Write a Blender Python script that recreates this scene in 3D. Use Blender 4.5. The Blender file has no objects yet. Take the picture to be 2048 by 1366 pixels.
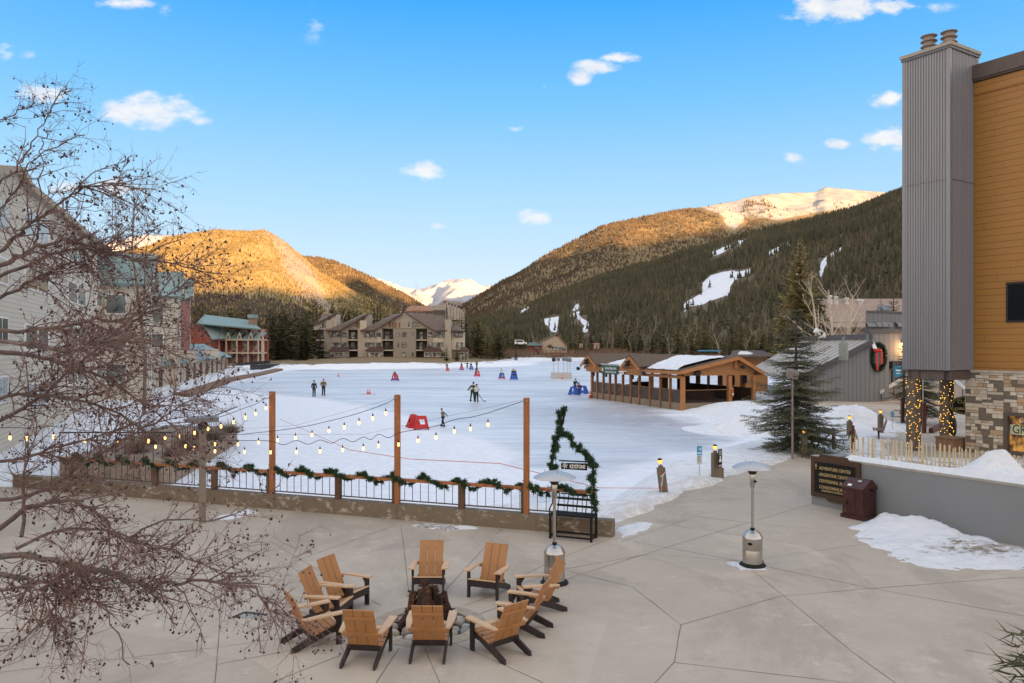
import bpy, bmesh, math, random
import numpy as np
from mathutils import Vector, Matrix
from mathutils.geometry import tessellate_polygon
R = math.radians
rng = random.Random(7)
nrg = np.random.default_rng(11)
scene = bpy.context.scene
COL = scene.collection
F, HZ, CX, CAMZ = 1550.0, 690.0, 1024.0, 4.7     # focal length and horizon in photo pixels, eye height in metres
ICE = -0.9

def G(px, py, z=0.0):
    """the world point at height z that the photograph shows at (px, py)"""
    Y = F * (CAMZ - z) / (py - HZ)
    return Vector(((px - CX) / F * Y, Y, z))

def D(px, py, Y):
    """the world point at distance Y that the photograph shows at (px, py)"""
    return Vector(((px - CX) / F * Y, Y, CAMZ + (HZ - py) / F * Y))

# ------------------------------------------------------------------ mesh builder
class MB:
    def __init__(s):
        s.v = []; s.f = []; s.m = []
    def add(s, vs, fs, mi=0):
        n = len(s.v)
        s.v.extend([tuple(p) for p in vs])
        s.f.extend([tuple(i + n for i in f) for f in fs])
        s.m.extend([mi] * len(fs))
        return s
    def box(s, c, d, rz=0.0, mi=0, M=None):
        hx, hy, hz = d[0] / 2, d[1] / 2, d[2] / 2
        pts = [Vector((x, y, z)) for z in (-hz, hz) for y in (-hy, hy) for x in (-hx, hx)]
        T = Matrix.Rotation(rz, 3, 'Z') if M is None else M
        c = Vector(c)
        return s.add([c + T @ p for p in pts], [(0, 2, 3, 1), (4, 5, 7, 6), (0, 1, 5, 4), (2, 6, 7, 3), (0, 4, 6, 2), (1, 3, 7, 5)], mi)
    def span(s, lo, hi, mi=0):
        lo = Vector(lo); hi = Vector(hi)
        return s.box((lo + hi) / 2, hi - lo, mi=mi)
    def bar(s, a, b, w, h, up=(0, 0, 1), mi=0):
        a = Vector(a); b = Vector(b); d = b - a; L = d.length
        if L < 1e-6: return s
        y = d / L; u = Vector(up); x = y.cross(u)
        if x.length < 1e-4: x = y.cross(Vector((1, 0, 0)))
        x.normalize(); z = x.cross(y)
        M = Matrix((x, y, z)).transposed()
        return s.box((a + b) / 2, (w, L, h), M=M, mi=mi)
    def tube(s, pts, rad, n=6, mi=0, cap=True):
        pts = [Vector(p) for p in pts]
        if not hasattr(rad, '__len__'): rad = [rad] * len(pts)
        base = len(s.v); prev = None
        for i, p in enumerate(pts):
            d = (pts[min(i + 1, len(pts) - 1)] - pts[max(i - 1, 0)])
            if d.length < 1e-9: d = Vector((0, 0, 1))
            d.normalize()
            x = d.cross(Vector((0, 0, 1)) if abs(d.z) < .9 else Vector((1, 0, 0))) if prev is None else prev - d * prev.dot(d)
            if x.length < 1e-6: x = d.orthogonal()
            x.normalize(); prev = x; y = d.cross(x)
            for k in range(n):
                a = 2 * math.pi * k / n
                s.v.append(tuple(p + (x * math.cos(a) + y * math.sin(a)) * rad[i]))
        for i in range(len(pts) - 1):
            for k in range(n):
                k2 = (k + 1) % n; b = base + i * n
                s.f.append((b + k, b + k2, b + n + k2, b + n + k)); s.m.append(mi)
        if cap:
            s.f.append(tuple(base + k for k in reversed(range(n)))); s.m.append(mi)
            b = base + (len(pts) - 1) * n
            s.f.append(tuple(b + k for k in range(n))); s.m.append(mi)
        return s
    def lathe(s, prof, n=24, c=(0, 0, 0), mi=0, cap=True):
        c = Vector(c); base = len(s.v)
        for r, z in prof:
            for k in range(n):
                a = 2 * math.pi * k / n
                s.v.append((c.x + r * math.cos(a), c.y + r * math.sin(a), c.z + z))
        for i in range(len(prof) - 1):
            for k in range(n):
                k2 = (k + 1) % n; b = base + i * n
                s.f.append((b + k, b + k2, b + n + k2, b + n + k)); s.m.append(mi)
        if cap:
            s.f.append(tuple(base + k for k in reversed(range(n)))); s.m.append(mi)
            b = base + (len(prof) - 1) * n
            s.f.append(tuple(b + k for k in range(n))); s.m.append(mi)
        return s
    def prism(s, poly, off, mi=0):
        """closed polygon (3D points) pushed along off"""
        off = Vector(off); P = [Vector(p) for p in poly]; n = len(P)
        fs = [tuple(range(n)), tuple(range(2 * n - 1, n - 1, -1))] + [(i, n + i, n + (i + 1) % n, (i + 1) % n) for i in range(n)]
        return s.add(P + [p + off for p in P], fs, mi)
    def quad(s, a, b, c, d, mi=0):
        return s.add([a, b, c, d], [(0, 1, 2, 3)], mi)
    def slab(s, a, b, c, d, t, mi=0):
        """a quad with thickness t below it"""
        a, b, c, d = map(Vector, (a, b, c, d)); n = (b - a).cross(d - a).normalized() * t
        return s.prism([a, b, c, d], -n, mi)
    def mesh(s, name, mats, smooth=False, shift=None):
        me = bpy.data.meshes.new(name)
        v = s.v if shift is None else [(p[0] - shift[0], p[1] - shift[1], p[2] - shift[2]) for p in s.v]
        me.from_pydata(v, [], s.f)
        ms = mats if isinstance(mats, (list, tuple)) else [mats]
        for m in ms: me.materials.append(m)
        if len(ms) > 1: me.polygons.foreach_set('material_index', s.m)
        me.update()
        bm = bmesh.new(); bm.from_mesh(me); bmesh.ops.recalc_face_normals(bm, faces=bm.faces); bm.to_mesh(me); bm.free()
        if smooth:
            me.polygons.foreach_set('use_smooth', [True] * len(me.polygons))
            try: me.set_sharp_from_angle(angle=R(40))
            except Exception: pass
        return me

def link(o): COL.objects.link(o); return o
def tag(o, label=None, cat=None, group=None, kind=None):
    if label: o['label'] = label
    if cat: o['category'] = cat
    if group: o['group'] = group
    if kind: o['kind'] = kind
    return o
def thing(name, label, cat, loc=(0, 0, 0), rz=0.0, group=None):
    o = link(bpy.data.objects.new(name, None)); o.location = loc; o.rotation_euler = (0, 0, rz)
    o.empty_display_size = .2
    return tag(o, label, cat, group)
def wloc(o):
    p = Vector(o.location)
    return p if o.parent is None else p + wloc(o.parent)
def part(parent, name, mb, m, world=False, smooth=False, label=None):
    """one mesh under its thing; world=True when mb holds world coordinates (only for things that are not rotated)"""
    me = mb.mesh(name, m, smooth, shift=wloc(parent) if world else None)
    o = link(bpy.data.objects.new(name, me)); o.parent = parent
    if label: o['label'] = label
    return o
def solo(name, mb, m, label=None, cat=None, group=None, kind=None, smooth=False, loc=None, world=True):
    me = mb.mesh(name, m, smooth, shift=loc if (loc is not None and world) else None)
    o = link(bpy.data.objects.new(name, me))
    if loc is not None: o.location = loc
    return tag(o, label, cat, group, kind)
def copy_tree(o, parent=None):
    c = o.copy(); link(c)
    if parent is not None: c.parent = parent
    for ch in list(o.children): copy_tree(ch, c)
    return c
def npmesh(name, V, Fq, m, smooth=True, attrs=None):
    """numpy verts (n,3) + faces (m,3|4) -> object"""
    me = bpy.data.meshes.new(name); V = np.asarray(V, np.float32); Fq = np.asarray(Fq, np.int32)
    k = Fq.shape[1]
    me.vertices.add(len(V)); me.vertices.foreach_set('co', V.ravel())
    me.loops.add(Fq.size); me.loops.foreach_set('vertex_index', Fq.ravel())
    me.polygons.add(len(Fq)); me.polygons.foreach_set('loop_start', np.arange(len(Fq), dtype=np.int32) * k)
    me.polygons.foreach_set('use_smooth', np.full(len(Fq), smooth))
    me.update(calc_edges=True)
    for an, av in (attrs or {}).items():
        a = me.attributes.new(an, 'FLOAT', 'POINT'); a.data.foreach_set('value', np.asarray(av, np.float32))
    for mm in (m if isinstance(m, (list, tuple)) else [m]): me.materials.append(mm)
    me.validate()
    return link(bpy.data.objects.new(name, me))
def gridfaces(nr, nc):
    i = np.arange(nr - 1)[:, None] * nc + np.arange(nc - 1)[None, :]
    return np.stack([i, i + 1, i + nc + 1, i + nc], -1).reshape(-1, 4)

# ------------------------------------------------------------------ noise / polygons in numpy
_perm = np.random.default_rng(3).random((256, 256))
def vnoise(x, y):
    xi = np.floor(x).astype(int); yi = np.floor(y).astype(int); fx = x - xi; fy = y - yi
    fx = fx * fx * (3 - 2 * fx); fy = fy * fy * (3 - 2 * fy)
    g = lambda a, b: _perm[a % 256, b % 256]
    return (g(xi, yi) * (1 - fx) + g(xi + 1, yi) * fx) * (1 - fy) + (g(xi, yi + 1) * (1 - fx) + g(xi + 1, yi + 1) * fx) * fy
def fbm(x, y, o=4, gain=.5):
    t = 0; a = 1; s = 0
    for k in range(o):
        t = t + a * vnoise(x * 2 ** k + 17.3 * k, y * 2 ** k + 9.1 * k); s += a; a *= gain
    return t / s - .5
def sdist(x, y, poly):
    """signed distance to a polygon, positive inside"""
    P = np.asarray([(p[0], p[1]) for p in poly], float); d = np.full(np.shape(x), 1e9); ins = np.zeros(np.shape(x), bool)
    for i in range(len(P)):
        a = P[i]; b = P[(i + 1) % len(P)]; e = b - a
        t = np.clip(((x - a[0]) * e[0] + (y - a[1]) * e[1]) / (e @ e + 1e-12), 0, 1)
        d = np.minimum(d, np.hypot(x - a[0] - t * e[0], y - a[1] - t * e[1]))
        c = ((a[1] > y) != (b[1] > y)) & (x < (b[0] - a[0]) * (y - a[1]) / (b[1] - a[1] + 1e-12) + a[0])
        ins ^= c
    return np.where(ins, d, -d)
def sstep(a, b, x):
    t = np.clip((x - a) / (b - a), 0, 1); return t * t * (3 - 2 * t)

# ------------------------------------------------------------------ materials
class NT:
    def __init__(s, nt): s.t = nt
    def n(s, typ, ins=None, **kw):
        o = s.t.nodes.new(typ)
        for k, v in kw.items(): setattr(o, k, v)
        for k, v in (ins or {}).items():
            if hasattr(v, 'bl_rna') and isinstance(v, bpy.types.NodeSocket): s.t.links.new(v, o.inputs[k])
            else:
                if isinstance(v, tuple) and len(v) == 3 and o.inputs[k].type == 'RGBA': v = (*v, 1)
                o.inputs[k].default_value = v
        return o
    def math(s, op, a, b=0.0, c=None, clamp=False):
        o = s.n('ShaderNodeMath', {0: a, 1: b}, operation=op, use_clamp=clamp)
        if c is not None:
            if isinstance(c, bpy.types.NodeSocket): s.t.links.new(c, o.inputs[2])
            else: o.inputs[2].default_value = c
        return o.outputs[0]
    def mix(s, f, a, b, blend='MIX'):
        o = s.n('ShaderNodeMix', data_type='RGBA', blend_type=blend)
        for k, v in ((0, f), (6, a), (7, b)):
            if isinstance(v, bpy.types.NodeSocket): s.t.links.new(v, o.inputs[k])
            else: o.inputs[k].default_value = (*v, 1) if isinstance(v, tuple) else v
        return o.outputs[2]
    def noise(s, vec, scale, detail=4, rough=.55, dist=0.0):
        return s.n('ShaderNodeTexNoise', {'Vector': vec, 'Scale': scale, 'Detail': detail, 'Roughness': rough, 'Distortion': dist}).outputs['Fac']
    def ramp(s, f, stops, interp='LINEAR'):
        o = s.n('ShaderNodeValToRGB', {'Fac': f}); r = o.color_ramp; r.interpolation = interp
        while len(r.elements) < len(stops): r.elements.new(.5)
        for e, (p, c) in zip(r.elements, stops):
            e.position = p; e.color = (*c, 1) if isinstance(c, tuple) else (c, c, c, 1)
        return o.outputs['Color']
    def sep(s, v): return s.n('ShaderNodeSeparateXYZ', {0: v}).outputs
    def vec(s, x, y, z): return s.n('ShaderNodeCombineXYZ', {0: x, 1: y, 2: z}).outputs[0]
    def mapping(s, v, sc=(1, 1, 1), rot=(0, 0, 0), loc=(0, 0, 0)):
        return s.n('ShaderNodeMapping', {'Vector': v, 'Scale': sc, 'Rotation': rot, 'Location': loc}).outputs[0]

def newmat(name):
    m = bpy.data.materials.new(name); m.use_nodes = True; t = m.node_tree; N = NT(t)
    b = t.nodes['Principled BSDF']
    N.bsdf = b; N.tc = N.n('ShaderNodeTexCoord'); N.obj = N.tc.outputs['Object']
    def setp(**kw):
        for k, v in kw.items():
            k = {'col': 'Base Color', 'rough': 'Roughness', 'metal': 'Metallic', 'normal': 'Normal', 'spec': 'Specular IOR Level', 'emit': 'Emission Color', 'estr': 'Emission Strength', 'trans': 'Transmission Weight', 'alpha': 'Alpha'}[k]
            if isinstance(v, bpy.types.NodeSocket): t.links.new(v, b.inputs[k])
            else: b.inputs[k].default_value = (*v, 1) if isinstance(v, tuple) and len(v) == 3 else v
    N.set = setp
    def bump(h, strength=.3, dist=.02):
        t.links.new(N.n('ShaderNodeBump', {'Height': h, 'Strength': strength, 'Distance': dist}).outputs[0], b.inputs['Normal'])
    N.bump = bump
    return m, N

def mat(name, col, rough=.7, var=.12, scale=4.0, col2=None, bump=0.0, bscale=30.0, metal=0.0, spec=.4, stretch=None, bdist=.02):
    m, N = newmat(name)
    v = N.obj if stretch is None else N.mapping(N.obj, stretch)
    n = N.noise(v, scale, 5, .6)
    lo = tuple(c * (1 - var) for c in col); hi = col2 or tuple(min(1, c * (1 + var)) for c in col)
    N.set(col=N.mix(N.ramp(n, [(.3, 0.0), (.7, 1.0)]), lo, hi), rough=rough, metal=metal, spec=spec)
    if bump: N.bump(N.noise(v, bscale, 4), bump, bdist)
    return m
def glow(name, col, strength):
    m, N = newmat(name); N.set(col=(.02, .02, .02), emit=col, estr=strength); return m

def text_obj(parent, name, body, size, loc, rot, m, align='CENTER', extrude=.002, mscale=1.0, bold=0.0):
    cu = bpy.data.curves.new(name, 'FONT'); cu.body = body; cu.size = size; cu.align_x = align; cu.align_y = 'CENTER'; cu.extrude = extrude; cu.offset = bold
    cu.resolution_u = 3
    tmp = bpy.data.objects.new(name, cu); me = bpy.data.meshes.new_from_object(tmp); bpy.data.objects.remove(tmp); bpy.data.curves.remove(cu)
    me.materials.clear(); me.materials.append(m); me.name = name
    o = link(bpy.data.objects.new(name, me)); o.location = loc; o.rotation_euler = rot; o.scale = (mscale, 1, 1)
    if parent is not None: o.parent = parent
    return o
# ------------------------------------------------------------------ camera, sun, sky
cam = bpy.data.cameras.new('camera'); camo = link(bpy.data.objects.new('camera', cam))
camo.location = (0, 0, CAMZ); camo.rotation_euler = (R(90), 0, 0)
cam.sensor_width = 36.0; cam.lens = F / 2048 * 36.0; cam.shift_y = 7 / 2048
cam.clip_end = 60000; cam.clip_start = .05
scene.camera = camo
SUN_EL, SUN_AZ = R(4.0), R(25)                      # low sun behind the viewer, to the right
SUN = Vector((math.sin(SUN_AZ) * math.cos(SUN_EL), -math.cos(SUN_AZ) * math.cos(SUN_EL), math.sin(SUN_EL)))
sl = bpy.data.lights.new('sun', 'SUN'); sl.energy = 5.0; sl.angle = R(.35); sl.color = (1.0, .56, .22)
so = link(bpy.data.objects.new('sun', sl)); so.rotation_euler = SUN.to_track_quat('Z', 'Y').to_euler(); so.location = (0, -50, 60)
vs = scene.view_settings; vs.view_transform = 'Standard'; vs.look = 'None'; vs.gamma = 1; vs.exposure = 2.0
vs.use_curve_mapping = False

def build_world():
    w = bpy.data.worlds.new('World'); scene.world = w; w.use_nodes = True; t = w.node_tree; N = NT(t)
    bg = t.nodes['Background']
    tc = N.n('ShaderNodeTexCoord'); d = tc.outputs['Generated']; x, y, z = N.sep(d)
    sky = N.n('ShaderNodeTexSky', sky_type='NISHITA', sun_disc=False, sun_elevation=SUN_EL, sun_rotation=math.pi - SUN_AZ, altitude=2800.0, air_density=1.0, dust_density=.6, ozone_density=1.5)
    # colours of the clear evening sky by elevation (measured sine of elevation), on the side away from the sun
    front = N.ramp(N.math('MULTIPLY', z, 2.0), [(0.0, (.84, .87, .90)), (.17, (.67, .82, .96)), (.37, (.44, .73, .98)), (.60, (.19, .575, 1.0)), (.81, (.052, .42, 1.0)), (1.0, (.04, .34, .88))])
    # unseen sky on the sun's side, made bright and warm-white to fill the plaza
    back = N.ramp(z, [(0.0, (2.5, 1.9, 1.25)), (.25, (1.9, 1.62, 1.32)), (.6, (1.3, 1.27, 1.27)), (1.0, (.75, .86, 1.05))])
    t_ = N.math('SMOOTHSTEP', y, 0) if False else N.n('ShaderNodeMapRange', {0: N.math('SUBTRACT', y, N.math('MULTIPLY', z, .9)), 1: -.35, 2: .5, 3: 1.0, 4: 0.0}, interpolation_type='SMOOTHSTEP').outputs[0]
    grad = N.mix(t_, front, back)
    # clouds: soft masses at infinity, placed by direction
    u = N.math('DIVIDE', x, N.math('MAXIMUM', y, .05)); v = N.math('DIVIDE', z, N.math('MAXIMUM', y, .05))
    uv = N.vec(u, v, 0.0)
    n1 = N.n('ShaderNodeTexNoise', {'Vector': N.mapping(uv, (1, 1.7, 1)), 'Scale': 26.0, 'Detail': 6.0, 'Roughness': .6}).outputs['Fac']
    blobs = [(305, 222, 108, 40, 1.0), (265, 235, 68, 26, 1.0), (340, 215, 70, 24, .9), (405, 243, 26, 14, .6), (85, 186, 60, 21, 1.0), (235, 370, 56, 23, 1.0), (120, 378, 50, 20, .75),
             (1192, 134, 56, 17, 1.0), (1158, 152, 30, 20, .95), (1238, 116, 44, 13, .9), (848, 342, 50, 24, .9), (1072, 435, 42, 19, .9), (1680, 15, 110, 34, 1.0), (1770, 12, 60, 22, .8), (1620, 32, 60, 22, .8),
             (1775, 200, 40, 20, .9), (1778, 278, 58, 30, 1.0), (1672, 288, 34, 12, .7), (1582, 320, 32, 16, .6), (1830, 15, 90, 14, .35), (250, 8, 90, 12, .5), (65, 110, 28, 12, .4), (5, 100, 25, 24, .45), (330, 15, 24, 18, .4), (630, 48, 36, 40, .22),
             (1045, 258, 34, 7, .4), (875, 452, 24, 9, .35), (1090, 172, 10, 7, .4)]
    acc = None
    for px, py, rx, ry, a in blobs:
        dv = N.n('ShaderNodeVectorMath', {0: N.mapping(uv, (F / rx, F / ry, 1), loc=(-(px - CX) / rx, -(HZ - py) / ry, 0))}, operation='LENGTH').outputs['Value']
        m_ = N.math('MULTIPLY', N.math('SUBTRACT', 1.15, dv), a)
        acc = m_ if acc is None else N.math('MAXIMUM', acc, m_)
    dens = N.math('ADD', acc, N.math('MULTIPLY', N.math('SUBTRACT', n1, .52), 2.6))
    dens = N.n('ShaderNodeMapRange', {0: dens, 1: 0.02, 2: .85, 3: 0.0, 4: .96}, interpolation_type='SMOOTHSTEP').outputs[0]
    dens = N.math('MULTIPLY', dens, N.n('ShaderNodeMapRange', {0: acc, 1: -.05, 2: .3, 3: 0.0, 4: 1.0}, interpolation_type='SMOOTHSTEP').outputs[0])
    dens = N.math('MULTIPLY', dens, N.math('GREATER_THAN', y, .06))
    shade = N.ramp(N.noise(N.mapping(uv, (1, 2, 1), loc=(0, .01, 0)), 30.0, 4), [(.35, (.80, .84, .92)), (.65, (1.0, .98, .96))])
    colr = N.mix(dens, grad, shade)
    # sky texture carries part of the light, scaled like the gradient
    nis = N.n('ShaderNodeMix', {0: .05, 6: colr, 7: N.n('ShaderNodeVectorMath', {0: sky.outputs[0], 1: (.5, .5, .5)}, operation='MULTIPLY').outputs[0]}, data_type='RGBA').outputs[2]
    # the gradient is in display units: divide by the exposure gain
    out = N.n('ShaderNodeVectorMath', {0: nis, 3: SKY_GAIN}, operation='SCALE').outputs[0]
    t.links.new(out, bg.inputs['Color']); bg.inputs['Strength'].default_value = .15
SKY_GAIN = 1 / (2 ** vs.exposure) / .15
build_world()

# ------------------------------------------------------------------ ground, lake ice, plaza, snow
def px_poly(pts, z): return [G(a, b, z) for a, b in pts]
WALL_A = G(1225, 1075); WALL_B = G(437, 1009); WALL_C = Vector((-16.5, 25.6, 0))     # curb wall line along the lake
LAKE = px_poly([(1200, 1040), (1235, 1000), (1300, 955), (1380, 932), (1470, 908), (1545, 885), (1520, 862), (1440, 842), (1365, 822)], ICE)
LAKE += [Vector((24, 70, 0)), Vector((34, 95, 0)), Vector((52, 150, 0)), Vector((60, 210, 0))]
LAKE += px_poly([(1330, 722.5), (1066, 722), (1060, 730), (1000, 733.5), (950, 734.5), (860, 736.5), (700, 739), (600, 738), (563, 741), (500, 754), (420, 772), (350, 800), (250, 860)], ICE)
LAKE += [Vector((-19, 27.5, 0)), WALL_C + Vector((0, .3, 0)), WALL_B + Vector((0, .3, 0))]
CLEAR1 = px_poly([(1225, 1079), (1262, 1066), (1310, 1036), (1400, 992), (1500, 957), (1560, 938), (1606, 925), (1622, 915)], 0)
CLEAR1 += [Vector((9.4, 24.4, 0)), Vector((13, 18.5, 0)), Vector((30, -10, 0)), Vector((-40, -10, 0)), Vector((-30, 22, 0)), WALL_C, WALL_B]
CLEAR2 = px_poly([(1540, 799), (1640, 800), (1740, 798)], 0) + [Vector((60, 70, 0)), Vector((60, 33, 0))] + px_poly([(1945, 912), (1815, 908), (1798, 892), (1837, 868), (1885, 853), (1790, 839), (1752, 826), (1734, 815), (1673, 812), (1540, 812)], 0)
MOUNDS = [  # px, py(base), height m, radius m : ploughed snow heaps
    (1500, 834, .60, 2.5), (1542, 836, .62, 2.6), (1455, 836, .42, 2.2), (1410, 830, .25, 2.0), (1585, 838, .5, 2.6), (1530, 855, .2, 2.6),
    (1700, 849, .70, 2.0), (1664, 852, .50, 2.0), (1736, 853, .5, 1.5), (1630, 858, .3, 2.2), (1690, 866, .2, 2.0),
    (1655, 808, .65, 2.2), (1690, 808, .75, 2.1), (1722, 806, .35, 1.6), (1620, 808, .5, 2.2),
    (1270, 1022, .18, .8), (1400, 968, .2, 1.2), (1340, 1000, .14, 1.0)]
MW = [(G(a, b, 0), h, r) for a, b, h, r in MOUNDS]

def terrain_h(X, Y):
    d = -sdist(X, Y, LAKE)                                   # positive on land
    near = sstep(120, 60, Y)
    w = 1.6 + 5.5 * sstep(30, 120, Y)
    top = -.12 * near + (1 - near) * .15
    h = ICE - .25 + (top - ICE + .25) * sstep(-.4, 1.0, d / w) 
    h = h + (fbm(X * .9, Y * .9, 5) * .18 + fbm(X * .2, Y * .2, 3) * .3) * sstep(0, 2, d) * (.5 + .5 * sstep(20, 60, Y))
    far = sstep(150, 200, Y)
    h = h + far * sstep(5, 40, d) * (.6 + 2.2 * fbm(X * .03 + 3, Y * .03, 3))
    snow = np.where(Y < 100, 1.0, np.clip(1.25 - d / 11 + fbm(X * .12, Y * .12, 3) * 1.2, 0, 1))
    for p, hh, r in MW:
        q = ((X - p.x) ** 2 + (Y - p.y) ** 2) / (r * r)
        h = h + hh * np.exp(-q * 1.5) * (1 + .55 * fbm(X * 1.2, Y * 1.2, 5))
    c = np.maximum(sdist(X, Y, CLEAR1), sdist(X, Y, CLEAR2))
    edge = c + fbm(X * 2.2, Y * 2.2, 4) * .30
    k = sstep(.05, -.75, edge)                              # 0 on the swept concrete
    right = (Y < 100)
    lift = .14 * sstep(0, -.9, edge) * (X > -5)
    h = np.where(right, (h + lift) * k + (-.30) * (1 - k), h)
    return h, snow, d, np.where(right, sstep(-2.6, -.4, edge) * k * .5, 0)

nr, nc = 430, 440
rows = 9.0 * (430 / 9.0) ** (np.arange(nr) / (nr - 1)); cols = np.linspace(-.92, 1.0, nc)
Yg, rg = np.meshgrid(rows, cols, indexing='ij'); Xg = rg * Yg
Hg, Sg, Dg, Eg = terrain_h(Xg, Yg)
m_ter, N = newmat('snowy_ground')
geo = N.n('ShaderNodeNewGeometry'); wp = geo.outputs['Position']
at = N.n('ShaderNodeAttribute', attribute_name='snow').outputs['Fac']
nz = N.noise(wp, .35, 6, .65)
snowf = N.ramp(N.math('ADD', at, N.math('MULTIPLY', N.math('SUBTRACT', nz, .5), 1.3)), [(.42, 0.0), (.55, 1.0)])
ad = N.n('ShaderNodeAttribute', attribute_name='dirt').outputs['Fac']; dirt = N.ramp(N.math('ADD', N.noise(wp, 2.4, 8, .76), N.math('MULTIPLY', ad, .30)), [(.52, 0.0), (.72, .85)])
grass = N.mix(N.noise(wp, .5, 6, .7), (.13, .09, .045), (.34, .25, .13))
snowc = N.mix(dirt, (.86, .88, .92), (.60, .54, .47))
N.set(col=N.mix(snowf, grass, snowc), rough=.75, spec=.3)
N.bump(N.math('ADD', N.noise(wp, 5.0, 7, .7), N.math('MULTIPLY', N.noise(wp, 1.6, 5), 2.0)), 1.0, .13)
ter = npmesh('terrain', np.stack([Xg, Yg, Hg], -1).reshape(-1, 3), gridfaces(nr, nc), m_ter, True, {'snow': Sg.ravel(), 'dirt': Eg.ravel()})
tag(ter, kind='structure')

# wide valley floor to the horizon
m_val, N = newmat('valley_floor'); wp = N.n('ShaderNodeNewGeometry').outputs['Position']
N.set(col=N.mix(N.ramp(N.noise(wp, .02, 8, .7), [(.5, 0.0), (.6, 1.0)]), N.mix(N.noise(wp, .3, 5), (.10, .07, .045), (.24, .18, .10)), (.8, .82, .86)), rough=.9)
g = MB(); S_ = 30000
g.quad((-S_, -S_, -1.9), (S_, -S_, -1.9), (S_, S_, -1.9), (-S_, S_, -1.9))
tag(solo('ground', g, m_val), kind='structure')

# lake ice
nr, nc = 260, 300
rows = 17.0 * (300 / 17.0) ** (np.arange(nr) / (nr - 1)); cols = np.linspace(-.8, .62, nc)
Yg, rg = np.meshgrid(rows, cols, indexing='ij'); Xg = rg * Yg
DUST = px_poly([(300, 770), (480, 783), (600, 792), (700, 806), (780, 828), (870, 855), (960, 880), (1060, 915), (1110, 960), (1120, 1100), (200, 1100), (200, 800)], ICE)
dd = sdist(Xg, Yg, DUST) + fbm(Xg * .25, Yg * .25, 4) * 5
dl = sdist(Xg, Yg, LAKE)
dust = np.clip(np.maximum(sstep(-.8, 1.0, dd) * .95, sstep(3.5, 0, dl + fbm(Xg * .5, Yg * .5, 3) * 4) * .9), 0, 1)
pA = G(1300, 850, ICE)
m_ice, N = newmat('lake_ice'); wp = N.n('ShaderNodeNewGeometry').outputs['Position']
at = N.n('ShaderNodeAttribute', attribute_name='snow').outputs['Fac']
st = N.noise(N.mapping(wp, (.05, .30, 1)), 3.0, 7, .65)
st2 = N.noise(N.mapping(wp, (.35, 1.1, 1), rot=(0, 0, .2)), 2.2, 7, .7)
patch = N.noise(N.mapping(wp, (.05, .11, 1)), 1.0, 4, .6)
clear = N.mix(N.ramp(st, [(.34, 0.0), (.66, 1.0)]), (.47, .49, .55), (.82, .83, .85))
clear = N.mix(N.ramp(patch, [(.46, 0.0), (.66, .8)]), clear, (.40, .39, .42))
scr = N.ramp(st2, [(.47, 0.0), (.66, .6)])
for rot_ in (.35, -.5, 1.2):
    ln_ = N.noise(N.mapping(wp, (.16, 5.5, 1), rot=(0, 0, rot_)), 1.0, 3, .6, .4); clear = N.mix(N.ramp(ln_, [(.60, 0.0), (.68, .55)]), clear, (.86, .87, .89))
dark_band = N.n('ShaderNodeAttribute', attribute_name='dark_band').outputs['Fac']; clear = N.mix(N.math('MULTIPLY', dark_band, N.ramp(st, [(.35, .2), (.65, .9)])), clear, (.30, .27, .28))  # darker brown-grey band across the ice in front of the pavilion
clear = N.mix(scr, clear, (.80, .82, .86))
N.set(col=N.mix(at, clear, N.mix(N.ramp(N.noise(wp, 2.5, 7, .7), [(.35, 0.0), (.65, 1.0)]), (.72, .75, .82), (.86, .88, .92))),
      rough=N.math('ADD', .38, N.math('MULTIPLY', at, .5)), spec=N.math('SUBTRACT', .38, N.math('MULTIPLY', at, .2)))
N.bump(N.math('ADD', N.noise(wp, 8, 6, .7), N.math('MULTIPLY', N.noise(wp, 1.3, 3), 2.5)), .35, .03)
ice = npmesh('lake_ice', np.stack([Xg, Yg, np.full_like(Xg, ICE) + dust * .02], -1).reshape(-1, 3), gridfaces(nr, nc), m_ice, True, {'snow': dust.ravel(), 'dark_band': (np.exp(-(((Xg - pA.x) * .9 + (Yg - pA.y) * .30) / 6.0) ** 2) * sstep(-4, 10, 75 - Yg) * sstep(30, 44, Yg) * sstep(0, 2, dl)).ravel()})
tag(ice, kind='structure')

# plaza concrete (with the fire-pit opening) and the path to the stairs
PIT = G(856, 1249)
m_con, N = newmat('plaza_concrete'); wp = N.n('ShaderNodeNewGeometry').outputs['Position']
big = N.noise(wp, .45, 5, .6); mid = N.noise(wp, 2.6, 7, .68); fine = N.noise(wp, 60, 3, .6)
spots = N.ramp(N.noise(wp, 7.0, 2, .5), [(.70, 0.0), (.76, .35)])
c = N.mix(N.ramp(big, [(.3, 0.0), (.7, 1.0)]), (.375, .312, .243), (.47, .40, .325))
c = N.mix(N.ramp(mid, [(.35, 0.0), (.72, .55)]), c, (.315, .265, .215))
c = N.mix(N.ramp(fine, [(.42, 0.0), (.60, .45)]), c, (.54, .47, .39))
c = N.mix(spots, c, (.25, .21, .175))
damp = N.ramp(N.math('ADD', N.noise(N.mapping(wp, (1, .55, 1)), .32, 6, .72, .6), 0.0), [(.50, 0.0), (.57, .42), (.75, .6)])
c = N.mix(damp, c, (.27, .23, .19))
slab = N.n('ShaderNodeTexVoronoi', {'Vector': wp, 'Scale': .23}, voronoi_dimensions='2D').outputs['Color']
c = N.mix(.20, c, N.mix(N.sep(slab)[0], (.22, .18, .14), (.66, .57, .46)))
salt = N.ramp(N.noise(wp, 1.1, 9, .8), [(.57, 0.0), (.68, .7)])
c = N.mix(salt, c, (.56, .51, .45))
N.set(col=c, rough=N.math('ADD', .62, N.math('MULTIPLY', mid, .25)), spec=.35)
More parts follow.
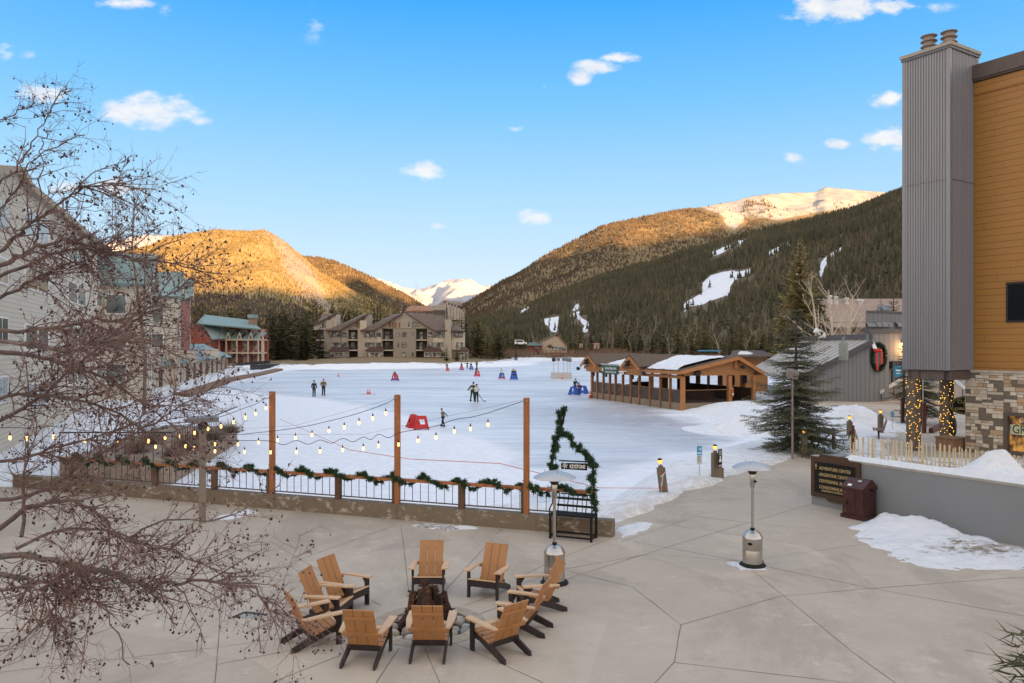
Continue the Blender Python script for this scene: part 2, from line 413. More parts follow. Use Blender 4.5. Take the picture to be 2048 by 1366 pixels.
N.bump(N.math('ADD', fine, N.math('MULTIPLY', mid, 1.5)), .18, .012)
nW = (WALL_A - WALL_B).normalized(); nW = Vector((-nW.y, nW.x, 0))
outer = [Vector((-34, -9, 0)), Vector((34, -9, 0)), Vector((34, 33.5, 0)), Vector((13, 33.5, 0)), G(1560, 915), G(1460, 940), G(1340, 990), G(1215, 1035) , WALL_A + nW * .1, WALL_B + nW * .1, WALL_C + nW * .1, Vector((-34, 27.0, 0))]
hole = [PIT + Vector((.985 * math.cos(-a), .985 * math.sin(-a), 0)) for a in np.linspace(0, 2 * math.pi, 49)[:-1]]
tris = tessellate_polygon([outer, hole]); P = MB(); P.add(outer + hole, [tuple(t_) for t_ in tris])
n0 = len(outer)
pl = solo('plaza_paving', P, m_con); tag(pl, kind='structure')
# keep normals up
bm = bmesh.new(); bm.from_mesh(pl.data)
for f in bm.faces:
    if f.normal.z < 0: f.normal_flip()
bm.to_mesh(pl.data); bm.free()
pp = MB(); c2 = [Vector((p.x, p.y, -.012)) for p in px_poly([(1570, 797), (1945, 795), (2060, 915), (1640, 915), (1600, 860)], 0)]
pp.add(c2, [(0, 1, 2, 3)]); tag(solo('concrete_path', pp, m_con), kind='structure')

# saw-cut joints
m_joint = mat('joint_filler', (.12, .10, .08), .9, .4, 3)
JL = [[(802, 1050), (816, 1170), (822, 1212)], [(1003, 1058), (887, 1185), (872, 1210)], [(791, 1050), (520, 1148), (312, 1224), (0, 1336)], [(539, 1082), (640, 1143), (762, 1212)],
      [(1132, 1135), (926, 1213)], [(1132, 1141), (1180, 1153), (1265, 1174), (1362, 1250), (1348, 1325), (1310, 1366)], [(799, 1296), (753, 1366)], [(849, 1297), (879, 1366)],
      [(680, 1311), (544, 1366)], [(911, 1287), (1087, 1366)], [(1040, 1152), (1132, 1112), (1221, 1077)], [(960, 1228), (1160, 1149), (1330, 1096), (1501, 1044), (1622, 1009)], [(1267, 1083), (1483, 1123), (1560, 1139), (1744, 1177), (2048, 1232)],
      [(1375, 1031), (1560, 1052), (1640, 1058)], [(1560, 1193), (1744, 1177), (2048, 1154)], [(1362, 1250), (1560, 1193)], [(1120, 1140), (1300, 1108), (1483, 1123)], [(1483, 1123), (1744, 1086)],
      [(445, 1160), (430, 1366)], [(430, 1330), (640, 1290), (742, 1256)], [(0, 1345), (430, 1296), (566, 1276)], [(0, 1150), (445, 1160), (640, 1240)], [(1348, 1325), (1700, 1366)], [(1520, 957), (1640, 985)], [(1483, 1123), (1700, 1300), (1790, 1366)], [(1930, 1300), (2048, 1322)], [(1370, 1040), (1240, 1085)]]
J = MB()
for L in JL:
    for a, b in zip(L[:-1], L[1:]):
        p, q = G(*a), G(*b); n_ = max(1, int((q - p).length / .5)); s = (q - p).cross(Vector((0, 0, 1))).normalized(); prev = None
        for i in range(n_ + 1):
            c_ = p.lerp(q, i / n_) + s * (rng.uniform(-.006, .006)); wd = rng.uniform(.003, .0065)
            cur = (c_ - s * wd + Vector((0, 0, .004)), c_ + s * wd + Vector((0, 0, .004)))
            if prev: J.quad(prev[0], cur[0], cur[1], prev[1])
            prev = cur
tag(solo('paving_joints', J, m_joint), kind='structure')

# snow lying on the paving
m_snow, N = newmat('settled_snow'); wp = N.n('ShaderNodeNewGeometry').outputs['Position']
at = N.n('ShaderNodeAttribute', attribute_name='dirt').outputs['Fac']
dn = N.ramp(N.math('ADD', at, N.math('MULTIPLY', N.math('SUBTRACT', N.noise(N.mapping(wp, (1, 1.6, 1)), 3.6, 7, .7), .5), 1.6)), [(.5, 0.0), (.72, 1.0)])
N.set(col=N.mix(dn, N.mix(N.noise(wp, 3, 5), (.82, .84, .89), (.90, .91, .94)), (.30, .25, .20)), rough=.7, spec=.3)
N.bump(N.math('ADD', N.noise(wp, 11.0, 8, .75), N.math('MULTIPLY', N.noise(wp, 3.2, 4), 2.5)), .9, .10)
def snow_patch(name, poly, H, wid, res, amp=.5, dirt=.0, z0=0.0, peaks=(), bias=.03, namp=.12, cut=.35):
    xs = [p[0] for p in poly]; ys = [p[1] for p in poly]
    X, Y = np.meshgrid(np.arange(min(xs) - .5, max(xs) + .5, res), np.arange(min(ys) - .5, max(ys) + .5, res))
    d = sdist(X, Y, poly) + fbm(X * 1.7 + 5, Y * 1.7, 5) * amp
    h = H * sstep(0, wid, d) + np.where(d > 0, 0, -.12) + fbm(X * 2.6, Y * 2.6, 5) * namp * sstep(-.1, .5, d) - bias * sstep(.6, 0, d) 
    for (p, hh, r) in peaks: h = h + hh * np.exp(-1.6 * ((X - p[0]) ** 2 + (Y - p[1]) ** 2) / r ** 2) * sstep(0, .6, d) * (1 + .9 * fbm(X * 2, Y * 2, 4))
    dm = dirt(X, Y, d) if callable(dirt) else np.full(X.shape, dirt)
    keep = d > -cut
    fc = gridfaces(*X.shape); fk = keep.ravel()[fc].all(1); fc = fc[fk]
    used, inv = np.unique(fc, return_inverse=True)
    V = np.stack([X, Y, h + z0], -1).reshape(-1, 3)[used]
    o = npmesh(name, V, inv.reshape(-1, 4), m_snow, True, {'dirt': dm.ravel()[used]})
    return tag(o, kind='stuff')
WD = Vector((.528, -.849, 0)); WN = Vector((-.849, -.528, 0))      # sign wall: direction and outward normal (towards the plaza)
WA = Vector((8.85, 22.9, 0))
wall_pt = lambda t: WA + WD * t
sp = [wall_pt(2.0), wall_pt(3.2), wall_pt(6), wall_pt(10)] + [G(2150, 1150), G(2048, 1148), G(1950, 1148), G(1850, 1144), G(1800, 1129), G(1740, 1096), G(1700, 1072), G(1672, 1052), G(1730, 1040)]
ctr = G(1900, 1100)
snow_patch('snow', sp, .06, .9, .045, .55, lambda X, Y, d: .56 * np.exp(-(((X - ctr.x - .5) / 1.9) ** 2 + ((Y - ctr.y + .15) / .85) ** 2)) + .10 + .22 * sstep(.5, .0, d), peaks=[(wall_pt(3.2) + WN * .3, .32, 1.1), (wall_pt(4.6) + WN * .3, .2, 1.2), (wall_pt(2.3) + WN * .35, .12, .5)], namp=.14)
snow_patch('snow', [G(795, 1047), G(870, 1046), G(960, 1052), G(975, 1058), G(900, 1066), G(830, 1057)], .06, .35, .02, .35, lambda X, Y, d: .62 - .34 * sstep(-1.6, -.9, X), namp=.10)
snow_patch('snow', [G(420, 1034), G(500, 1014), G(525, 1026), G(470, 1040), G(390, 1046)], .05, .4, .03, .55, .25, namp=.10)
snow_patch('snow', [G(1415, 1116), G(1470, 1120), G(1520, 1124), G(1570, 1133), G(1550, 1146), G(1480, 1143), G(1440, 1132)], .02, .2, .016, .42, .36, namp=.07)
snow_patch('snow', [G(533, 1284), G(552, 1283), G(551, 1287), G(537, 1288)], .03, .06, .012, .04, .0, namp=.02)
snow_patch('snow', [G(1212, 1088), G(1216, 1058), G(1262, 1044), G(1310, 1046), G(1300, 1070), G(1250, 1090)], .05, .4, .025, .6, .34, namp=.12)
snow_patch('snow', [G(1508, 1224), G(1545, 1218), G(1555, 1226), G(1520, 1229)], .012, .1, .02, .2, .25, namp=.04)
# ------------------------------------------------------------------ mountains and their forests
def interp(px, pts):
    xs = [p[0] for p in pts]; ys = [p[1] for p in pts]
    return np.interp(px, xs, ys)
def in_poly(x, y, poly): return sdist(x, y, poly) > 0

class Mountain:
    def __init__(s, name, sil, x0, x1, Yr, Yb, p, namp, nscale, nc=260, nr=90, back=.35, gully=0.0, seed=0):
        s.name = name
        px = np.linspace(x0, x1, nc); s.px0, s.px1 = x0, x1
        yr = interp(px, sil); Yr_ = interp(px, Yr) if isinstance(Yr, list) else np.full(nc, float(Yr)); Yb_ = interp(px, Yb) if isinstance(Yb, list) else np.full(nc, float(Yb))
        v = np.linspace(0, 1 + back, nr)[:, None]
        r = (px - CX) / F
        Y = Yb_ + (Yr_ - Yb_) * v; zr = CAMZ + (HZ - yr) / F * Yr_
        prof = np.where(v <= 1, np.clip(v, 0, 1) ** p, 1 - (v - 1) * 1.6)
        Xr = r * Yr_; X = Xr + r * (Y - Yr_) * 1.0 + 0 * v
        z = zr * prof - 3 * (1 - np.clip(v, 0, 1))
        amp = namp * np.clip(v, 0, 1) * np.clip((1.0 - np.clip(v, 0, 1)) * 4, .0, 1)
        z = z + amp * fbm(X / nscale + seed, Y / nscale + seed, 5) * 2
        if gully:
            gx = X / gully + fbm(X / gully * .6, Y / gully * .6, 3) * 1.5
            z = z + amp * .8 * (np.abs((gx % 1) - .5) * 2 - .5)
        z = z + (fbm(X / nscale * 6 + seed, Y / nscale * 6, 4) * namp * .22) * np.clip(v, 0, 1)
        s.X, s.Y, s.Z = X, Y, z; s.PX = CX + F * X / Y; s.PY = HZ - (z - CAMZ) / Y * F; s.v = v + 0 * X
        s.nr, s.nc = nr, nc
    def object(s, m, attrs):
        o = npmesh(s.name, np.stack([s.X, s.Y, s.Z], -1).reshape(-1, 3), gridfaces(s.nr, s.nc), m, True, {k: a.ravel() for k, a in attrs.items()})
        return tag(o, kind='structure')
    def at(s, i, j):
        """bilinear surface point at fractional row i, column j"""
        a = np.floor(i).astype(int).clip(0, s.nr - 2); b = np.floor(j).astype(int).clip(0, s.nc - 2); u = (i - a); w = (j - b)
        f = lambda A: (A[a, b] * (1 - w) + A[a, b + 1] * w) * (1 - u) + (A[a + 1, b] * (1 - w) + A[a + 1, b + 1] * w) * u
        return f(s.X), f(s.Y), f(s.Z)
    def hit(s, px, py):
        """surface point that shows at (px, py): first row from the front whose line of sight passes it"""
        j = (px - s.px0) / (s.px1 - s.px0) * (s.nc - 1)
        ii = np.linspace(0, s.nr - 1.01, 600); x, y, z = s.at(ii, np.full(600, j)); q = HZ - (z - CAMZ) / y * F
        k = int(np.argmax(q <= py)) if (q <= py).any() else 599
        return Vector((x[k], y[k], z[k]))

def mountain_mat(name, ground1, ground2, snow_n=.62, snow_soft=.05, rock=None, nsc=.02, snowc=(.80, .82, .86)):
    m, N = newmat(name); wp = N.n('ShaderNodeNewGeometry').outputs['Position']
    at = N.n('ShaderNodeAttribute', attribute_name='snow').outputs['Fac']
    n = N.noise(wp, nsc, 8, .7)
    f = N.ramp(N.math('ADD', N.math('MULTIPLY', at, .9), N.math('SUBTRACT', n, .5)), [(snow_n - snow_soft - .2, 0.0), (snow_n + snow_soft - .2, 1.0)])
    g = N.mix(N.noise(wp, nsc * 2.3, 6, .7), ground1, ground2)
    if rock:
        ar = N.n('ShaderNodeAttribute', attribute_name='rock').outputs['Fac']
        rk = N.ramp(N.math('ADD', ar, N.math('MULTIPLY', N.math('SUBTRACT', N.noise(N.mapping(wp, (1, 1, .5)), nsc * 2, 7, .7), .5), 1.2)), [(.45, 0.0), (.6, 1.0)])
        g = N.mix(rk, g, N.mix(N.noise(wp, nsc * 5, 5), (.30, .23, .18), rock))
    N.set(col=N.mix(f, g, snowc), rough=.9, spec=.15)
    N.bump(N.noise(wp, nsc * 4, 6, .65), .6, 6.0)
    return m

def forest_mat(name, stops):
    m, N = newmat(name)
    a = N.n('ShaderNodeAttribute', attribute_name='tint').outputs['Fac']
    N.set(col=N.ramp(a, stops), rough=.85, spec=.1); return m

def conifers(name, base, hgt, rad, m, tiers=2, sides=5):
    """many distant conifers in one mesh: jagged stacked cones, each tree turned and tinted by itself"""
    n = len(base); V = []; Fc = []; off = 0; per = tiers * (sides + 1)
    ang = nrg.random(n) * 6.28; lean = (nrg.random((n, 2)) - .5) * .10
    allv = np.zeros((n, per, 3)); k = 0; faces = []
    for t in range(tiers):
        zb = .08 + .80 * t / tiers * .95; zt = min(1.0, zb + 1.25 / tiers) if t < tiers - 1 else 1.0
        rb = (1 - t / tiers * .82)
        for i in range(sides):
            a = ang + 2 * math.pi * (i + .5 * t) / sides; jr = rb * rad * (.65 + .7 * nrg.random(n))
            allv[:, k + i, 0] = np.cos(a) * jr; allv[:, k + i, 1] = np.sin(a) * jr; allv[:, k + i, 2] = hgt * (zb + (nrg.random(n) - .5) * .10)
        allv[:, k + sides, 2] = hgt * zt
        faces += [(k + i, k + (i + 1) % sides, k + sides) for i in range(sides)]
        k += sides + 1
    allv[:, :, 0] += lean[:, :1] * allv[:, :, 2]; allv[:, :, 1] += lean[:, 1:] * allv[:, :, 2]
    allv += np.asarray(base)[:, None, :]
    fa = np.asarray(faces)[None] + (np.arange(n) * per)[:, None, None]
    bx_ = np.asarray(base); tint = np.repeat(np.clip(.55 * nrg.random(n) + .5 * (fbm(bx_[:, 0] / 110, bx_[:, 1] / 110, 4) + .42), 0, 1), per)
    return npmesh(name, allv.reshape(-1, 3), fa.reshape(-1, 3), m, False, {'tint': tint})

def scatter(M, n, keep, v0=0.0, v1=1.0, pw=1.0):
    i = (v0 + (v1 - v0) * nrg.random(n) ** pw) / M.v.max() * (M.nr - 1); j = nrg.random(n) * (M.nc - 1)
    x, y, z = M.at(i, j); px = CX + F * x / y; py = HZ - (z - CAMZ) / y * F
    k = keep(px, py, x, y, z, i / (M.nr - 1) * M.v.max()) & (px > -150) & (px < 2250)
    return np.stack([x, y, z], -1)[k]

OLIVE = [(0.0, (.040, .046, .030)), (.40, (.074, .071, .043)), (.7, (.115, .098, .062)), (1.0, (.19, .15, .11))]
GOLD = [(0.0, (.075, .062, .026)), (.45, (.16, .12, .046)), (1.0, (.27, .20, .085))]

# left mountain, sunlit, with the rocky shoulder
silL1 = [(-400, 560), (0, 530), (200, 510), (270, 497), (300, 490), (330, 475), (380, 466), (430, 458), (470, 462), (500, 463), (530, 460), (545, 468), (570, 483), (600, 508), (640, 545), (680, 565), (715, 586), (760, 606), (820, 628), (900, 660)]
L1 = Mountain('mountain', silL1, -300, 890, 3000, [(-300, 1500), (500, 1700), (890, 2300)], .95, 38, 420, nc=330, nr=120, gully=260, seed=3)
rock = np.exp(-(((L1.PX - (545 + (L1.PY - 470) * .75)) / 26) ** 2)) * (L1.PY > 455) * .62 + np.exp(-(((L1.PX - 600) / 70) ** 2 + ((L1.PY - 545) / 40) ** 2)) * .35
rock = rock + .5 * np.exp(-(((L1.PX - 590) / 30) ** 2 + ((L1.PY - 600) / 14) ** 2))
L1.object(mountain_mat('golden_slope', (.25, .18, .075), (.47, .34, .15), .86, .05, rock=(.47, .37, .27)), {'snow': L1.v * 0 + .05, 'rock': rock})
def keepL1(px, py, x, y, z, v):
    r_ = np.exp(-(((px - (548 + (py - 470) * .75)) / 30) ** 2)) + .6 * np.exp(-(((px - 610) / 70) ** 2 + ((py - 545) / 40) ** 2))
    return nrg.random(len(px)) > r_ * .62
b = scatter(L1, 30000, keepL1, .05, 1.0, .8); h = 4 + 5.5 * nrg.random(len(b))
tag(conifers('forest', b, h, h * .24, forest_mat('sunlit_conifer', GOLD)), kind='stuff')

b = scatter(L1, 26000, lambda px, py, x, y, z, v: (v < .30 + .10 * fbm(x / 160, y / 160, 3)) & (fbm(x / 70, y / 70, 3) > -.3), .0, .42, 1.0); h = 6 + 6 * nrg.random(len(b))   # leafless aspen stands on the lower slope, its shade also put into their grey
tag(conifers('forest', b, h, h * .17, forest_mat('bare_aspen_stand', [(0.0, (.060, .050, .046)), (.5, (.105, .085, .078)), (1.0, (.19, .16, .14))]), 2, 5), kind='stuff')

silL2 = [(440, 560), (560, 520), (600, 512), (640, 513), (670, 520), (700, 533), (740, 552), (775, 570), (800, 582), (830, 600), (860, 618), (910, 650)]
L2 = Mountain('mountain', silL2, 440, 905, 4600, 3500, .95, 45, 500, nc=180, nr=80, gully=300, seed=8)
L2.object(mountain_mat('dry_slope', (.15, .11, .05), (.30, .22, .10), .86, .05), {'snow': L2.v * 0 + .08})
b = scatter(L2, 14000, lambda px, *a: px > 0, .1, 1.0, .8); h = 8 + 6 * nrg.random(len(b))
tag(conifers('forest', b, h, h * .26, forest_mat('distant_conifer', [(0.0, (.050, .042, .034)), (.5, (.10, .075, .050)), (1.0, (.17, .125, .08))]), 1, 5), kind='stuff')

silC = [(-200, 520), (150, 492), (200, 487), (240, 478), (280, 470), (330, 468), (420, 490), (520, 540), (600, 560), (700, 552), (755, 556), (790, 568), (820, 578), (840, 580), (870, 572), (890, 563), (915, 559), (940, 566), (960, 575), (985, 572), (1010, 584), (1100, 600), (1400, 620)]
C1 = Mountain('mountain', silC, -100, 1300, 10500, 6800, .9, 330, 800, nc=420, nr=150, gully=520, seed=21)
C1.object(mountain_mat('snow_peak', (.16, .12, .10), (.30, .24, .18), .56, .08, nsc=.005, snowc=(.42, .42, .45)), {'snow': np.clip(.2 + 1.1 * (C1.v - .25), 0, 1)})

# right: high ridge with the open snowy summit
silR1 = [(800, 668), (880, 640), (935, 605), (1000, 565), (1040, 545), (1080, 517), (1110, 500), (1150, 480), (1200, 455), (1250, 440), (1300, 430), (1370, 418), (1420, 411), (1480, 398), (1530, 388), (1600, 384), (1630, 384), (1650, 374), (1680, 376), (1720, 380), (1790, 385), (1900, 390), (2100, 400), (2400, 430)]
R1 = Mountain('mountain', silR1, 820, 2250, [(820, 3600), (1300, 4000), (1450, 4600), (1650, 6000), (2250, 6000)], [(820, 1900), (1300, 2000), (2250, 2400)], .92, 60, 520, nc=360, nr=130, gully=380, seed=5)
SUMMIT = [(1362, 412), (1400, 395), (1800, 350), (2300, 350), (2300, 425), (1800, 412), (1700, 425), (1640, 432), (1560, 447), (1500, 442), (1470, 470), (1448, 462), (1440, 437), (1405, 424)]
TREED = [(1478, 425), (1490, 402), (1535, 400), (1555, 420), (1540, 442), (1490, 446)]
sd = sdist(R1.PX, R1.PY, SUMMIT)
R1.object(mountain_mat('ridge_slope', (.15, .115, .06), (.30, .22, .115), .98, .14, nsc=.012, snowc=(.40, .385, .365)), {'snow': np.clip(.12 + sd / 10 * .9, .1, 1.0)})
def keepR1(px, py, x, y, z, v):
    d_ = sdist(px, py, SUMMIT); t_ = sdist(px, py, TREED)
    thin = np.where(d_ > 0, np.where((t_ > 0) & (nrg.random(len(px)) > .4), 1.0, (nrg.random(len(px)) < .03) * ((py > 405) + 0.0)), 1.0)
    gaps = fbm(x / 90, y / 90, 3) > -.34
    return (thin > 0) & gaps
b = scatter(R1, 34000, keepR1, .06, 1.0, .75); h = (6 + 6 * nrg.random(len(b))) * (.8 + b[:, 1] / 9000)
tag(conifers('forest', b, h, h * .25, forest_mat('ridge_conifer', [(0.0, (.050, .042, .034)), (.5, (.10, .075, .050)), (1.0, (.17, .125, .08))]), 2, 5), kind='stuff')

# right: nearer ski slope in shade
silR2 = [(880, 664), (960, 640), (1040, 622), (1116, 586), (1160, 572), (1204, 556), (1280, 534), (1364, 510), (1430, 490), (1497, 470), (1611, 444), (1706, 422), (1798, 386), (1860, 362), (2000, 300), (2300, 190)]
R2 = Mountain('ski_hill', silR2, 890, 2250, [(890, 2000), (1150, 2000), (1450, 1800), (1800, 1400), (2250, 1200)], [(890, 700), (1300, 520), (1800, 360), (2250, 330)], .85, 16, 260, nc=380, nr=140, gully=210, seed=13)
Z5 = lambda pts: [(1040 + a / 2.626, 360 + b / 2.626) for a, b in pts]
RUNS = [Z5([(870, 640), (960, 590), (955, 545), (1000, 500), (1060, 483), (1110, 475), (1150, 480), (1250, 455), (1215, 490), (1130, 525), (1105, 560), (1100, 605), (1000, 632), (960, 655), (890, 660), (862, 700), (855, 660)]),
        Z5([(985, 405), (1010, 378), (1090, 345), (1150, 318), (1215, 302), (1190, 325), (1100, 362), (1040, 395)]), Z5([(1295, 405), (1310, 375), (1405, 328), (1420, 340), (1340, 385)]),
        Z5([(1570, 510), (1580, 430), (1610, 400), (1660, 370), (1700, 345), (1690, 385), (1630, 405), (1600, 460), (1580, 515)]),
        Z5([(95, 745), (130, 728), (205, 715), (195, 800), (165, 800), (150, 765)]), Z5([(258, 722), (275, 700), (345, 676), (310, 712), (350, 740), (366, 765), (360, 800), (322, 800), (338, 765), (300, 730)]), Z5([(275, 690), (290, 655), (318, 648), (300, 685)]),
        Z5([(-20, 690), (50, 650), (55, 665), (10, 700)])]
run = np.full(R2.X.shape, -99.0)
for q in RUNS: run = np.maximum(run, sdist(R2.PX, R2.PY, q))
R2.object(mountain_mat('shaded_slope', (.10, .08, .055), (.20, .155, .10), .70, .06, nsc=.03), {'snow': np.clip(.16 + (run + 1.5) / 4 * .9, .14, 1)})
def keepR2(px, py, x, y, z, v):
    d_ = np.full(len(px), -99.0)
    for q in RUNS:
        d_ = np.maximum(d_, sdist(px, py + 2, q))
        d_ = np.maximum(d_, sdist(px, py - 8 * F / y, q))
    return ((d_ < -.5) | (nrg.random(len(px)) < .02)) & (fbm(x / 45, y / 45, 4) > -.17 - .1 * (nrg.random(len(px)) < .5))
b = scatter(R2, 46000, keepR2, .0, 1.02, .85); h = (4.5 + 6 * nrg.random(len(b)) ** 1.3) * (.75 + b[:, 1] / 2600); rd = h * (.17 + .06 * nrg.random(len(b)))
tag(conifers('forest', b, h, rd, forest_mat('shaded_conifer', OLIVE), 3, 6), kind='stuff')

# ridge behind the viewer: it hides the low sun from the valley and draws the shadow line across the mountains
SHB = [(L1, x_, y_) for x_, y_ in [(250, 592), (390, 582), (470, 578), (530, 574), (565, 580), (600, 590), (650, 592), (705, 588)]]
SHB2 = [(R1, x_, y_) for x_, y_ in [(1082, 520), (1154, 510), (1253, 497), (1307, 482), (1383, 470), (1455, 455), (1497, 449), (1546, 440), (1611, 438), (1695, 425), (1790, 412)]]
top = []
for M_, x_, y_ in SHB + [(L2, 690, 560), (L2, 712, 554), (L2, 740, 551)] + SHB2:
    p = M_.hit(x_, y_); t_ = (p.y + 6000) / (-SUN.y); q = p + SUN * t_; top.append((q.x, q.z))
top.sort()
xs = np.array([a for a, _ in top]); zs = np.array([b_ for _, b_ in top])
xx = np.linspace(-16000, 16000, 401); zz = np.interp(xx, xs, zs)
prof = [(-5200, -2, 0), (-5600, .55, 25), (-6000, 1.0, 0), (-6600, .6, 30), (-7600, -.02, 0)]
V = np.zeros((len(prof), len(xx), 3))
for i, (yy, k, n_) in enumerate(prof):
    V[i, :, 0] = xx; V[i, :, 1] = yy; V[i, :, 2] = (zz * k if k > 0 else -3) + n_ * fbm(xx / 300, xx * 0 + i, 4)
tag(npmesh('mountain_ridge', V.reshape(-1, 3), gridfaces(len(prof), len(xx)), mountain_mat('far_ridge', (.10, .08, .05), (.2, .15, .1), .5, .1), True, {'snow': np.full(V.shape[:2], .35).ravel()}), kind='structure')
# ------------------------------------------------------------------ plaza furniture
m_wood_tan = mat('tan_plank', (.36, .17, .065), .55, .14, 3, bump=.08, bscale=60, stretch=(1, .12, 1))
m_wood_arm = mat('pale_arm_plank', (.56, .37, .22), .55, .12, 3, bump=.06, bscale=60)
m_dark = mat('dark_brown_frame', (.030, .022, .021), .5, .25, 6)
m_rail = mat('stained_timber', (.30, .105, .032), .6, .25, 2.5, col2=(.42, .16, .055), bump=.15, bscale=25, stretch=(6, 6, .6))
m_post_d = mat('brown_post', (.115, .06, .035), .7, .3, 3, bump=.15)
m_iron = mat('dark_iron', (.035, .027, .024), .5, .2, 8, metal=.3)
m_bronze = mat('bronze_steel', (.10, .075, .06), .5, .2, 8, metal=.4)
m_black = mat('black_paint', (.010, .010, .010), .6, .2, 8, spec=.2)
m_blackrub = mat('black_rubber', (.012, .012, .013), .6, .2, 8)
m_white = mat('white_paint', (.75, .75, .74), .6, .05, 8)
m_rope_red = mat('red_rope', (.55, .10, .06), .8)
m_rope = mat('hemp_rope', (.45, .34, .20), .9, .2, 30)
m_steel, N = newmat('brushed_steel')
bn = N.noise(N.mapping(N.obj, (3, 3, 220)), 2.0, 3)
N.set(col=N.mix(bn, (.40, .37, .34), (.56, .53, .50)), metal=1.0, rough=N.math('ADD', .24, N.math('MULTIPLY', bn, .16)))
m_alu = mat('brushed_reflector', (.50, .485, .475), .38, .06, 5, metal=.55)
m_wallc, N = newmat('curb_concrete')
p1 = N.noise(N.obj, 1.3, 6, .65); ef = N.ramp(N.noise(N.mapping(N.obj, (1, 1, 1.6)), 3.0, 7, .75), [(.55, 0.0), (.64, 1.0)])
cc = N.mix(p1, (.125, .095, .062), (.20, .155, .11)); N.set(col=N.mix(ef, cc, (.42, .37, .32)), rough=.85); N.bump(N.noise(N.obj, 22, 5), .3, .02)

# --- curb wall along the lake edge, three straight runs
def wall_run(a, b, h=.40, t=.30):
    a = Vector(a); b = Vector(b); n = (b - a).cross(Vector((0, 0, 1))).normalized()
    n = -n if n.y < 0 else n
    return a, b, n
t = thing('curb_wall', 'low brown concrete curb wall with flaking patches under the garlanded railing', 'wall', WALL_B)
w = MB()
for a, b in ((WALL_A, WALL_B), (WALL_B, WALL_C)):
    a_, b_, n_ = wall_run(a, b)
    e = (b_ - a_).normalized()
    segs = 5
    lo = [a_, b_, b_ + n_ * .30, a_ + n_ * .30]
    w.prism([p + Vector((0, 0, -.9)) for p in lo], (0, 0, 1.30))
part(t, 'concrete', w, m_wallc, world=True)
cp = MB()
a_, b_, n_ = wall_run(WALL_A, WALL_B)
for k in range(1, 6):
    c_ = a_.lerp(b_, k / 6); e = (b_ - a_).normalized()
    cp.box(c_ - n_ * .002 + Vector((0, 0, .2)), (.012, .006, .4), rz=math.atan2(e.y, e.x))
part(t, 'expansion_joint', cp, m_joint, world=True)

# --- railing
def on_wall(px):
    """point of the wall-top centre line that shows at px"""
    for a, b in ((WALL_A, WALL_B), (WALL_B, WALL_C)):
        a_, b_, n_ = wall_run(a, b); a_ = a_ + n_ * .15; b_ = b_ + n_ * .15
        d = b_ - a_; r = (px - CX) / F
        tt = (r * a_.y - a_.x) / (d.x - r * d.y)
        if -.02 <= tt <= 1.001 or b is WALL_C: return a_ + d * tt + Vector((0, 0, .40))
RT = 1.08
rail = thing('railing', 'stained timber handrail on slim dark balusters along the lake edge', 'railing', WALL_B)
posts_px = [312, 430, 678, 925]
for px in posts_px:
    p = on_wall(px); mb = MB(); e = (WALL_A - WALL_B).normalized(); az = math.atan2(e.y, e.x)
    mb.box(p + Vector((0, 0, (RT - .47) / 2)), (.115, .13, RT - .47), rz=az); mb.box(p + Vector((-.085, 0, (RT - .47) / 2)), (.05, .05, RT - .47), rz=az)
    part(rail, 'short_post', mb, m_post_d, world=True)
tr = MB(); br = MB()
pts = [on_wall(1190), on_wall(1053), on_wall(925), on_wall(795), on_wall(678), on_wall(545), on_wall(438), on_wall(312), on_wall(120)]
for a, b in zip(pts[:-1], pts[1:]):
    up = Vector((0, 0, RT - .40 - .035))
    tr.bar(a + up, b + up, .15, .07); br.bar(a + Vector((0, 0, .09)), b + Vector((0, 0, .09)), .035, .03)
part(rail, 'handrail', tr, m_rail, world=True); part(rail, 'bottom_rail', br, m_bronze, world=True)
L_ = sum((b - a).length for a, b in zip(pts[:-1], pts[1:])); acc = 0; nxt = .09; bal = []
for a, b in zip(pts[:-1], pts[1:]):
    ln = (b - a).length
    while nxt < acc + ln:
        bal.append(a.lerp(b, (nxt - acc) / ln)); nxt += .235
    acc += ln
bmesh_ = None
for p in bal:
    mb = MB(); mb.box((0, 0, .335), (.016, .016, .49))
    if bmesh_ is None:
        o = part(rail, 'baluster', mb, m_iron); bmesh_ = o
    else:
        o = bmesh_.copy(); link(o)
    o.location = p - wloc(rail) + Vector((0, 0, 0))

# --- tall timber light posts
POSTS = {}
for px, lab in ((545, 'tall square timber post nearest the bare crabapple, string lights tied to its top'), (795, 'middle tall timber post of the three carrying string lights'), (1053, 'tall timber post beside the garlanded bench arch')):
    p = on_wall(px); ztop = {545: 3.36, 795: 3.35, 1053: 3.35}[px]
    p = p + Vector((0, -.02, 0)); POSTS[px] = (p, ztop)
    t = thing('light_post', lab, 'post', p, group='tall timber posts along the railing')
    mb = MB(); mb.box((0, 0, (ztop - .4) / 2 + .0), (.13, .13, ztop - .4), rz=-.3); part(t, 'timber', mb, m_rail)
    mb = MB(); mb.box((-.115, .0, .36), (.055, .055, .72), rz=-.3); mb.box((.02, .1, .36), (.055, .055, .72), rz=-.3); part(t, 'support_post', mb, m_bronze)
    mb = MB(); mb.tube([(0, -.05, ztop - .47), (0, -.13, ztop - .47)], [.022, .022], 8); part(t, 'eye_bolt', mb, m_steel)

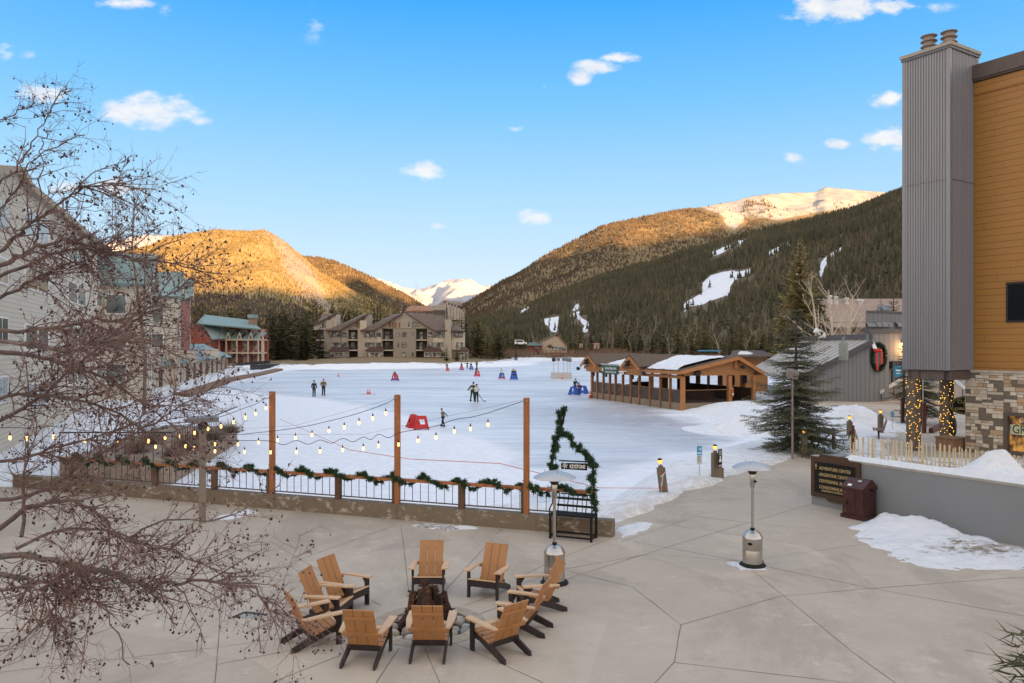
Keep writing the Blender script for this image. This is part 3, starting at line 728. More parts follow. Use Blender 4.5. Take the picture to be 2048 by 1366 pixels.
# --- evergreen garland strands
def needles(mb, c, axis, r, n, ln, mi=0, w=.009):
    for _ in range(n):
        d = Vector((rng.gauss(0, 1), rng.gauss(0, 1), rng.gauss(0, 1))).normalized()
        b = Vector(c) + Vector((rng.uniform(-1, 1), rng.uniform(-1, 1), rng.uniform(-1, 1))) * r * .45
        tip = b + d * ln * rng.uniform(.6, 1.15) + axis * rng.uniform(-.02, .02); s = d.orthogonal().normalized() * w
        mb.add([b - s, b + s, tip], [(0, 1, 2)], mi)
m_gar, N = newmat('garland_needles')
N.set(col=N.mix(N.noise(N.obj, 9, 3), (.010, .030, .014), (.045, .085, .038)), rough=.7, spec=.2)
def garland_mesh(path, rad, dens=150, ln=.10):
    mb = MB()
    for a, b in zip(path[:-1], path[1:]):
        a = Vector(a); b = Vector(b); L = (b - a).length; n = max(1, int(L / .055))
        for i in range(n):
            c = a.lerp(b, (i + rng.random()) / n); r = rad * rng.uniform(.5, 1.25)
            off = Vector((rng.gauss(0, .4), rng.gauss(0, .4), rng.gauss(0, .4))) * rad
            needles(mb, c + off, (b - a).normalized(), r, int(dens * .055 * 10), ln, w=.011)
    mb.tube(path, rad * .25, 5)
    return mb
gp = []
prev = None; s_ = 0
for a, b in zip(pts[:-1], pts[1:]):
    n = max(2, int((b - a).length / .09))
    for i in range(n):
        c = a.lerp(b, i / n); s_ += (b - a).length / n
        ph = s_ * 2 * math.pi / .95
        gp.append(c + Vector((.0, .11 * math.sin(ph) - .02, RT - .40 - .03 + .10 * math.cos(ph))))
tag(solo('garland', garland_mesh(gp[:], .095, 150, .10), m_gar, loc=gp[0]), 'dark green evergreen garland wound along the timber handrail', 'garland')

# --- bulbs
m_bulb = glow('warm_bulb', (1.0, .5, .15), .8)
m_bulb_core = glow('bulb_filament', (1.0, .50, .16), 1.15)
bulb_proto = {}
def bulb_part(parent, p):
    if 'b' not in bulb_proto:
        mb = MB(); mb.lathe([(.004, -.150), (.020, -.140), (.030, -.115), (.032, -.09), (.024, -.055), (.017, -.035)], 10)
        o = part(parent, 'bulb', mb, m_bulb_core, smooth=True)
        sk = MB(); sk.lathe([(.020, -.040), (.022, .0), (.012, .02), (.006, .055)], 8); part(o, 'socket', sk, m_blackrub)
        bulb_proto['b'] = o
    else:
        o = copy_tree(bulb_proto['b'], parent)
    o.location = Vector(p) - wloc(parent)
def string_lights(label, pts, bulbs, loc):
    t = thing('string_lights', label, 'string lights', loc, group='strings of warm bulbs over the railing')
    mb = MB(); path = []
    for i in range(len(pts) - 1):
        a = pts[max(i - 1, 0)]; b = pts[i]; c = pts[i + 1]; d = pts[min(i + 2, len(pts) - 1)]
        for k in range(6):
            u = k / 6
            path.append(.5 * ((2 * b) + (c - a) * u + (2 * a - 5 * b + 4 * c - d) * u * u + (3 * b - a - 3 * c + d) * u ** 3))
    path.append(pts[-1])
    mb.tube(path, .008, 4); part(t, 'cable', mb, m_blackrub, world=True)
    ws = MB(); ws.tube([pts[0] + Vector((0, 0, .07)), pts[len(pts) // 2] + Vector((0, 0, .07)), pts[-1] + Vector((0, 0, .03))], .003, 3); part(t, 'support_wire', ws, m_blackrub, world=True)
    for b in bulbs: bulb_part(t, b)
    return t
def pxline(L, ya, yb):
    n = len(L); return [D(a, b, ya + (yb - ya) * i / max(1, n - 1)) for i, (a, b) in enumerate(L)]
Y1, Y2, Y3 = POSTS[545][0].y - .1, POSTS[795][0].y - .1, POSTS[1053][0].y - .1
bo = 13   # from bulb centre up to its cable, in photo pixels
A = [(-60, 872), (20, 868), (54, 869), (107, 866), (170, 874), (236, 879), (297, 875), (330, 868), (360, 865), (389, 859), (416, 851), (442, 846), (467, 837.5), (490.5, 828.5), (511.5, 821), (532, 809.5)]
Ac = [(a, b - bo) for a, b in A] + [(541, 796)]
string_lights('string of glowing bulbs climbing out of the bare tree to the tall post nearest it', pxline(Ac, 18.5, Y1), pxline(A, 18.5, Y1)[1:], POSTS[545][0])
Cb = [(371, 886), (388, 890), (430, 882), (476, 882), (517, 878), (555, 874), (591, 869), (624, 863), (658, 855), (688.5, 847.6), (718, 839), (745.6, 830), (771.5, 820)]
Cc = [(300, 874)] + [(a, b - bo) for a, b in Cb] + [(789, 798)]
string_lights('string of bulbs rising past the first tall post to the top of the middle post', pxline(Cc, Y1 + .6, Y2), pxline(Cb, Y1 + .6, Y2), POSTS[795][0])
Bb = [(311, 887), (430, 896), (489, 897), (541, 898), (593, 897), (640, 896), (685.5, 893), (726.5, 890), (757, 884.5), (797, 882), (836, 874.5), (872, 868), (908.5, 855.5), (941, 850.5), (976, 842)]
Bc = [(300, 874)]
for i, (a, b) in enumerate(Bb):
    Bc.append((a, b - bo - 3))
    if i + 1 < len(Bb) and 3 <= i < 9: Bc.append(((a + Bb[i + 1][0]) / 2, (b + Bb[i + 1][1]) / 2 - bo + 5))
Bc += [(988, 822), (1047, 802)]
string_lights('lowest looping string of bulbs, passing the middle post, ending at the arch post', pxline(Bc, Y1 + .3, Y3), pxline(Bb, Y1 + .3, Y3), POSTS[1053][0])

# --- patio heaters
def heater(px, py, rz, label):
    t = thing('patio_heater', label, 'patio heater', G(px, py), rz, 'steel mushroom patio heaters')
    mb = MB(); mb.lathe([(.27, 0), (.28, .02), (.25, .05), (.215, .07)], 32); part(t, 'base', mb, m_black, smooth=True)
    for k in range(2): mb = MB(); mb.tube([(.13 - .26 * k, .18, .05), (.13 - .26 * k, .23, .05)], [.05, .05], 12); part(t, 'wheel', mb, m_blackrub)
    mb = MB(); mb.lathe([(.205, .06), (.207, .34), (.205, .345), (.205, .36), (.207, .365), (.207, .585), (.212, .59), (.212, .615), (.20, .63), (.165, .70), (.11, .745), (.045, .765)], 40); part(t, 'tank_housing', mb, m_steel, smooth=True)
    mb = MB(); mb.prism([(.052 * math.cos(a), -.208 + .0 * abs(math.cos(a)), .50 + .032 * math.sin(a)) for a in np.linspace(0, 2 * math.pi, 17)[:-1]], (0, .02, 0)); part(t, 'hand_hole', mb, m_black)
    mb = MB(); mb.lathe([(.046, .755), (.048, .80), (.036, .81)], 16); part(t, 'collar', mb, m_black)
    mb = MB(); mb.lathe([(.030, .80), (.030, 1.66), (.048, 1.665), (.048, 1.69), (.056, 1.70), (.056, 1.95), (.05, 1.96)], 20); part(t, 'pole', mb, m_steel, smooth=True)
    mb = MB(); mb.box((.06, -.03, 1.80), (.03, .04, .05)); mb.tube([(.075, -.03, 1.80), (.10, -.03, 1.80)], .012, 8); part(t, 'control_knob', mb, m_black)
    mb = MB(); mb.lathe([(.05, 1.94), (.075, 1.96), (.105, 2.02), (.115, 2.08), (.118, 2.09)], 28); part(t, 'burner_screen', mb, m_iron, smooth=True)
    mb = MB(); mb.lathe([(.10, 2.09), (.25, 2.095), (.415, 2.075), (.428, 2.08), (.41, 2.10), (.30, 2.155), (.16, 2.20), (.03, 2.215)], 48); part(t, 'reflector', mb, m_alu, smooth=True)
    mb = MB()
    for k in range(3):
        a = 2.1 * k + .5; mb.lathe([(.006, 2.17), (.006, 2.235)], 6, (.20 * math.cos(a), .20 * math.sin(a), 0))
    mb.lathe([(.012, 2.21), (.012, 2.235)], 8); part(t, 'wing_nut', mb, m_steel)
    return t
heater(1109, 1166, .25, 'steel patio heater behind the fire-pit chairs, in front of the bench arch')
heater(1505, 1131, -.55, 'steel patio heater standing alone on the open paving near the sign wall')

# --- adirondack chairs
def make_chair():
    t = thing('adirondack_chair', 'chair', 'chair', (0, 0, 0), 0, 'tan chairs round the fire pit')
    for s in (-1, 1):
        mb = MB(); mb.box((s * .285, .285, .245), (.035, .085, .49)); part(t, 'front_leg', mb, m_dark)
        mb = MB(); mb.prism([(s * .25 - .017, .32, .33), (s * .25 - .017, .32, .20), (s * .25 - .017, .15, .185), (s * .25 - .017, -.38, .0), (s * .25 - .017, -.47, .0), (s * .25 - .017, -.46, .07), (s * .25 - .017, -.12, .215), (s * .25 - .017, .10, .29)], (.034, 0, 0)); part(t, 'rear_leg', mb, m_dark)
        mb = MB(); x = s * .315
        mb.prism([(x - s * .065, .35, .49), (x + s * .062, .35, .49), (x + s * .062, .0, .485), (x + s * .015, -.31, .47), (x - s * .050, -.31, .47), (x - s * .060, .0, .485)], (0, 0, .026)); part(t, 'armrest', mb, m_wood_arm)
        mb = MB(); mb.prism([(s * .305 - .012, .25, .489), (s * .305 - .012, .16, .487), (s * .305 - .012, .245, .36)], (.024, 0, 0)); part(t, 'arm_bracket', mb, m_dark)
    dy, dz = -.30, .66; base = Vector((0, -.135, .19)); L = math.hypot(dy, dz); ax = Vector((0, dy / L, dz / L)); nn = Vector((0, dz / L, -dy / L)) 
    for k in (-1, 0, 1):
        mb = MB(); c = base + ax * (L / 2) + Vector((k * .158, 0, 0))
        mb.box(c, (.149, .022, L), M=Matrix((Vector((1, 0, 0)), -nn, ax)).transposed()); part(t, 'back_slat', mb, m_wood_tan)
    for f, wd, hh in ((.80, .44, .04), (.40, .60, .055)):
        mb = MB(); mb.box(base + ax * (L * f) - nn * .026, (wd, .03, hh), M=Matrix((Vector((1, 0, 0)), -nn, ax)).transposed()); part(t, 'back_brace', mb, m_wood_tan)
    mb = MB(); mb.box(base + ax * .03 - nn * .028, (.50, .032, .085), M=Matrix((Vector((1, 0, 0)), -nn, ax)).transposed()); part(t, 'back_rail', mb, m_dark)
    mb = MB(); mb.box((0, .318, .268), (.534, .03, .11)); part(t, 'front_apron', mb, m_dark)
    for k in range(5):
        y = .300 - k * .092; z = .338 - k * .028
        mb = MB(); mb.box((0, y, z), (.545 if k == 0 else .47 if False else .545, .084, .022), M=Matrix.Rotation(math.atan2(.028, .092), 3, 'X')); part(t, 'seat_slat', mb, m_wood_arm if k == 0 else m_wood_tan)
    return t
def from_feet(rear=None, front=None, f=None):
    f = Vector((f[0], f[1], 0)).normalized()
    return (Vector((*rear, 0)) + f * .46 if rear else Vector((*front, 0)) - f * .30), math.atan2(f.y, f.x) - math.pi / 2
CH = [(dict(front=(-1.58, 14.57), f=(0, -1)), 'tan chair facing the viewer straight across the fire pit, back to the railing'),
      (dict(front=(-.545, 14.36), f=(-.35, -.94)), 'tan chair behind the pit turned slightly aside, between the straight-facing one and the heater'),
      (dict(rear=(.915, 13.93), f=(-.97, -.22)), 'tan chair in profile just in front of the patio heater base, dark feet stretching outward'),
      (dict(rear=(.60, 12.65), f=(-.95, .32)), 'tan chair in profile, half hidden behind the angled front chair on the heater side'),
      (dict(rear=(.09, 11.55), f=(-.65, .76)), 'tan chair seen from behind at an angle, seat slats showing, towards the heater'),
      (dict(rear=(-1.255, 11.41), f=(.02, 1)), 'tan chair seen squarely from behind in front of the rusty logs'),
      (dict(rear=(-2.24, 11.22), f=(.12, .99)), 'tan chair seen from behind next to the square-on one, towards the crabapple'),
      (dict(rear=(-3.50, 12.01), f=(.83, .55)), 'tan chair in side view with long dark rear feet, beside the small snow scrap'),
      (dict(rear=(-3.59, 13.33), f=(.98, -.2)), 'tan chair in profile between the side-view chair and the turned rear chair'),
      (dict(rear=(-3.01 - .89 * .46, 13.91 + .45 * .46), f=(.89, -.45)), 'tan chair behind the pit turned to the fire, on the crabapple side')]
proto = make_chair()
for i, (kw, lab) in enumerate(CH):
    loc, rz = from_feet(**kw); o = proto if i == 0 else copy_tree(proto)
    o.location = loc; o.rotation_euler = (0, 0, rz); o['label'] = lab

# --- fire pit
t = thing('fire_pit', 'round sunken fire pit with a flush concrete ring and gravelly floor', 'fire pit', PIT)
m_ring = mat('ring_concrete', (.36, .30, .23), .8, .2, 5, bump=.25, bscale=40)
m_ringin = mat('pit_wall_concrete', (.25, .235, .21), .85, .25, 6, bump=.3)
mb = MB(); mb.lathe([(.98, -.1), (.98, .006), (.73, .006), (.73, -.1)], 64, cap=False); part(t, 'rim', mb, m_ring)
mb = MB(); mb.lathe([(.735, -.02), (.735, -.28)], 64, cap=False); part(t, 'pit_wall', mb, m_ringin)
mb = MB(); mb.lathe([(.0, -.20), (.40, -.12), (.734, -.13)], 48, cap=False); part(t, 'pit_floor', mb, mat('pit_gravel', (.20, .18, .155), .95, .35, 18, bump=.8, bscale=30, bdist=.05))
ROCKC = [(.36, .33, .30), (.25, .24, .235), (.42, .36, .27), (.30, .25, .22), (.46, .44, .41), (.20, .20, .20), (.38, .31, .23)]
rock_m = [mat('river_stone', c, .75, .35, 6, bump=.35, bscale=25) for c in ROCKC]
KIND = ['pale grey', 'slate grey', 'tan', 'brownish', 'whitish', 'dark grey', 'sandy']
def rock_mesh(r, sq, seed):
    bm = bmesh.new(); bmesh.ops.create_icosphere(bm, subdivisions=3, radius=1)
    q = random.Random(seed); dirs = [Vector((q.gauss(0, 1), q.gauss(0, 1), q.gauss(0, 1))).normalized() for _ in range(7)]; k = [q.uniform(.62, .95) for _ in dirs]
    for v in bm.verts:
        n = v.co.normalized(); s = 1
        for d, kk in zip(dirs, k):
            dp = n.dot(d)
            if dp > kk: s = min(s, kk / dp + .03)
        v.co = Vector((n.x * r * sq[0], n.y * r * sq[1], n.z * r * sq[2])) * s
    me = bpy.data.meshes.new('rock'); bm.to_mesh(me); bm.free(); me.polygons.foreach_set('use_smooth', [True] * len(me.polygons)); return me
rk = []
tries = 0
while len(rk) < 44 and tries < 6000:
    tries += 1
    a = rng.uniform(0, 6.283); rr = rng.uniform(.22, .66); r = rng.uniform(.065, .145)
    x, y = rr * math.cos(a), rr * math.sin(a)
    if rr + r > .745: continue
    if all((x - p[0]) ** 2 + (y - p[1]) ** 2 > (.86 * (r + p[2])) ** 2 for p in rk): rk.append((x, y, r))
ang_word = ['at the back of', 'near the back of', 'at the front of', 'on the heater side of', 'on the crabapple side of']
for i, (x, y, r) in enumerate(rk):
    ki = rng.randrange(len(ROCKC)); me = rock_mesh(r, (rng.uniform(.9, 1.2), rng.uniform(.85, 1.1), rng.uniform(.7, .95)), 100 + i); me.materials.append(rock_m[ki])
    o = link(bpy.data.objects.new('river_rock', me)); o.location = PIT + Vector((x, y, -.12 + r * .62)); o.rotation_euler = (rng.uniform(-.3, .3), rng.uniform(-.3, .3), rng.uniform(0, 6))
    where = 'crabapple side' if x < -.25 else 'heater side' if x > .25 else 'viewer side' if y < 0 else 'railing side'
    tag(o, f'{"large" if r > .115 else "middling" if r > .09 else "small"} {KIND[ki]} river stone on the {where} of the fire pit', 'rock', f'{KIND[ki]} {"large" if r > .115 else "middling" if r > .09 else "small"} river stones, {where} of the pit')
# rusty log sculpture
m_rust, N = newmat('rusted_steel'); rn = N.noise(N.obj, 7, 7, .7)
N.set(col=N.ramp(rn, [(.30, (.012, .008, .008)), (.48, (.045, .022, .016)), (.60, (.13, .055, .026)), (.74, (.30, .13, .05))]), rough=.75, metal=.35); N.bump(N.noise(N.obj, 30, 5, .7), .8, .03)
t = thing('log_sculpture', 'heap of rusty hollow metal logs standing in the fire pit', 'fire sculpture', PIT + Vector((-.03, .10, -.13)))
LG = [((-.30, -.06), (-.20, .0), .66, .068), ((-.06, -.16), (-.02, -.02), .70, .125), ((.02, .14), (-.05, .03), .84, .062), ((.16, .04), (.10, .03), .74, .058), ((.30, -.02), (.20, .0), .60, .055), ((.36, .06), (.27, .03), .64, .045),
      ((-.36, .08), (-.19, .05), .52, .055), ((.42, -.10), (.20, -.04), .46, .055), ((-.46, -.12), (-.13, -.04), .40, .06), ((.22, -.26), (.08, -.05), .44, .075), ((-.20, -.30), (-.05, -.06), .42, .07), ((.05, -.34), (.05, -.08), .36, .065), ((.48, .06), (.28, .05), .48, .045),
      ((-.52, .0), (-.22, .02), .32, .05), ((.50, -.02), (.18, -.03), .36, .05), ((-.12, .3), (-.05, .08), .55, .06), ((.24, .28), (.12, .08), .58, .055), ((.34, -.28), (.12, -.08), .34, .055), ((-.36, -.28), (-.1, -.08), .32, .055)]
for (bx, by), (tx, ty), hz, r in LG:
    mb = MB(); a = Vector((bx * 1.08, by, 0)); b = Vector((tx * 1.1, ty, hz)); segs = [a.lerp(b, k / 4) + Vector((rng.uniform(-.025, .025), rng.uniform(-.025, .025), 0)) for k in range(5)]
    b = segs[-1]; ax = (b - segs[-2]).normalized(); mb.tube(segs + [b, b - ax * .08], [r * rng.uniform(.88, 1.22) for _ in range(5)] + [r * .72, r * .7], 10, cap=False)
    mb.tube([b - ax * .08, b - ax * .09], [r * .7, r * .1], 10)
    for _ in range(6):
        p = a.lerp(b, rng.uniform(.2, 1.0)); d = Vector((rng.gauss(0, 1), rng.gauss(0, 1) - .5, rng.gauss(.2, .6))).normalized(); mb.tube([p, p + d * (r + rng.uniform(.03, .09))], [r * .4, r * .18], 6)
    part(t, 'metal_log', mb, m_rust, smooth=True)
mb = MB()
for _ in range(150):
    a = rng.uniform(0, 6.28); rr = rng.uniform(.02, .36); p = Vector((rr * math.cos(a) * 1.15, rr * math.sin(a) * .8 - .04, rng.uniform(.05, .78 - rr * .7)))
    d = Vector((rng.gauss(0, 1), rng.gauss(0, 1), rng.gauss(.2, .6))).normalized() * rng.uniform(.05, .12)
    mb.tube([p, p + d * .5, p + d], [.016, .013, .004], 4)
part(t, 'metal_bramble', mb, m_rust)['kind'] = 'stuff'

# --- bench with the garlanded skewed arch and hanging name board
B0 = G(1182, 1085); B1 = G(1100, 1077); e = (B0 - B1).normalized(); bn_ = Vector((-e.y, e.x, 0)); bl = (B0 - B1).length
az = math.atan2(e.y, e.x)
t = thing('photo_bench', 'black metal bench with slatted back framed by a skewed garland-wrapped arch', 'bench', B1, az)
SH = .56
for x in (0.0, bl):
    for y in (0.02, .46):
        mb = MB(); mb.box((x, y, SH / 2), (.05, .05, SH)); part(t, 'leg', mb, m_black)
mb = MB()
for y in (.02, .46): mb.bar((.026, y, .07), (bl - .026, y, .07), .04, .04)
for x in (0, bl): mb.bar((x, .046, .07), (x, .434, .07), .04, .04)
part(t, 'base_frame', mb, m_black)
for k in range(4): mb = MB(); mb.box((bl / 2, .06 + k * .115, SH + .022), (bl + .08, .10, .035)); part(t, 'seat_slat', mb, m_black)
for k in range(2): mb = MB(); mb.box((bl / 2, .50 + k * .03, SH + .17 + k * .17), (bl - .02, .02, .055)); part(t, 'back_slat', mb, m_black)
mb = MB()
for k in range(5): mb.bar((bl * (k + .15) / 4.3, .48, SH), (bl * (k + .15) / 4.3 + .03, .56, SH + .46), .018, .018)
mb.bar((0.1, .555, SH + .45), (bl - .05, .555, SH + .45), .025, .025)
part(t, 'back_bars', mb, m_black)
for x in (-.02, bl + .02): mb = MB(); mb.tube([(x, .48, SH + .24), (x, .2, SH + .24), (x, .02, SH + .16), (x, .02, SH)], .018, 6); part(t, 'arm_bar', mb, m_black)
# arch: points in photo pixels at the bench plane, brought into the bench's frame
inv = Matrix.Rotation(-az, 4, 'Z') @ Matrix.Translation(-B1)
YA = B0.y + .42
def loc(a, b, dy=0):
    o_ = inv @ Vector((0, 0, CAMZ)); q_ = inv @ D(a, b, 20.0); return o_ + (q_ - o_) * ((.44 + dy - o_.y) / (q_.y - o_.y))
arch = [(1106, 1005), (1102, 930), (1106, 905), (1112, 880), (1122, 858), (1133, 812)]
arch2 = [(1118, 862), (1135, 872), (1158, 898), (1182, 924), (1187, 935), (1188, 985), (1192, 1030)]
mb = MB(); mb.tube([loc(*p) for p in arch], .025, 6); mb.tube([loc(*p) for p in arch2], .025, 6); part(t, 'arch_frame', mb, m_black)
fine_ = lambda L: [loc(*p).lerp(loc(*q), k / 6) for p, q in zip(L[:-1], L[1:]) for k in range(6)]
ga = garland_mesh(fine_([(1104, 940), (1106, 905), (1112, 880), (1120, 858), (1121, 835), (1126, 812)]), .105, 190, .10); part(t, 'garland_wrap', ga, m_gar)
ga = garland_mesh(fine_(arch2), .105, 190, .10); part(t, 'garland_wrap', ga, m_gar)
p, q = loc(1118, 921), loc(1182, 924)
mb = MB(); mb.bar(p, q, .03, .03); part(t, 'hanger_bar', mb, m_black)
p, q = loc(1122, 926, -.02), loc(1174, 927, -.02); p2, q2 = loc(1122, 938, -.02), loc(1174, 941, -.02)
mb = MB(); mb.prism([p, q, q2, p2], (0, .025, 0)); sgn = part(t, 'name_board', mb, m_black)
mb = MB()
for a in (1126, 1171): mb.bar(loc(a, 922), loc(a, 927, -.02), .012, .012)
part(t, 'hanger', mb, m_black)
c = (p + q + p2 + q2) / 4; wdt = (q - p).length
m_letter = mat('white_lettering', (.72, .71, .68), .6, .03)
sl_ = math.atan2((q - p).z, (q - p).x) * .6
text_obj(sgn, 'lettering', 'KEYSTONE', .125, c + Vector((wdt * .135, -.006, -.002)), (R(90), sl_ * -1, 0), m_letter, mscale=.64, bold=.0035)
mb = MB(); cc_ = c + Vector((-wdt * .345, -.004, .008))
for k in range(6):
    a = k * math.pi / 3 + .26; d = Vector((math.cos(a), 0, math.sin(a)))
    mb.bar(cc_ + d * .012, cc_ + d * .072, .006, .013, up=d.cross(Vector((0, 1, 0))))
    for s_ in (-.6, .6):
        dd_ = Vector((math.cos(a + s_), 0, math.sin(a + s_))); mb.bar(cc_ + d * .040, cc_ + d * .040 + dd_ * .022, .006, .011, up=(0, 1, 0))
for k in range(12):
    a = k * math.pi / 6; b_ = a + math.pi / 6
    mb.bar(cc_ + Vector((math.cos(a), 0, math.sin(a))) * .032, cc_ + Vector((math.cos(b_), 0, math.sin(b_))) * .032, .006, .011, up=(0, 1, 0))
part(sgn, 'snowflake_emblem', mb, m_letter)

# --- drain patch
m_drain = mat('drain_cover', (.30, .33, .29), .7, .15, 6)
a = [G(466, 1236), G(490, 1226), G(533, 1231), G(514, 1236)]
mb = MB(); mb.prism([p + Vector((0, 0, .004)) for p in a], (0, 0, .006)); t = solo('drain_cover', mb, m_drain, 'pale square drain cover set in the paving beside the chairs', 'drain cover', loc=a[0])
mb = MB(); mb.bar(a[0] + Vector((0, 0, .012)), a[1] + Vector((0, 0, .012)), .05, .02); mb.bar(a[1] + Vector((0, 0, .012)), a[2] + Vector((0, 0, .012)), .05, .02)
part(t, 'frame', mb, m_iron, world=True)
# ------------------------------------------------------------------ sign wall, bin, fence, bollards, rope posts
m_gray, N = newmat('grey_wall_paint')
gn = N.noise(N.obj, 1.2, 5); gs = N.ramp(N.noise(N.mapping(N.obj, (1, 1, .6)), 4.5, 6, .75), [(.70, 0.0), (.73, .7)])
N.set(col=N.mix(gs, N.mix(gn, (.175, .19, .205), (.215, .228, .238)), (.09, .09, .09)), rough=.8); N.bump(N.noise(N.obj, 15, 5), .15, .02)
m_cap = mat('wall_cap_concrete', (.32, .30, .27), .85, .15, 6, bump=.2)
WH = 1.44
t = thing('sign_wall', 'long grey painted planter wall carrying the black direction board', 'wall', WA)
mb = MB(); P0 = WA; P1 = wall_pt(13.0); th = -WN * .28
mb.prism([P0 + Vector((0, 0, -.2)), P1 + Vector((0, 0, -.2)), P1 + th + Vector((0, 0, -.2)), P0 + th + Vector((0, 0, -.2))], (0, 0, WH + .15))
mb.prism([P0 - WN * .281 + Vector((0, 0, -.2)), P0 - WN * .281 + WD * .28 + Vector((0, 0, -.2)), P0 - WN * 1.5 + WD * .28 + Vector((0, 0, -.2)), P0 - WN * 1.5 + Vector((0, 0, -.2))], (0, 0, WH + .15 - .02))
part(t, 'painted_face', mb, m_gray, world=True)
mb = MB(); up = Vector((0, 0, WH - .049))
mb.prism([P0 + WN * .015 + up, P1 + WN * .015 + up, P1 + th - WN * .01 + up, P0 + th - WN * .01 + up], (0, 0, .055)); part(t, 'cap', mb, m_cap, world=True)
# board
m_frame = mat('dark_stained_board', (.060, .030, .017), .6, .3, 5, bump=.2, stretch=(1, 1, 5))
m_gold = mat('tan_lettering', (.42, .31, .15), .6, .05)
wz = math.atan2(WD.y, WD.x)
def on_face(s, z, out): return WA + WD * s + WN * out + Vector((0, 0, z))
t = thing('direction_board', 'brown framed black direction board with tan lettering fixed to the grey wall', 'sign', WA + WN * .02, wz)
bw = 1.62; z0, z1 = .27, 1.46
mb = MB(); mb.prism([(.03, 0, z0), (.52, 0, z0), (.62, 0, z0 - .08), (bw - .32, 0, z0 - .08), (bw - .24, 0, z0), (bw, 0, z0), (bw, 0, z1 - .03), (bw - .36, 0, z1 - .03), (bw - .42, 0, z1 + .055), (.34, 0, z1 + .055), (.28, 0, z1 - .03), (.03, 0, z1 - .03)], (0, -.05, 0)); part(t, 'frame', mb, m_frame)
mb = MB(); mb.span((.16, -.062, .40), (bw - .14, -.051, 1.29)); pnl = part(t, 'panel', mb, m_black)
for s_, z_, body, sz in ((.32, 1.12, 'ADVENTURE CENTER', .128), (.32, .935, 'ARGENTINE CENTER', .128), (.32, .755, 'CENTENNIAL BLDG.', .128), (.32, .575, 'CONDOMINIUMS:', .128), (.40, .475, 'ARGENTINE & THE BRYANT', .072)):
    text_obj(pnl, 'lettering', body, sz, (s_, -.064, z_), (R(90), 0, 0), m_gold, align='LEFT', mscale=.83, bold=.0022)
mb = MB(); mb.prism([(.205, -.066, 1.07), (.225, -.066, 1.07), (.225, -.066, 1.17), (.25, -.066, 1.155), (.215, -.066, 1.25), (.18, -.066, 1.155), (.205, -.066, 1.17)], (0, .004, 0)); part(pnl, 'arrow', mb, m_gold)

# snow on the planter behind the wall
FA, FB = Vector((11.4, 25.4, 0)), Vector((14.6, 18.6, 0))
sp = [WA - WN * .03 + WD * .9, wall_pt(13) - WN * .0, wall_pt(13) - WN * 6, FB + Vector((2, 0, 0)), FA + Vector((.5, 0.2, 0)), FA + Vector((-.9, .6, 0)), WA - WN * 1.6 + WD * .5]
def plan_h(): pass
o = snow_patch('snow', sp, .12, .3, .05, .06, .02, z0=WH + .0, cut=.01, bias=.0, peaks=[(D(2000, 950, 19.6), .42, .75), (D(1975, 950, 19.9), .2, .6)], namp=.06)
for v in o.data.vertices:                                   # the bed falls away from the wall towards the fence
    d = -((Vector((v.co.x, v.co.y, 0)) - WA).dot(WN)); v.co.z -= .175 * max(0, d - .3)

# --- litter bin
m_bin = mat('oxblood_metal', (.055, .020, .018), .42, .25, 3, metal=.2)
Bp = G(1675, 1030); t = thing('litter_bin', 'dark red metal litter bin with sloped lid standing against the grey wall', 'litter bin', wall_pt(1.85) + WN * .44, wz)
W2, D2 = .31, .29
mb = MB(); mb.span((-W2 - .04, -D2 - .04, 0), (W2 + .04, D2 + .04, .10)); part(t, 'plinth', mb, m_bin)
mb = MB(); mb.span((-W2, -D2, .10), (W2, D2, .78)); part(t, 'body', mb, m_bin)
mb = MB(); mb.prism([(-W2 - .02, -D2 - .03, .78), (-W2 - .02, D2 + .03, .78), (-W2 - .02, D2 + .03, .86), (-W2 - .02, .10, 1.06), (-W2 - .02, .02, 1.06), (-W2 - .02, -D2 - .03, .84)], (2 * W2 + .04, 0, 0)); lid = part(t, 'lid', mb, m_bin)
sl2 = math.atan2(.22, .34)
for x, y, z in ((-.12, -.24, .895), (.08, -.08, 1.00)):
    mb = MB(); mb.box((x, y, z), (.11, .07, .03), M=Matrix.Rotation(sl2, 3, 'X')); part(lid, 'snow_scrap' if False else 'handle_plate', mb, m_white if x < 0 else m_steel)
mb = MB(); mb.box((-.10, -D2 - .004, .45), (.36, .012, .62)); dr = part(t, 'door', mb, m_bin)
mb = MB(); mb.box((-.16, -D2 - .018, .42), (.05, .02, .08)); part(dr, 'latch', mb, m_black)
mb = MB()
for x in (-.24, -.20):
    for z in (.17, .22, .68, .72): mb.box((x, -D2 - .012, z), (.012, .006, .012))
part(dr, 'rivets', mb, m_steel)
mb = MB(); mb.box((W2 + .03, .05, .80), (.05, .10, .06)); part(t, 'hasp', mb, m_black)

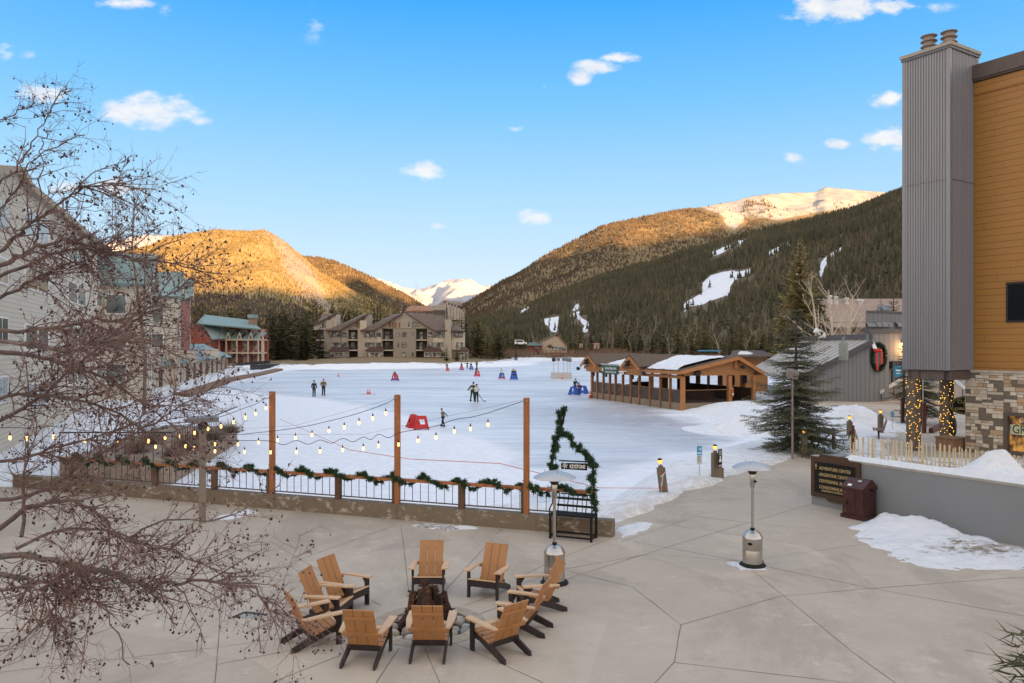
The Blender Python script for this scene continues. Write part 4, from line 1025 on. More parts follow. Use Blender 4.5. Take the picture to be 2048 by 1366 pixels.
# --- picket snow fence
m_picket = mat('raw_picket', (.52, .40, .24), .8, .22, 7, col2=(.62, .50, .32))
t = thing('picket_fence', 'pale wooden picket snow fence wired together behind the snowy planter', 'fence', FA)
n = 84; first = None
fpath = [(Vector((11.05, 25.3, 0))), Vector((12.6, 23.9, 0)), Vector((13.1, 22.4, 0)), Vector((14.0, 20.3, 0)), Vector((14.6, 18.9, 0))]
seg = [(b - a).length for a, b in zip(fpath[:-1], fpath[1:])]; tot = sum(seg); 
def along(s):
    for a, b, l in zip(fpath[:-1], fpath[1:], seg):
        if s <= l: return a.lerp(b, s / l), (b - a).normalized()
        s -= l
    return fpath[-1], (fpath[-1] - fpath[-2]).normalized()
for i in range(n):
    p, d_ = along(tot * i / (n - 1))
    hh = 1.72 + rng.uniform(-.05, .05)
    if rng.random() < .05: hh -= .18
    mb = MB(); mb.prism([(-.021, 0, .45), (.021, 0, .45), (.021, 0, hh - .05), (0, 0, hh), (-.021, 0, hh - .05)], (0, .012, 0))
    o = part(t, 'picket', mb, m_picket); o.location = p - FA; o.rotation_euler = (rng.uniform(-.03, .03), rng.uniform(-.05, .05), math.atan2(d_.y, d_.x))
mb = MB()
for z in (.75, 1.2): mb.tube([p - FA * 0 + Vector((0, .01, z)) for p in fpath], .004, 4)
part(t, 'wire', mb, m_iron, world=True)

# --- bollard lamps
m_bolw = mat('weathered_bollard', (.155, .12, .085), .8, .25, 3, bump=.3, stretch=(3, 3, .7))
m_amber = glow('amber_lamp', (1.0, .42, .05), .85)
def bollard(label, loc, h, w=.20, lean=(0, 0), rz=0.0, extra=False, lamp=True):
    t = thing('bollard_lamp', label, 'bollard', loc, rz, 'timber bollards with globe lamps'); t.rotation_euler = (lean[0], lean[1], rz)
    mb = MB(); mb.box((0, 0, h / 2 - .2), (w, w, h + .4)); mb.box((0, 0, h - .16), (w + .012, w + .012, .16 if False else .02)); mb.box((0, 0, h + .035), (w * .55, w * .55, .07)); 
    if extra: mb.prism([(w / 2 + .002, -w / 2, -.3), (w / 2 + .19, -w / 2, -.3), (w / 2 + .19, -w / 2, h * .42), (w / 2 + .002, -w / 2, h * .54)], (0, w * .8, 0))
    part(t, 'timber', mb, m_bolw)
    mb = MB(); mb.lathe([(.012, h + .07), (.012, h + .13)], 8); part(t, 'stem', mb, m_iron)
    z = h + .13
    mb = MB(); mb.lathe([(.03, z), (.062, z + .025), (.074, z + .07), (.070, z + .115)], 16); lamp_ = part(t, 'globe', mb, m_amber, smooth=True)
    mb = MB(); mb.lathe([(.072, z + .112), (.082, z + .115), (.062, z + .155), (.02, z + .175)], 16); part(lamp_, 'cap', mb, m_iron, smooth=True)
    mb = MB()
    for q in (.035, .075): mb.lathe([(.079, z + q - .006), (.084, z + q), (.079, z + q + .006)], 16, cap=False)
    part(lamp_, 'cage_ring', mb, m_iron)
    return t
b1 = G(1328, 988, -.05)
t = bollard('leaning timber bollard with amber lamp, tied with white and red cords', b1, .86, .20, (0.0, -.14), 0.35)
mb = MB(); 
for a in range(2): mb.tube([(-.11, -.11, .60 - a * .02), (.11, -.112, .72), (.0, -.113, .66), (-.10, -.112, .40 - .1 * a), (-.115, -.05, .35)], .006, 4)
mb.tube([(-.10, -.112, .42), (-.16, -.16, .25), (-.18, -.17, .12)], .005, 4)
part(t, 'white_cord', mb, m_white)
mb = MB()
for z in (.22, .70): mb.tube([(-.103, -.104, z), (.103, -.104, z), (.104, .104, z), (-.104, .104, z), (-.103, -.104, z)], .009, 4)
part(t, 'red_cord', mb, m_rope_red)
b2 = G(1430, 959, -.05)
bollard('upright timber bollard with amber lamp and a shorter stub beside the black sign', b2, .94, .20, (0, 0), .25, True)
b3 = G(1608, 911, 0); bollard('timber bollard with lit globe by the foot of the lamp-side spruce', b3, .80, .22)
b4 = G(1699, 873, 0); bollard('timber bollard with lit globe in front of the largest snow heap', b4, .78, .22)
b5 = G(1761, 866, 0); bollard('timber bollard with lit globe behind the slatted bench', b5, .95, .22)

# rope fence line on the ice
a, b = on_wall(1195) + Vector((0, .1, .52)), b1 + Vector((-.02, -.10, .20))
mb = MB(); mb.tube([D(560, 838, 40), D(700, 900, 25), D(820, 918, 22.5), D(1000, 927, 20.6), a.lerp(b, .02) + Vector((0, 0, .22)), b], .009, 4)
solo('cord', mb, m_rope_red, 'thin red cord strung over the ice to the leaning bollard', 'cord', loc=b)

# --- signs in the snow
m_signgrey = mat('grey_sign_metal', (.48, .48, .48), .5, .08); m_blue = mat('blue_sign', (.05, .26, .46), .5, .1); m_teal = mat('teal_sign', (.03, .30, .45), .5, .1)
m_txt = mat('dark_print', (.06, .06, .06), .6); 
p = G(1399, 962, -.1); t = thing('notice_sign', 'narrow grey and blue notice sign on a thin post in the snow bank', 'sign', p, -.35)
H = lambda py: CAMZ + (HZ - py) / F * p.y - p.z
mb = MB(); mb.lathe([(.020, -.1), (.020, H(896))], 8); part(t, 'post', mb, m_signgrey)
mb = MB(); mb.span((-.085, -.035, H(928)), (.085, -.022, H(891))); pl_ = part(t, 'panel', mb, m_signgrey)
mb = MB(); mb.span((-.083, -.038, H(910)), (.083, -.0345, H(892))); part(pl_, 'blue_field', mb, m_blue)
mb = MB()
for k in range(6): mb.span((-.065, -.0375, H(913 + k * 2.2)), (.065 - .02 * (k % 3), -.0345, H(912.3 + k * 2.2)))
part(pl_, 'print_lines', mb, m_txt)
mb = MB(); mb.prism([(.03 + .028 * math.cos(a_), -.040, H(898) + .035 * math.sin(a_)) for a_ in np.linspace(0, 6.28, 13)[:-1]], (0, .003, 0)); mb.span((-.06, -.040, H(907)), (.06, -.0375, H(905))); part(pl_, 'pictogram', mb, m_white)
p = b2 + Vector((.115, -.22, 0)); t = thing('warning_sign', 'black safety sign with a pale skate emblem fixed to the upright bollard', 'sign', p, .75)
H = lambda py: CAMZ + (HZ - py) / F * p.y - p.z
mb = MB(); mb.span((-.12, -.012, H(934)), (.12, .004, H(898))); pl_ = part(t, 'panel', mb, m_black)
mb = MB()
for k in range(5): mb.span((-.095, -.0155, H(901.3 + k * 2.0)), (.095 - .02 * (k % 2), -.0125, H(900.4 + k * 2.0)))
mb.span((-.10, -.0155, H(932.5)), (.10, -.0125, H(929.5))); part(pl_, 'print_lines', mb, m_signgrey)
mb = MB()
for cx_, py_, r_ in ((0, 914, .040), (-.035, 921, .048), (.035, 921, .048), (0, 918, .04)): mb.prism([(cx_ + r_ * math.cos(a_), -.016 - .0004 * py_ % .002, H(py_) + r_ * 1.2 * math.sin(a_)) for a_ in np.linspace(0, 6.28, 13)[:-1]], (0, .003, 0))
part(pl_, 'emblem', mb, m_white)
p = G(1785, 860, 0); t = thing('small_sign', 'small blue banded sign on a thin post beside the planter spruce', 'sign', p, -.5)
H = lambda py: CAMZ + (HZ - py) / F * p.y - p.z
mb = MB(); mb.lathe([(.018, -.1), (.018, H(822))], 8); part(t, 'post', mb, m_signgrey)
for k in range(4): mb = MB(); mb.span((-.09, -.02, H(825.5 + k * 2.8)), (.09, -.008, H(823.2 + k * 2.8))); part(t, 'panel', mb, m_blue)
mb = MB(); mb.span((-.075, -.02, H(842)), (.075, -.008, H(835.5))); part(t, 'lower_panel', mb, m_signgrey)

# --- rope posts, cafe table and chairs, slatted bench on the snowy patio
m_redpost = mat('red_brown_post', (.105, .032, .022), .6, .25, 3)
ropeposts = [(G(1667, 895, .1), 'red-brown rope post between the two wire cafe chairs', .82), (G(1706, 896, .1), 'red-brown rope post at the end of the picket fence', .95), (G(1624, 888, .1), 'red-brown rope post half hidden behind the cafe table', .80)]
tops = []
for p, lab, h in ropeposts:
    t = thing('rope_post', lab, 'post', p, group='rope posts round the snowy patio')
    mb = MB(); mb.lathe([(.075, -.4), (.075, h - .08), (.05, h - .06), (.05, h - .045), (.078, h - .01), (.06, h + .05), (.02, h + .07)], 14); part(t, 'turned_post', mb, m_redpost, smooth=True)
    tops.append(p + Vector((0, 0, h - .10)))
mb = MB()
q0, q1 = tops[0], tops[1]; mb.tube([q0, q0.lerp(q1, .35) + Vector((0, 0, -.05)), q0.lerp(q1, .7) + Vector((0, 0, -.03)), q1], .022, 6)
mb.tube([q1, q1 + Vector((.08, 0, -.05)), q1 + Vector((.12, -.02, -.28)), q1 + Vector((.17, 0, -.45))], [.03, .035, .05, .09], 6)
solo('rope', mb, m_rope, 'thick hemp rope slung between two red-brown posts, frayed end hanging', 'rope', loc=q1)
tp = G(1645, 898, .12)
t = thing('cafe_table', 'round black mesh cafe table with crossed legs on the snowy patio', 'table', tp)
mb = MB(); mb.lathe([(.0, .735), (.62, .735), (.63, .745), (.62, .755), (.0, .755)], 32); part(t, 'table_top', mb, mat('mesh_table_top', (.10, .095, .09), .6, .2, 20))
for k in range(4):
    a_ = k * math.pi / 2 + .4; mb = MB(); c_, s_ = math.cos(a_), math.sin(a_)
    mb.tube([(c_ * .45, s_ * .45, .73), (c_ * .1, s_ * .1, .42), (c_ * .12, s_ * .12, .32), (c_ * .48, s_ * .48, 0)], .016, 5); part(t, 'leg', mb, m_black)
def wire_chair(label, loc, rz):
    t = thing('wire_chair', label, 'chair', loc, rz, 'black wire cafe chairs')
    mb = MB(); mb.lathe([(0, .43), (.22, .43), (.225, .44), (.22, .45), (0, .45)], 20); part(t, 'seat', mb, m_black)
    mb = MB()
    for k in range(9):
        a_ = math.pi * (1.05 + .9 * k / 8); top = Vector((.30 * math.cos(a_), .30 * math.sin(a_) - .03, .80 + .06 * math.sin(math.pi * k / 8)))
        mb.tube([(.21 * math.cos(a_), .21 * math.sin(a_), .44), (.27 * math.cos(a_), .27 * math.sin(a_), .62), top], .008, 4)
    ring = [Vector((.30 * math.cos(math.pi * (1.0 + k / 12)), .30 * math.sin(math.pi * (1.0 + k / 12)) - .03, .78 + .09 * math.sin(math.pi * k / 12))) for k in range(13)]
    mb.tube([Vector((-.3, .2, .60))] + ring + [Vector((.3, .2, .60))], .012, 5); part(t, 'backrest', mb, m_black)
    for sx, sy in ((1, 1), (-1, 1), (1, -1), (-1, -1)):
        mb = MB(); mb.tube([(sx * .17, sy * .17, .44), (sx * .20, sy * .22, .2), (sx * .24, sy * .26, 0)], .012, 5); part(t, 'leg', mb, m_black)
    return t
wire_chair('black wire cafe chair in front of the round mesh table', G(1637, 904, .12), 2.9)
wire_chair('black wire cafe chair between the red-brown rope posts', G(1687, 900, .12), 1.9)
wire_chair('black wire cafe chair behind the round table under the spruce boughs', G(1622, 896, .12), -1.1)
bp = G(1752, 874, .05); t = thing('slatted_bench', 'wooden slatted bench sunk in snow beside a lit bollard', 'bench', bp, 1.15)
m_bslat = mat('brown_bench_slat', (.20, .11, .065), .7, .2, 5)
for k in range(4): mb = MB(); mb.box((0, .10 - k * .12, .40), (1.3, .10, .035)); part(t, 'seat_slat', mb, m_bslat)
for k in range(4): mb = MB(); mb.box((0, -.36 - k * .035, .48 + k * .115), (1.3, .03, .09), M=Matrix.Rotation(.3, 3, 'X')); part(t, 'back_slat', mb, m_bslat)
for x in (-.45, .45): mb = MB(); mb.box((x, -.12, .1), (.07, .07, .56)); mb.bar((x, -.34, .36), (x, -.49, .90), .05, .03); part(t, 'leg', mb, m_iron)

# --- tall pole with tilted box floodlight
p = G(1585, 918, 0); H = lambda py: CAMZ + (HZ - py) / F * p.y
t = thing('floodlight_pole', 'slim grey-brown pole with a tilted square floodlight box in front of the spruce', 'lamp post', p, -.15)
m_taupe = mat('taupe_metal', (.20, .165, .14), .6, .12)
mb = MB(); mb.lathe([(.045, -.2), (.042, 1.5), (.033, H(757))], 10); part(t, 'pole', mb, m_taupe)
mb = MB(); mb.box((0, 0, H(748)), (.42, .36, .30), M=Matrix.Rotation(.22, 3, 'Y') @ Matrix.Rotation(.3, 3, 'X')); hd = part(t, 'lamp_box', mb, m_taupe)
mb = MB()
for k in range(2): mb.box((.12 - .08 * k, -.205, H(752)), (.05, .02, .05))
part(hd, 'lens', mb, m_iron)
# --- lantern post by the corner
p = Vector((-8.95, 22.3, 0)); p = G(405, 1045); H = lambda py: CAMZ + (HZ - py) / F * p.y
t = thing('lantern_post', 'square taupe lamp post with a broad square hood behind the crabapple twigs', 'lamp post', p, .5)
mb = MB(); mb.box((0, 0, H(862) / 2), (.16, .16, H(862))); part(t, 'post', mb, m_taupe)
mb = MB(); mb.box((0, 0, H(850) + .02), (.22, .22, .22)); part(t, 'lantern', mb, m_iron)
mb = MB(); mb.prism([(-.36, -.36, H(843)), (.36, -.36, H(843)), (.36, .36, H(843)), (-.36, .36, H(843))], (0, 0, .12)); part(t, 'hood', mb, mat('hood_metal', (.16, .16, .17), .6))
# ------------------------------------------------------------------ building on the right: metal flue tower, timber siding, stone base
D1 = Vector((-.532, .847, 0)); D2 = Vector((.847, .532, 0))        # along the facade (away from the viewer) / into the building
E = Vector((18.65, 33.0, 0))
zE = lambda py: CAMZ + (HZ - py) / F * E.y
m_corr, N = newmat('grey_corrugated_metal')
N.set(col=N.mix(N.noise(N.mapping(N.obj, (1, 1, .15)), 1.6, 6, .7), (.205, .205, .222), (.275, .275, .295)), rough=.42, metal=.25, spec=.5)
m_trim = mat('grey_metal_trim', (.225, .225, .25), .4, .06, 3, metal=.3)
m_soffit = mat('brown_steel_beam', (.105, .080, .072), .55, .12, 3)
m_flue = mat('beige_flue', (.33, .26, .215), .6, .12, 4)
m_fluecap = mat('chimney_cap', (.36, .31, .26), .7, .1, 4)
def corrugated(mb, a, d, w, z0, z1, n_out, pitch=.115, depth=.035, inset=.16):
    """vertical ribs between a and a+d*w"""
    k = int((w - 2 * inset) / pitch); pts = [a, a + d * inset]
    for i in range(k):
        s0 = inset + (w - 2 * inset) * i / k; p = (w - 2 * inset) / k
        pts += [a + d * (s0 + p * .10) - n_out * depth, a + d * (s0 + p * .45) - n_out * depth, a + d * (s0 + p * .55), a + d * (s0 + p * .98)]
    pts += [a + d * w]
    n = len(pts); lo = [p + Vector((0, 0, z0)) for p in pts]; hi = [p + Vector((0, 0, z1)) for p in pts]
    mb.add(lo + hi, [(i, i + 1, n + i + 1, n + i) for i in range(n - 1)])
zb, zt = zE(741), zE(94)
t = thing('lodge_building', 'tall lodge with grey metal flue tower, golden timber siding and stone ground floor', 'building', E)
W1, W2b = 2.10, 2.30
mb = MB(); corrugated(mb, E, D1, W1, zb, zt, -D2); corrugated(mb, E, D2, W2b, zb, zt, -D1, pitch=.115)
mb.add([E + D1 * W1 + Vector((0, 0, zb)), E + D1 * W1 + D2 * W2b + Vector((0, 0, zb)), E + D1 * W1 + D2 * W2b + Vector((0, 0, zt)), E + D1 * W1 + Vector((0, 0, zt))], [(0, 1, 2, 3)])
mb.add([p + Vector((0, 0, zb + .001)) for p in (E, E + D2 * W2b, E + D2 * W2b + D1 * W1, E + D1 * W1)], [(0, 1, 2, 3)])
tower = part(t, 'flue_tower', mb, m_corr, world=True)
mb = MB()
for a, d in ((E, D1), (E, D2)):
    for s0, s1 in ((-.015, .13), ((W1 if d is D1 else W2b) - .13, (W1 if d is D1 else W2b) + .015)):
        nn = -D2 if d is D1 else -D1
        q = [a + d * s0 + nn * .004, a + d * s1 + nn * .004, a + d * s1 + nn * .016, a + d * s0 + nn * .016]
        mb.prism([p + Vector((0, 0, zb)) for p in q], (0, 0, zt - zb))
o = part(tower, 'corner_trim', mb, m_trim); o.data.transform(Matrix.Translation(-E))
mb = MB(); zs_ = zE(357)
q = [E - D1 * .018 - D2 * .018, E + D1 * W1 - D2 * .018, E + D1 * W1 + D2 * .0, E + D2 * .0 + D1 * .0]
mb.bar(E - D2 * .006 + Vector((0, 0, zs_)), E + D1 * W1 - D2 * .006 + Vector((0, 0, zs_)), .018, .012); mb.bar(E - D1 * .006 + Vector((0, 0, zs_)), E + D2 * W2b - D1 * .006 + Vector((0, 0, zs_)), .018, .012)
o = part(tower, 'panel_seam', mb, m_soffit); o.data.transform(Matrix.Translation(-E))
def ring(mb, off, z0, z1):
    q = [E - D1 * off - D2 * off, E + D1 * (W1 + off) - D2 * off, E + D1 * (W1 + off) + D2 * (W2b + off), E - D1 * off + D2 * (W2b + off)]
    mb.prism([p + Vector((0, 0, z0)) for p in q], (0, 0, z1 - z0))
mb = MB(); ring(mb, .05, zt - .02, zt + .10); o = part(tower, 'band', mb, mat('slate_band', (.125, .13, .15), .45)); o.data.transform(Matrix.Translation(-E))
mb = MB(); ring(mb, .09, zt + .102, zt + .24); o = part(tower, 'cap', mb, m_fluecap); o.data.transform(Matrix.Translation(-E))
for dd1, dd2 in ((1.45, .95), (.72, 1.25)):
    c = E + D1 * dd1 + D2 * dd2 - E; mb = MB(); prof = []
    z = zt + .24
    for k in range(4): prof += [(.22, z + .02), (.22, z + .17), (.34, z + .18), (.345, z + .20), (.30, z + .235), (.22, z + .24)]; z += .235
    mb.lathe(prof[:-2] + [(.2, z + .02)], 24, (c.x, c.y, 0)); part(t, 'flue_pot', mb, m_flue, smooth=True)
# timber-look siding wall
m_sid, N = newmat('golden_timber_siding'); u = N.n('ShaderNodeVectorMath', {0: N.obj, 1: tuple(-D1)}, operation='DOT_PRODUCT').outputs['Value']; z_ = N.sep(N.obj)[2]
row = N.math('FLOOR', N.math('DIVIDE', z_, .285)); fr = N.math('FRACT', N.math('DIVIDE', z_, .285))
uj = N.math('ADD', N.math('DIVIDE', u, 4.8), N.math('MULTIPLY', N.math('FRACT', N.math('MULTIPLY', N.math('SINE', N.math('MULTIPLY', row, 12.9)), 43.7)), 1.0))
cell = N.n('ShaderNodeTexWhiteNoise', {'Vector': N.vec(N.math('FLOOR', uj), row, 0.0)}, noise_dimensions='3D').outputs['Value']
gr = N.noise(N.vec(N.math('MULTIPLY', u, .8), N.math('MULTIPLY', z_, 16.0), N.math('MULTIPLY', cell, 20.0)), 3.0, 6, .65)
c = N.mix(gr, (.235, .105, .022), (.44, .215, .05)); c = N.mix(N.math('MULTIPLY', cell, .30), c, (.34, .155, .035))
jt = N.math('MAXIMUM', N.math('LESS_THAN', fr, .045), N.math('LESS_THAN', N.math('FRACT', uj), .0015))
N.set(col=N.mix(jt, c, (.035, .02, .01)), rough=.5); N.bump(N.math('MULTIPLY', N.math('SUBTRACT', 1.0, jt), 1.0), .6, .02)
FW = E + D2 * 1.96; zs0, zs1 = 3.62, CAMZ + (HZ - 164) / F * (E + D2 * 1.96).y
mb = MB(); LW = 11.0
mb.prism([FW + D1 * .3 + Vector((0, 0, zs0)), FW - D1 * LW + Vector((0, 0, zs0)), FW - D1 * LW + D2 * 6 + Vector((0, 0, zs0)), FW + D1 * .3 + D2 * 6 + Vector((0, 0, zs0))], (0, 0, zs1 - zs0 - .02)); sid = part(t, 'timber_siding', mb, m_sid, world=True)
mb = MB(); mb.prism([FW - D2 * .02 - D1 * .02 + Vector((0, 0, zs1 - .62)), FW - D1 * LW - D2 * .02 + Vector((0, 0, zs1 - .62)), FW - D1 * LW - D2 * .05 + Vector((0, 0, zs1 - .62)), FW - D2 * .05 - D1 * .02 + Vector((0, 0, zs1 - .62))], (0, 0, .55)); part(t, 'top_board', mb, m_sid, world=True)
mb = MB(); q = [FW - D2 * .22 + D1 * .05, FW - D1 * LW - D2 * .22, FW - D1 * LW + D2 * 6.2, FW + D1 * .35 + D2 * 6.2]
mb.prism([p + Vector((0, 0, zs1 + .05)) for p in q], (0, 0, .62)); mb.prism([p + Vector((0, 0, zs1 - .03)) for p in [FW - D2 * .16 - D1 * .0, FW - D1 * LW - D2 * .16, FW - D1 * LW + D2 * 6, FW + D2 * 6]], (0, 0, .075)); part(t, 'roof_fascia', mb, m_soffit, world=True)
m_glassd, N = newmat('dark_window_glass'); N.set(col=(.008, .010, .013), rough=.12, spec=.12)
def wall_rect(base, d, n_out, s0, s1, z0, z1, o0, o1):
    q = [base + d * s0 + n_out * o0, base + d * s1 + n_out * o0, base + d * s1 + n_out * o1, base + d * s0 + n_out * o1]
    m_ = MB(); m_.prism([p + Vector((0, 0, z0)) for p in q], (0, 0, z1 - z0)); return m_
def sof(px):      # distance along the siding wall (towards the viewer) that shows at px
    r = (px - CX) / F; a = FW; d = -D1
    return (r * a.y - a.x) / (d.x - r * d.y)
s0 = sof(2013); zw0, zw1 = CAMZ + (HZ - 645) / F * (FW - D1 * s0).y, CAMZ + (HZ - 565) / F * (FW - D1 * s0).y
wn = part(t, 'window', wall_rect(FW, -D1, -D2, s0, s0 + 1.9, zw0, zw1, -.1, .05), mat('black_window_frame', (.012, .012, .013), .45), world=True)
o = part(wn, 'pane', wall_rect(FW, -D1, -D2, s0 + .09, s0 + 1.81, zw0 + .09, zw1 - .09, .05, .056), m_glassd); o.data.transform(Matrix.Translation(-E))
# stone ground floor: ledge stones of uneven size laid dry-stack over dark mortar
m_stone, N = newmat('ledge_stone'); at = N.n('ShaderNodeAttribute', attribute_name='tint').outputs['Fac']
sc = N.ramp(at, [(0.0, (.54, .47, .38)), (.20, (.62, .555, .46)), (.38, (.42, .27, .14)), (.47, (.56, .485, .385)), (.60, (.30, .235, .18)), (.67, (.66, .59, .50)), (.80, (.46, .30, .155)), (.87, (.58, .515, .43)), (.96, (.36, .315, .275))], 'CONSTANT')
sc = N.mix(N.ramp(N.noise(N.obj, 6.5, 7, .72), [(.38, 0.0), (.75, .75)]), sc, N.mix(N.noise(N.obj, 2.2, 3), (.20, .15, .11), (.62, .55, .46)))
N.set(col=sc, rough=.88); N.bump(N.noise(N.obj, 13, 6, .7), .7, .03)
m_mortar = mat('dark_mortar', (.15, .125, .10), .95, .2, 10)
def ledge(rects, base, d, n_out, seed):
    q = random.Random(seed); V = []; Fc = []; T = []
    def split(a0, a1, b0, b1):
        w, h = a1 - a0, b1 - b0
        big = q.random() < .12
        if h > (.34 if big else .235) or (h > .20 and q.random() < .35 and w > .25): m = b0 + h * q.uniform(.36, .64); split(a0, a1, b0, m); split(a0, a1, m, b1)
        elif w > (.72 if h < .16 else .55) or (w > .36 and q.random() < .55): m = a0 + w * q.uniform(.33, .67); split(a0, m, b0, b1); split(m, a1, b0, b1)
        else:
            o = q.uniform(-.012, .03); g_ = .006; n0 = len(V); tn = q.random(); ch = .012
            a0_, a1_, b0_, b1_ = a0 + g_, a1 - g_, b0 + g_, b1 - g_
            for oo, i_ in ((-.06, 0), (o - .012, 0), (o, ch)):
                for (x, z) in ((a0_ + i_, b0_ + i_), (a1_ - i_, b0_ + i_), (a1_ - i_, b1_ - i_), (a0_ + i_, b1_ - i_)):
                    jx, jz = q.uniform(-.006, .006), q.uniform(-.006, .006)
                    p = base + d * (x + jx) + n_out * oo; V.append((p.x, p.y, z + jz)); T.append(tn)
            for l in (0, 4): Fc.extend([(n0 + l + k, n0 + l + (k + 1) % 4, n0 + l + 4 + (k + 1) % 4, n0 + l + 4 + k) for k in range(4)])
            Fc.append((n0 + 8, n0 + 9, n0 + 10, n0 + 11))
    for a0, a1, b0, b1 in rects:
        z = b0
        while z < b1 - .12:                       # courses of uneven height break the vertical joints
            h = min(q.uniform(.28, .62), b1 - z); h = b1 - z if b1 - z - h < .14 else h
            x = a0
            while x < a1 - .05:
                w = q.uniform(.5, 1.3); w = a1 - x if a1 - x - w < .3 else w
                split(x, x + w, z, z + h); x += w
            z += h
    return V, Fc, T
SW = FW - D2 * .12 + D1 * .32
WZ0, WZ1 = CAMZ + (HZ - 905) / F * 32.0, CAMZ + (HZ - 824) / F * 32.0
def sos(px):
    r = (px - CX) / F; a = SW; d = -D1
    return (r * a.y - a.x) / (d.x - r * d.y)
w0 = sos(2007); w1 = w0 + 2.4
wy = (SW - D1 * w0).y; WZ0, WZ1 = CAMZ + (HZ - 908) / F * wy, CAMZ + (HZ - 824) / F * wy
mb = MB()
for a0, a1, b0, b1 in ((0, w0, -.3, 3.60), (w0, w1, -.3, WZ0), (w0, w1, WZ1, 3.60), (w1, LW, -.3, 3.60)): 
    q = wall_rect(SW, -D1, -D2, a0, a1, b0, b1, -.45, 0); mb.add(q.v, q.f)
q = [SW + D2 * .45, SW + D2 * 6, SW + D2 * 6 - D1 * .4, SW + D2 * .45 - D1 * .4]; mb.prism([p + Vector((0, 0, -.3)) for p in q], (0, 0, 3.9))
base_ = part(t, 'stone_base', mb, m_mortar, world=True)
V, Fc, T = ledge([(0, w0, -.1, 3.50), (w0, w1, -.1, WZ0), (w0, w1, WZ1, 3.50), (w1, w1 + 3, -.1, 3.5)], SW, -D1, -D2, 4)
V2, F2, T2 = ledge([(0, .45, -.1, 3.5)], SW, D2, D1, 5); F2 = [tuple(i + len(V) for i in f) for f in F2]
o = npmesh('stonework', [(v[0] - E.x, v[1] - E.y, v[2]) for v in V + V2], np.array(Fc + F2), m_stone, False, {'tint': T + T2}); o.parent = base_
part(t, 'stone_coping', wall_rect(SW, -D1, -D2, -.03, LW, 3.50, 3.615, -.3, .06), mat('stone_coping', (.42, .37, .31), .85, .2, 5, bump=.3), world=True)
m_wframe = mat('brown_window_frame', (.095, .070, .062), .5, .1)
mb = MB()
for a0, a1, b0, b1 in ((w0, w0 + .16, WZ0, WZ1), (w1 - .16, w1, WZ0, WZ1), (w0 + .16, w1 - .16, WZ1 - .14, WZ1), (w0 + .16, w1 - .16, WZ0, WZ0 + .16)):
    q = wall_rect(SW, -D1, -D2, a0, a1, b0, b1, -.25, .03); mb.add(q.v, q.f)
shop = part(t, 'shop_window', mb, m_wframe, world=True)
m_int, N = newmat('lit_shop_interior'); n_ = N.noise(N.mapping(N.obj, (1, 1, .6)), 2.6, 5, .7)
N.set(col=N.ramp(n_, [(.35, (.02, .018, .025)), (.5, (.16, .065, .02)), (.62, (.40, .20, .05)), (.75, (.05, .07, .12))]), rough=.6, emit=N.ramp(n_, [(.45, (0, 0, 0)), (.65, (.35, .17, .035))]), estr=.35)
o = part(shop, 'pane', wall_rect(SW, -D1, -D2, w0 + .15, w1 - .15, WZ0 + .15, WZ1 - .13, -.20, -.19), m_int); o.data.transform(Matrix.Translation(-E))
m_pale = mat('pale_green_sign', (.52, .54, .36), .7, .06); m_olive = mat('dark_olive_letter', (.075, .075, .045), .7)
zg = WZ1 - .14 - .58
o = part(shop, 'banner', wall_rect(SW, -D1, -D2, w0 + .18, w1 - .2, zg - .21, zg + .21, -.186, -.182), m_pale); o.data.transform(Matrix.Translation(-E))
fz = math.atan2(-D1.y, -D1.x)
pL = SW - D1 * (w0 + .26) + D2 * .176 - E
text_obj(shop, 'lettering', 'GROCERIES', .52, pL + Vector((0, 0, zg)), (R(90), 0, fz), m_olive, align='LEFT', mscale=.78, bold=.006)
text_obj(shop, 'lettering', "Cures & More", .30, SW - D1 * (w0 + .52) + D2 * .176 - E + Vector((0, 0, WZ1 - .31)), (R(90), 0, fz), m_letter, align='LEFT', mscale=.85, bold=.003)
# steel beam under the tower
zbm = zE(757)
mb = MB(); q0 = E + D1 * (W1 - .15) + D2 * .15; 
mb.prism([p + Vector((0, 0, zb - .42)) for p in (q0, q0 + D2 * .25, q0 + D2 * .25 - D1 * 1.9, q0 - D1 * 1.9)], (0, 0, .40))
mb.prism([p + Vector((0, 0, zb - .42)) for p in (E + D1 * .1 + D2 * .15, E + D1 * .1 + D2 * 2.1, E + D1 * .35 + D2 * 2.1, E + D1 * .35 + D2 * .15)], (0, 0, .40))
mb.prism([p + Vector((0, 0, zb - .415)) for p in (q0 + D2 * .26, q0 + D2 * 2.4, q0 + D2 * 2.4 - D1 * .25, q0 + D2 * .26 - D1 * .25)], (0, 0, .40))
part(t, 'beam', mb, m_soffit, world=True)
mb = MB()
for s_ in (.12, .55):
    for z in (-.10, -.21, -.32): mb = MB(); c = q0 - D1 * s_ - D2 * .012 + Vector((0, 0, zb + z)); mb.tube([c, c - D2 * .02], .03, 8); part(t, 'bolt', mb, m_iron, world=True)
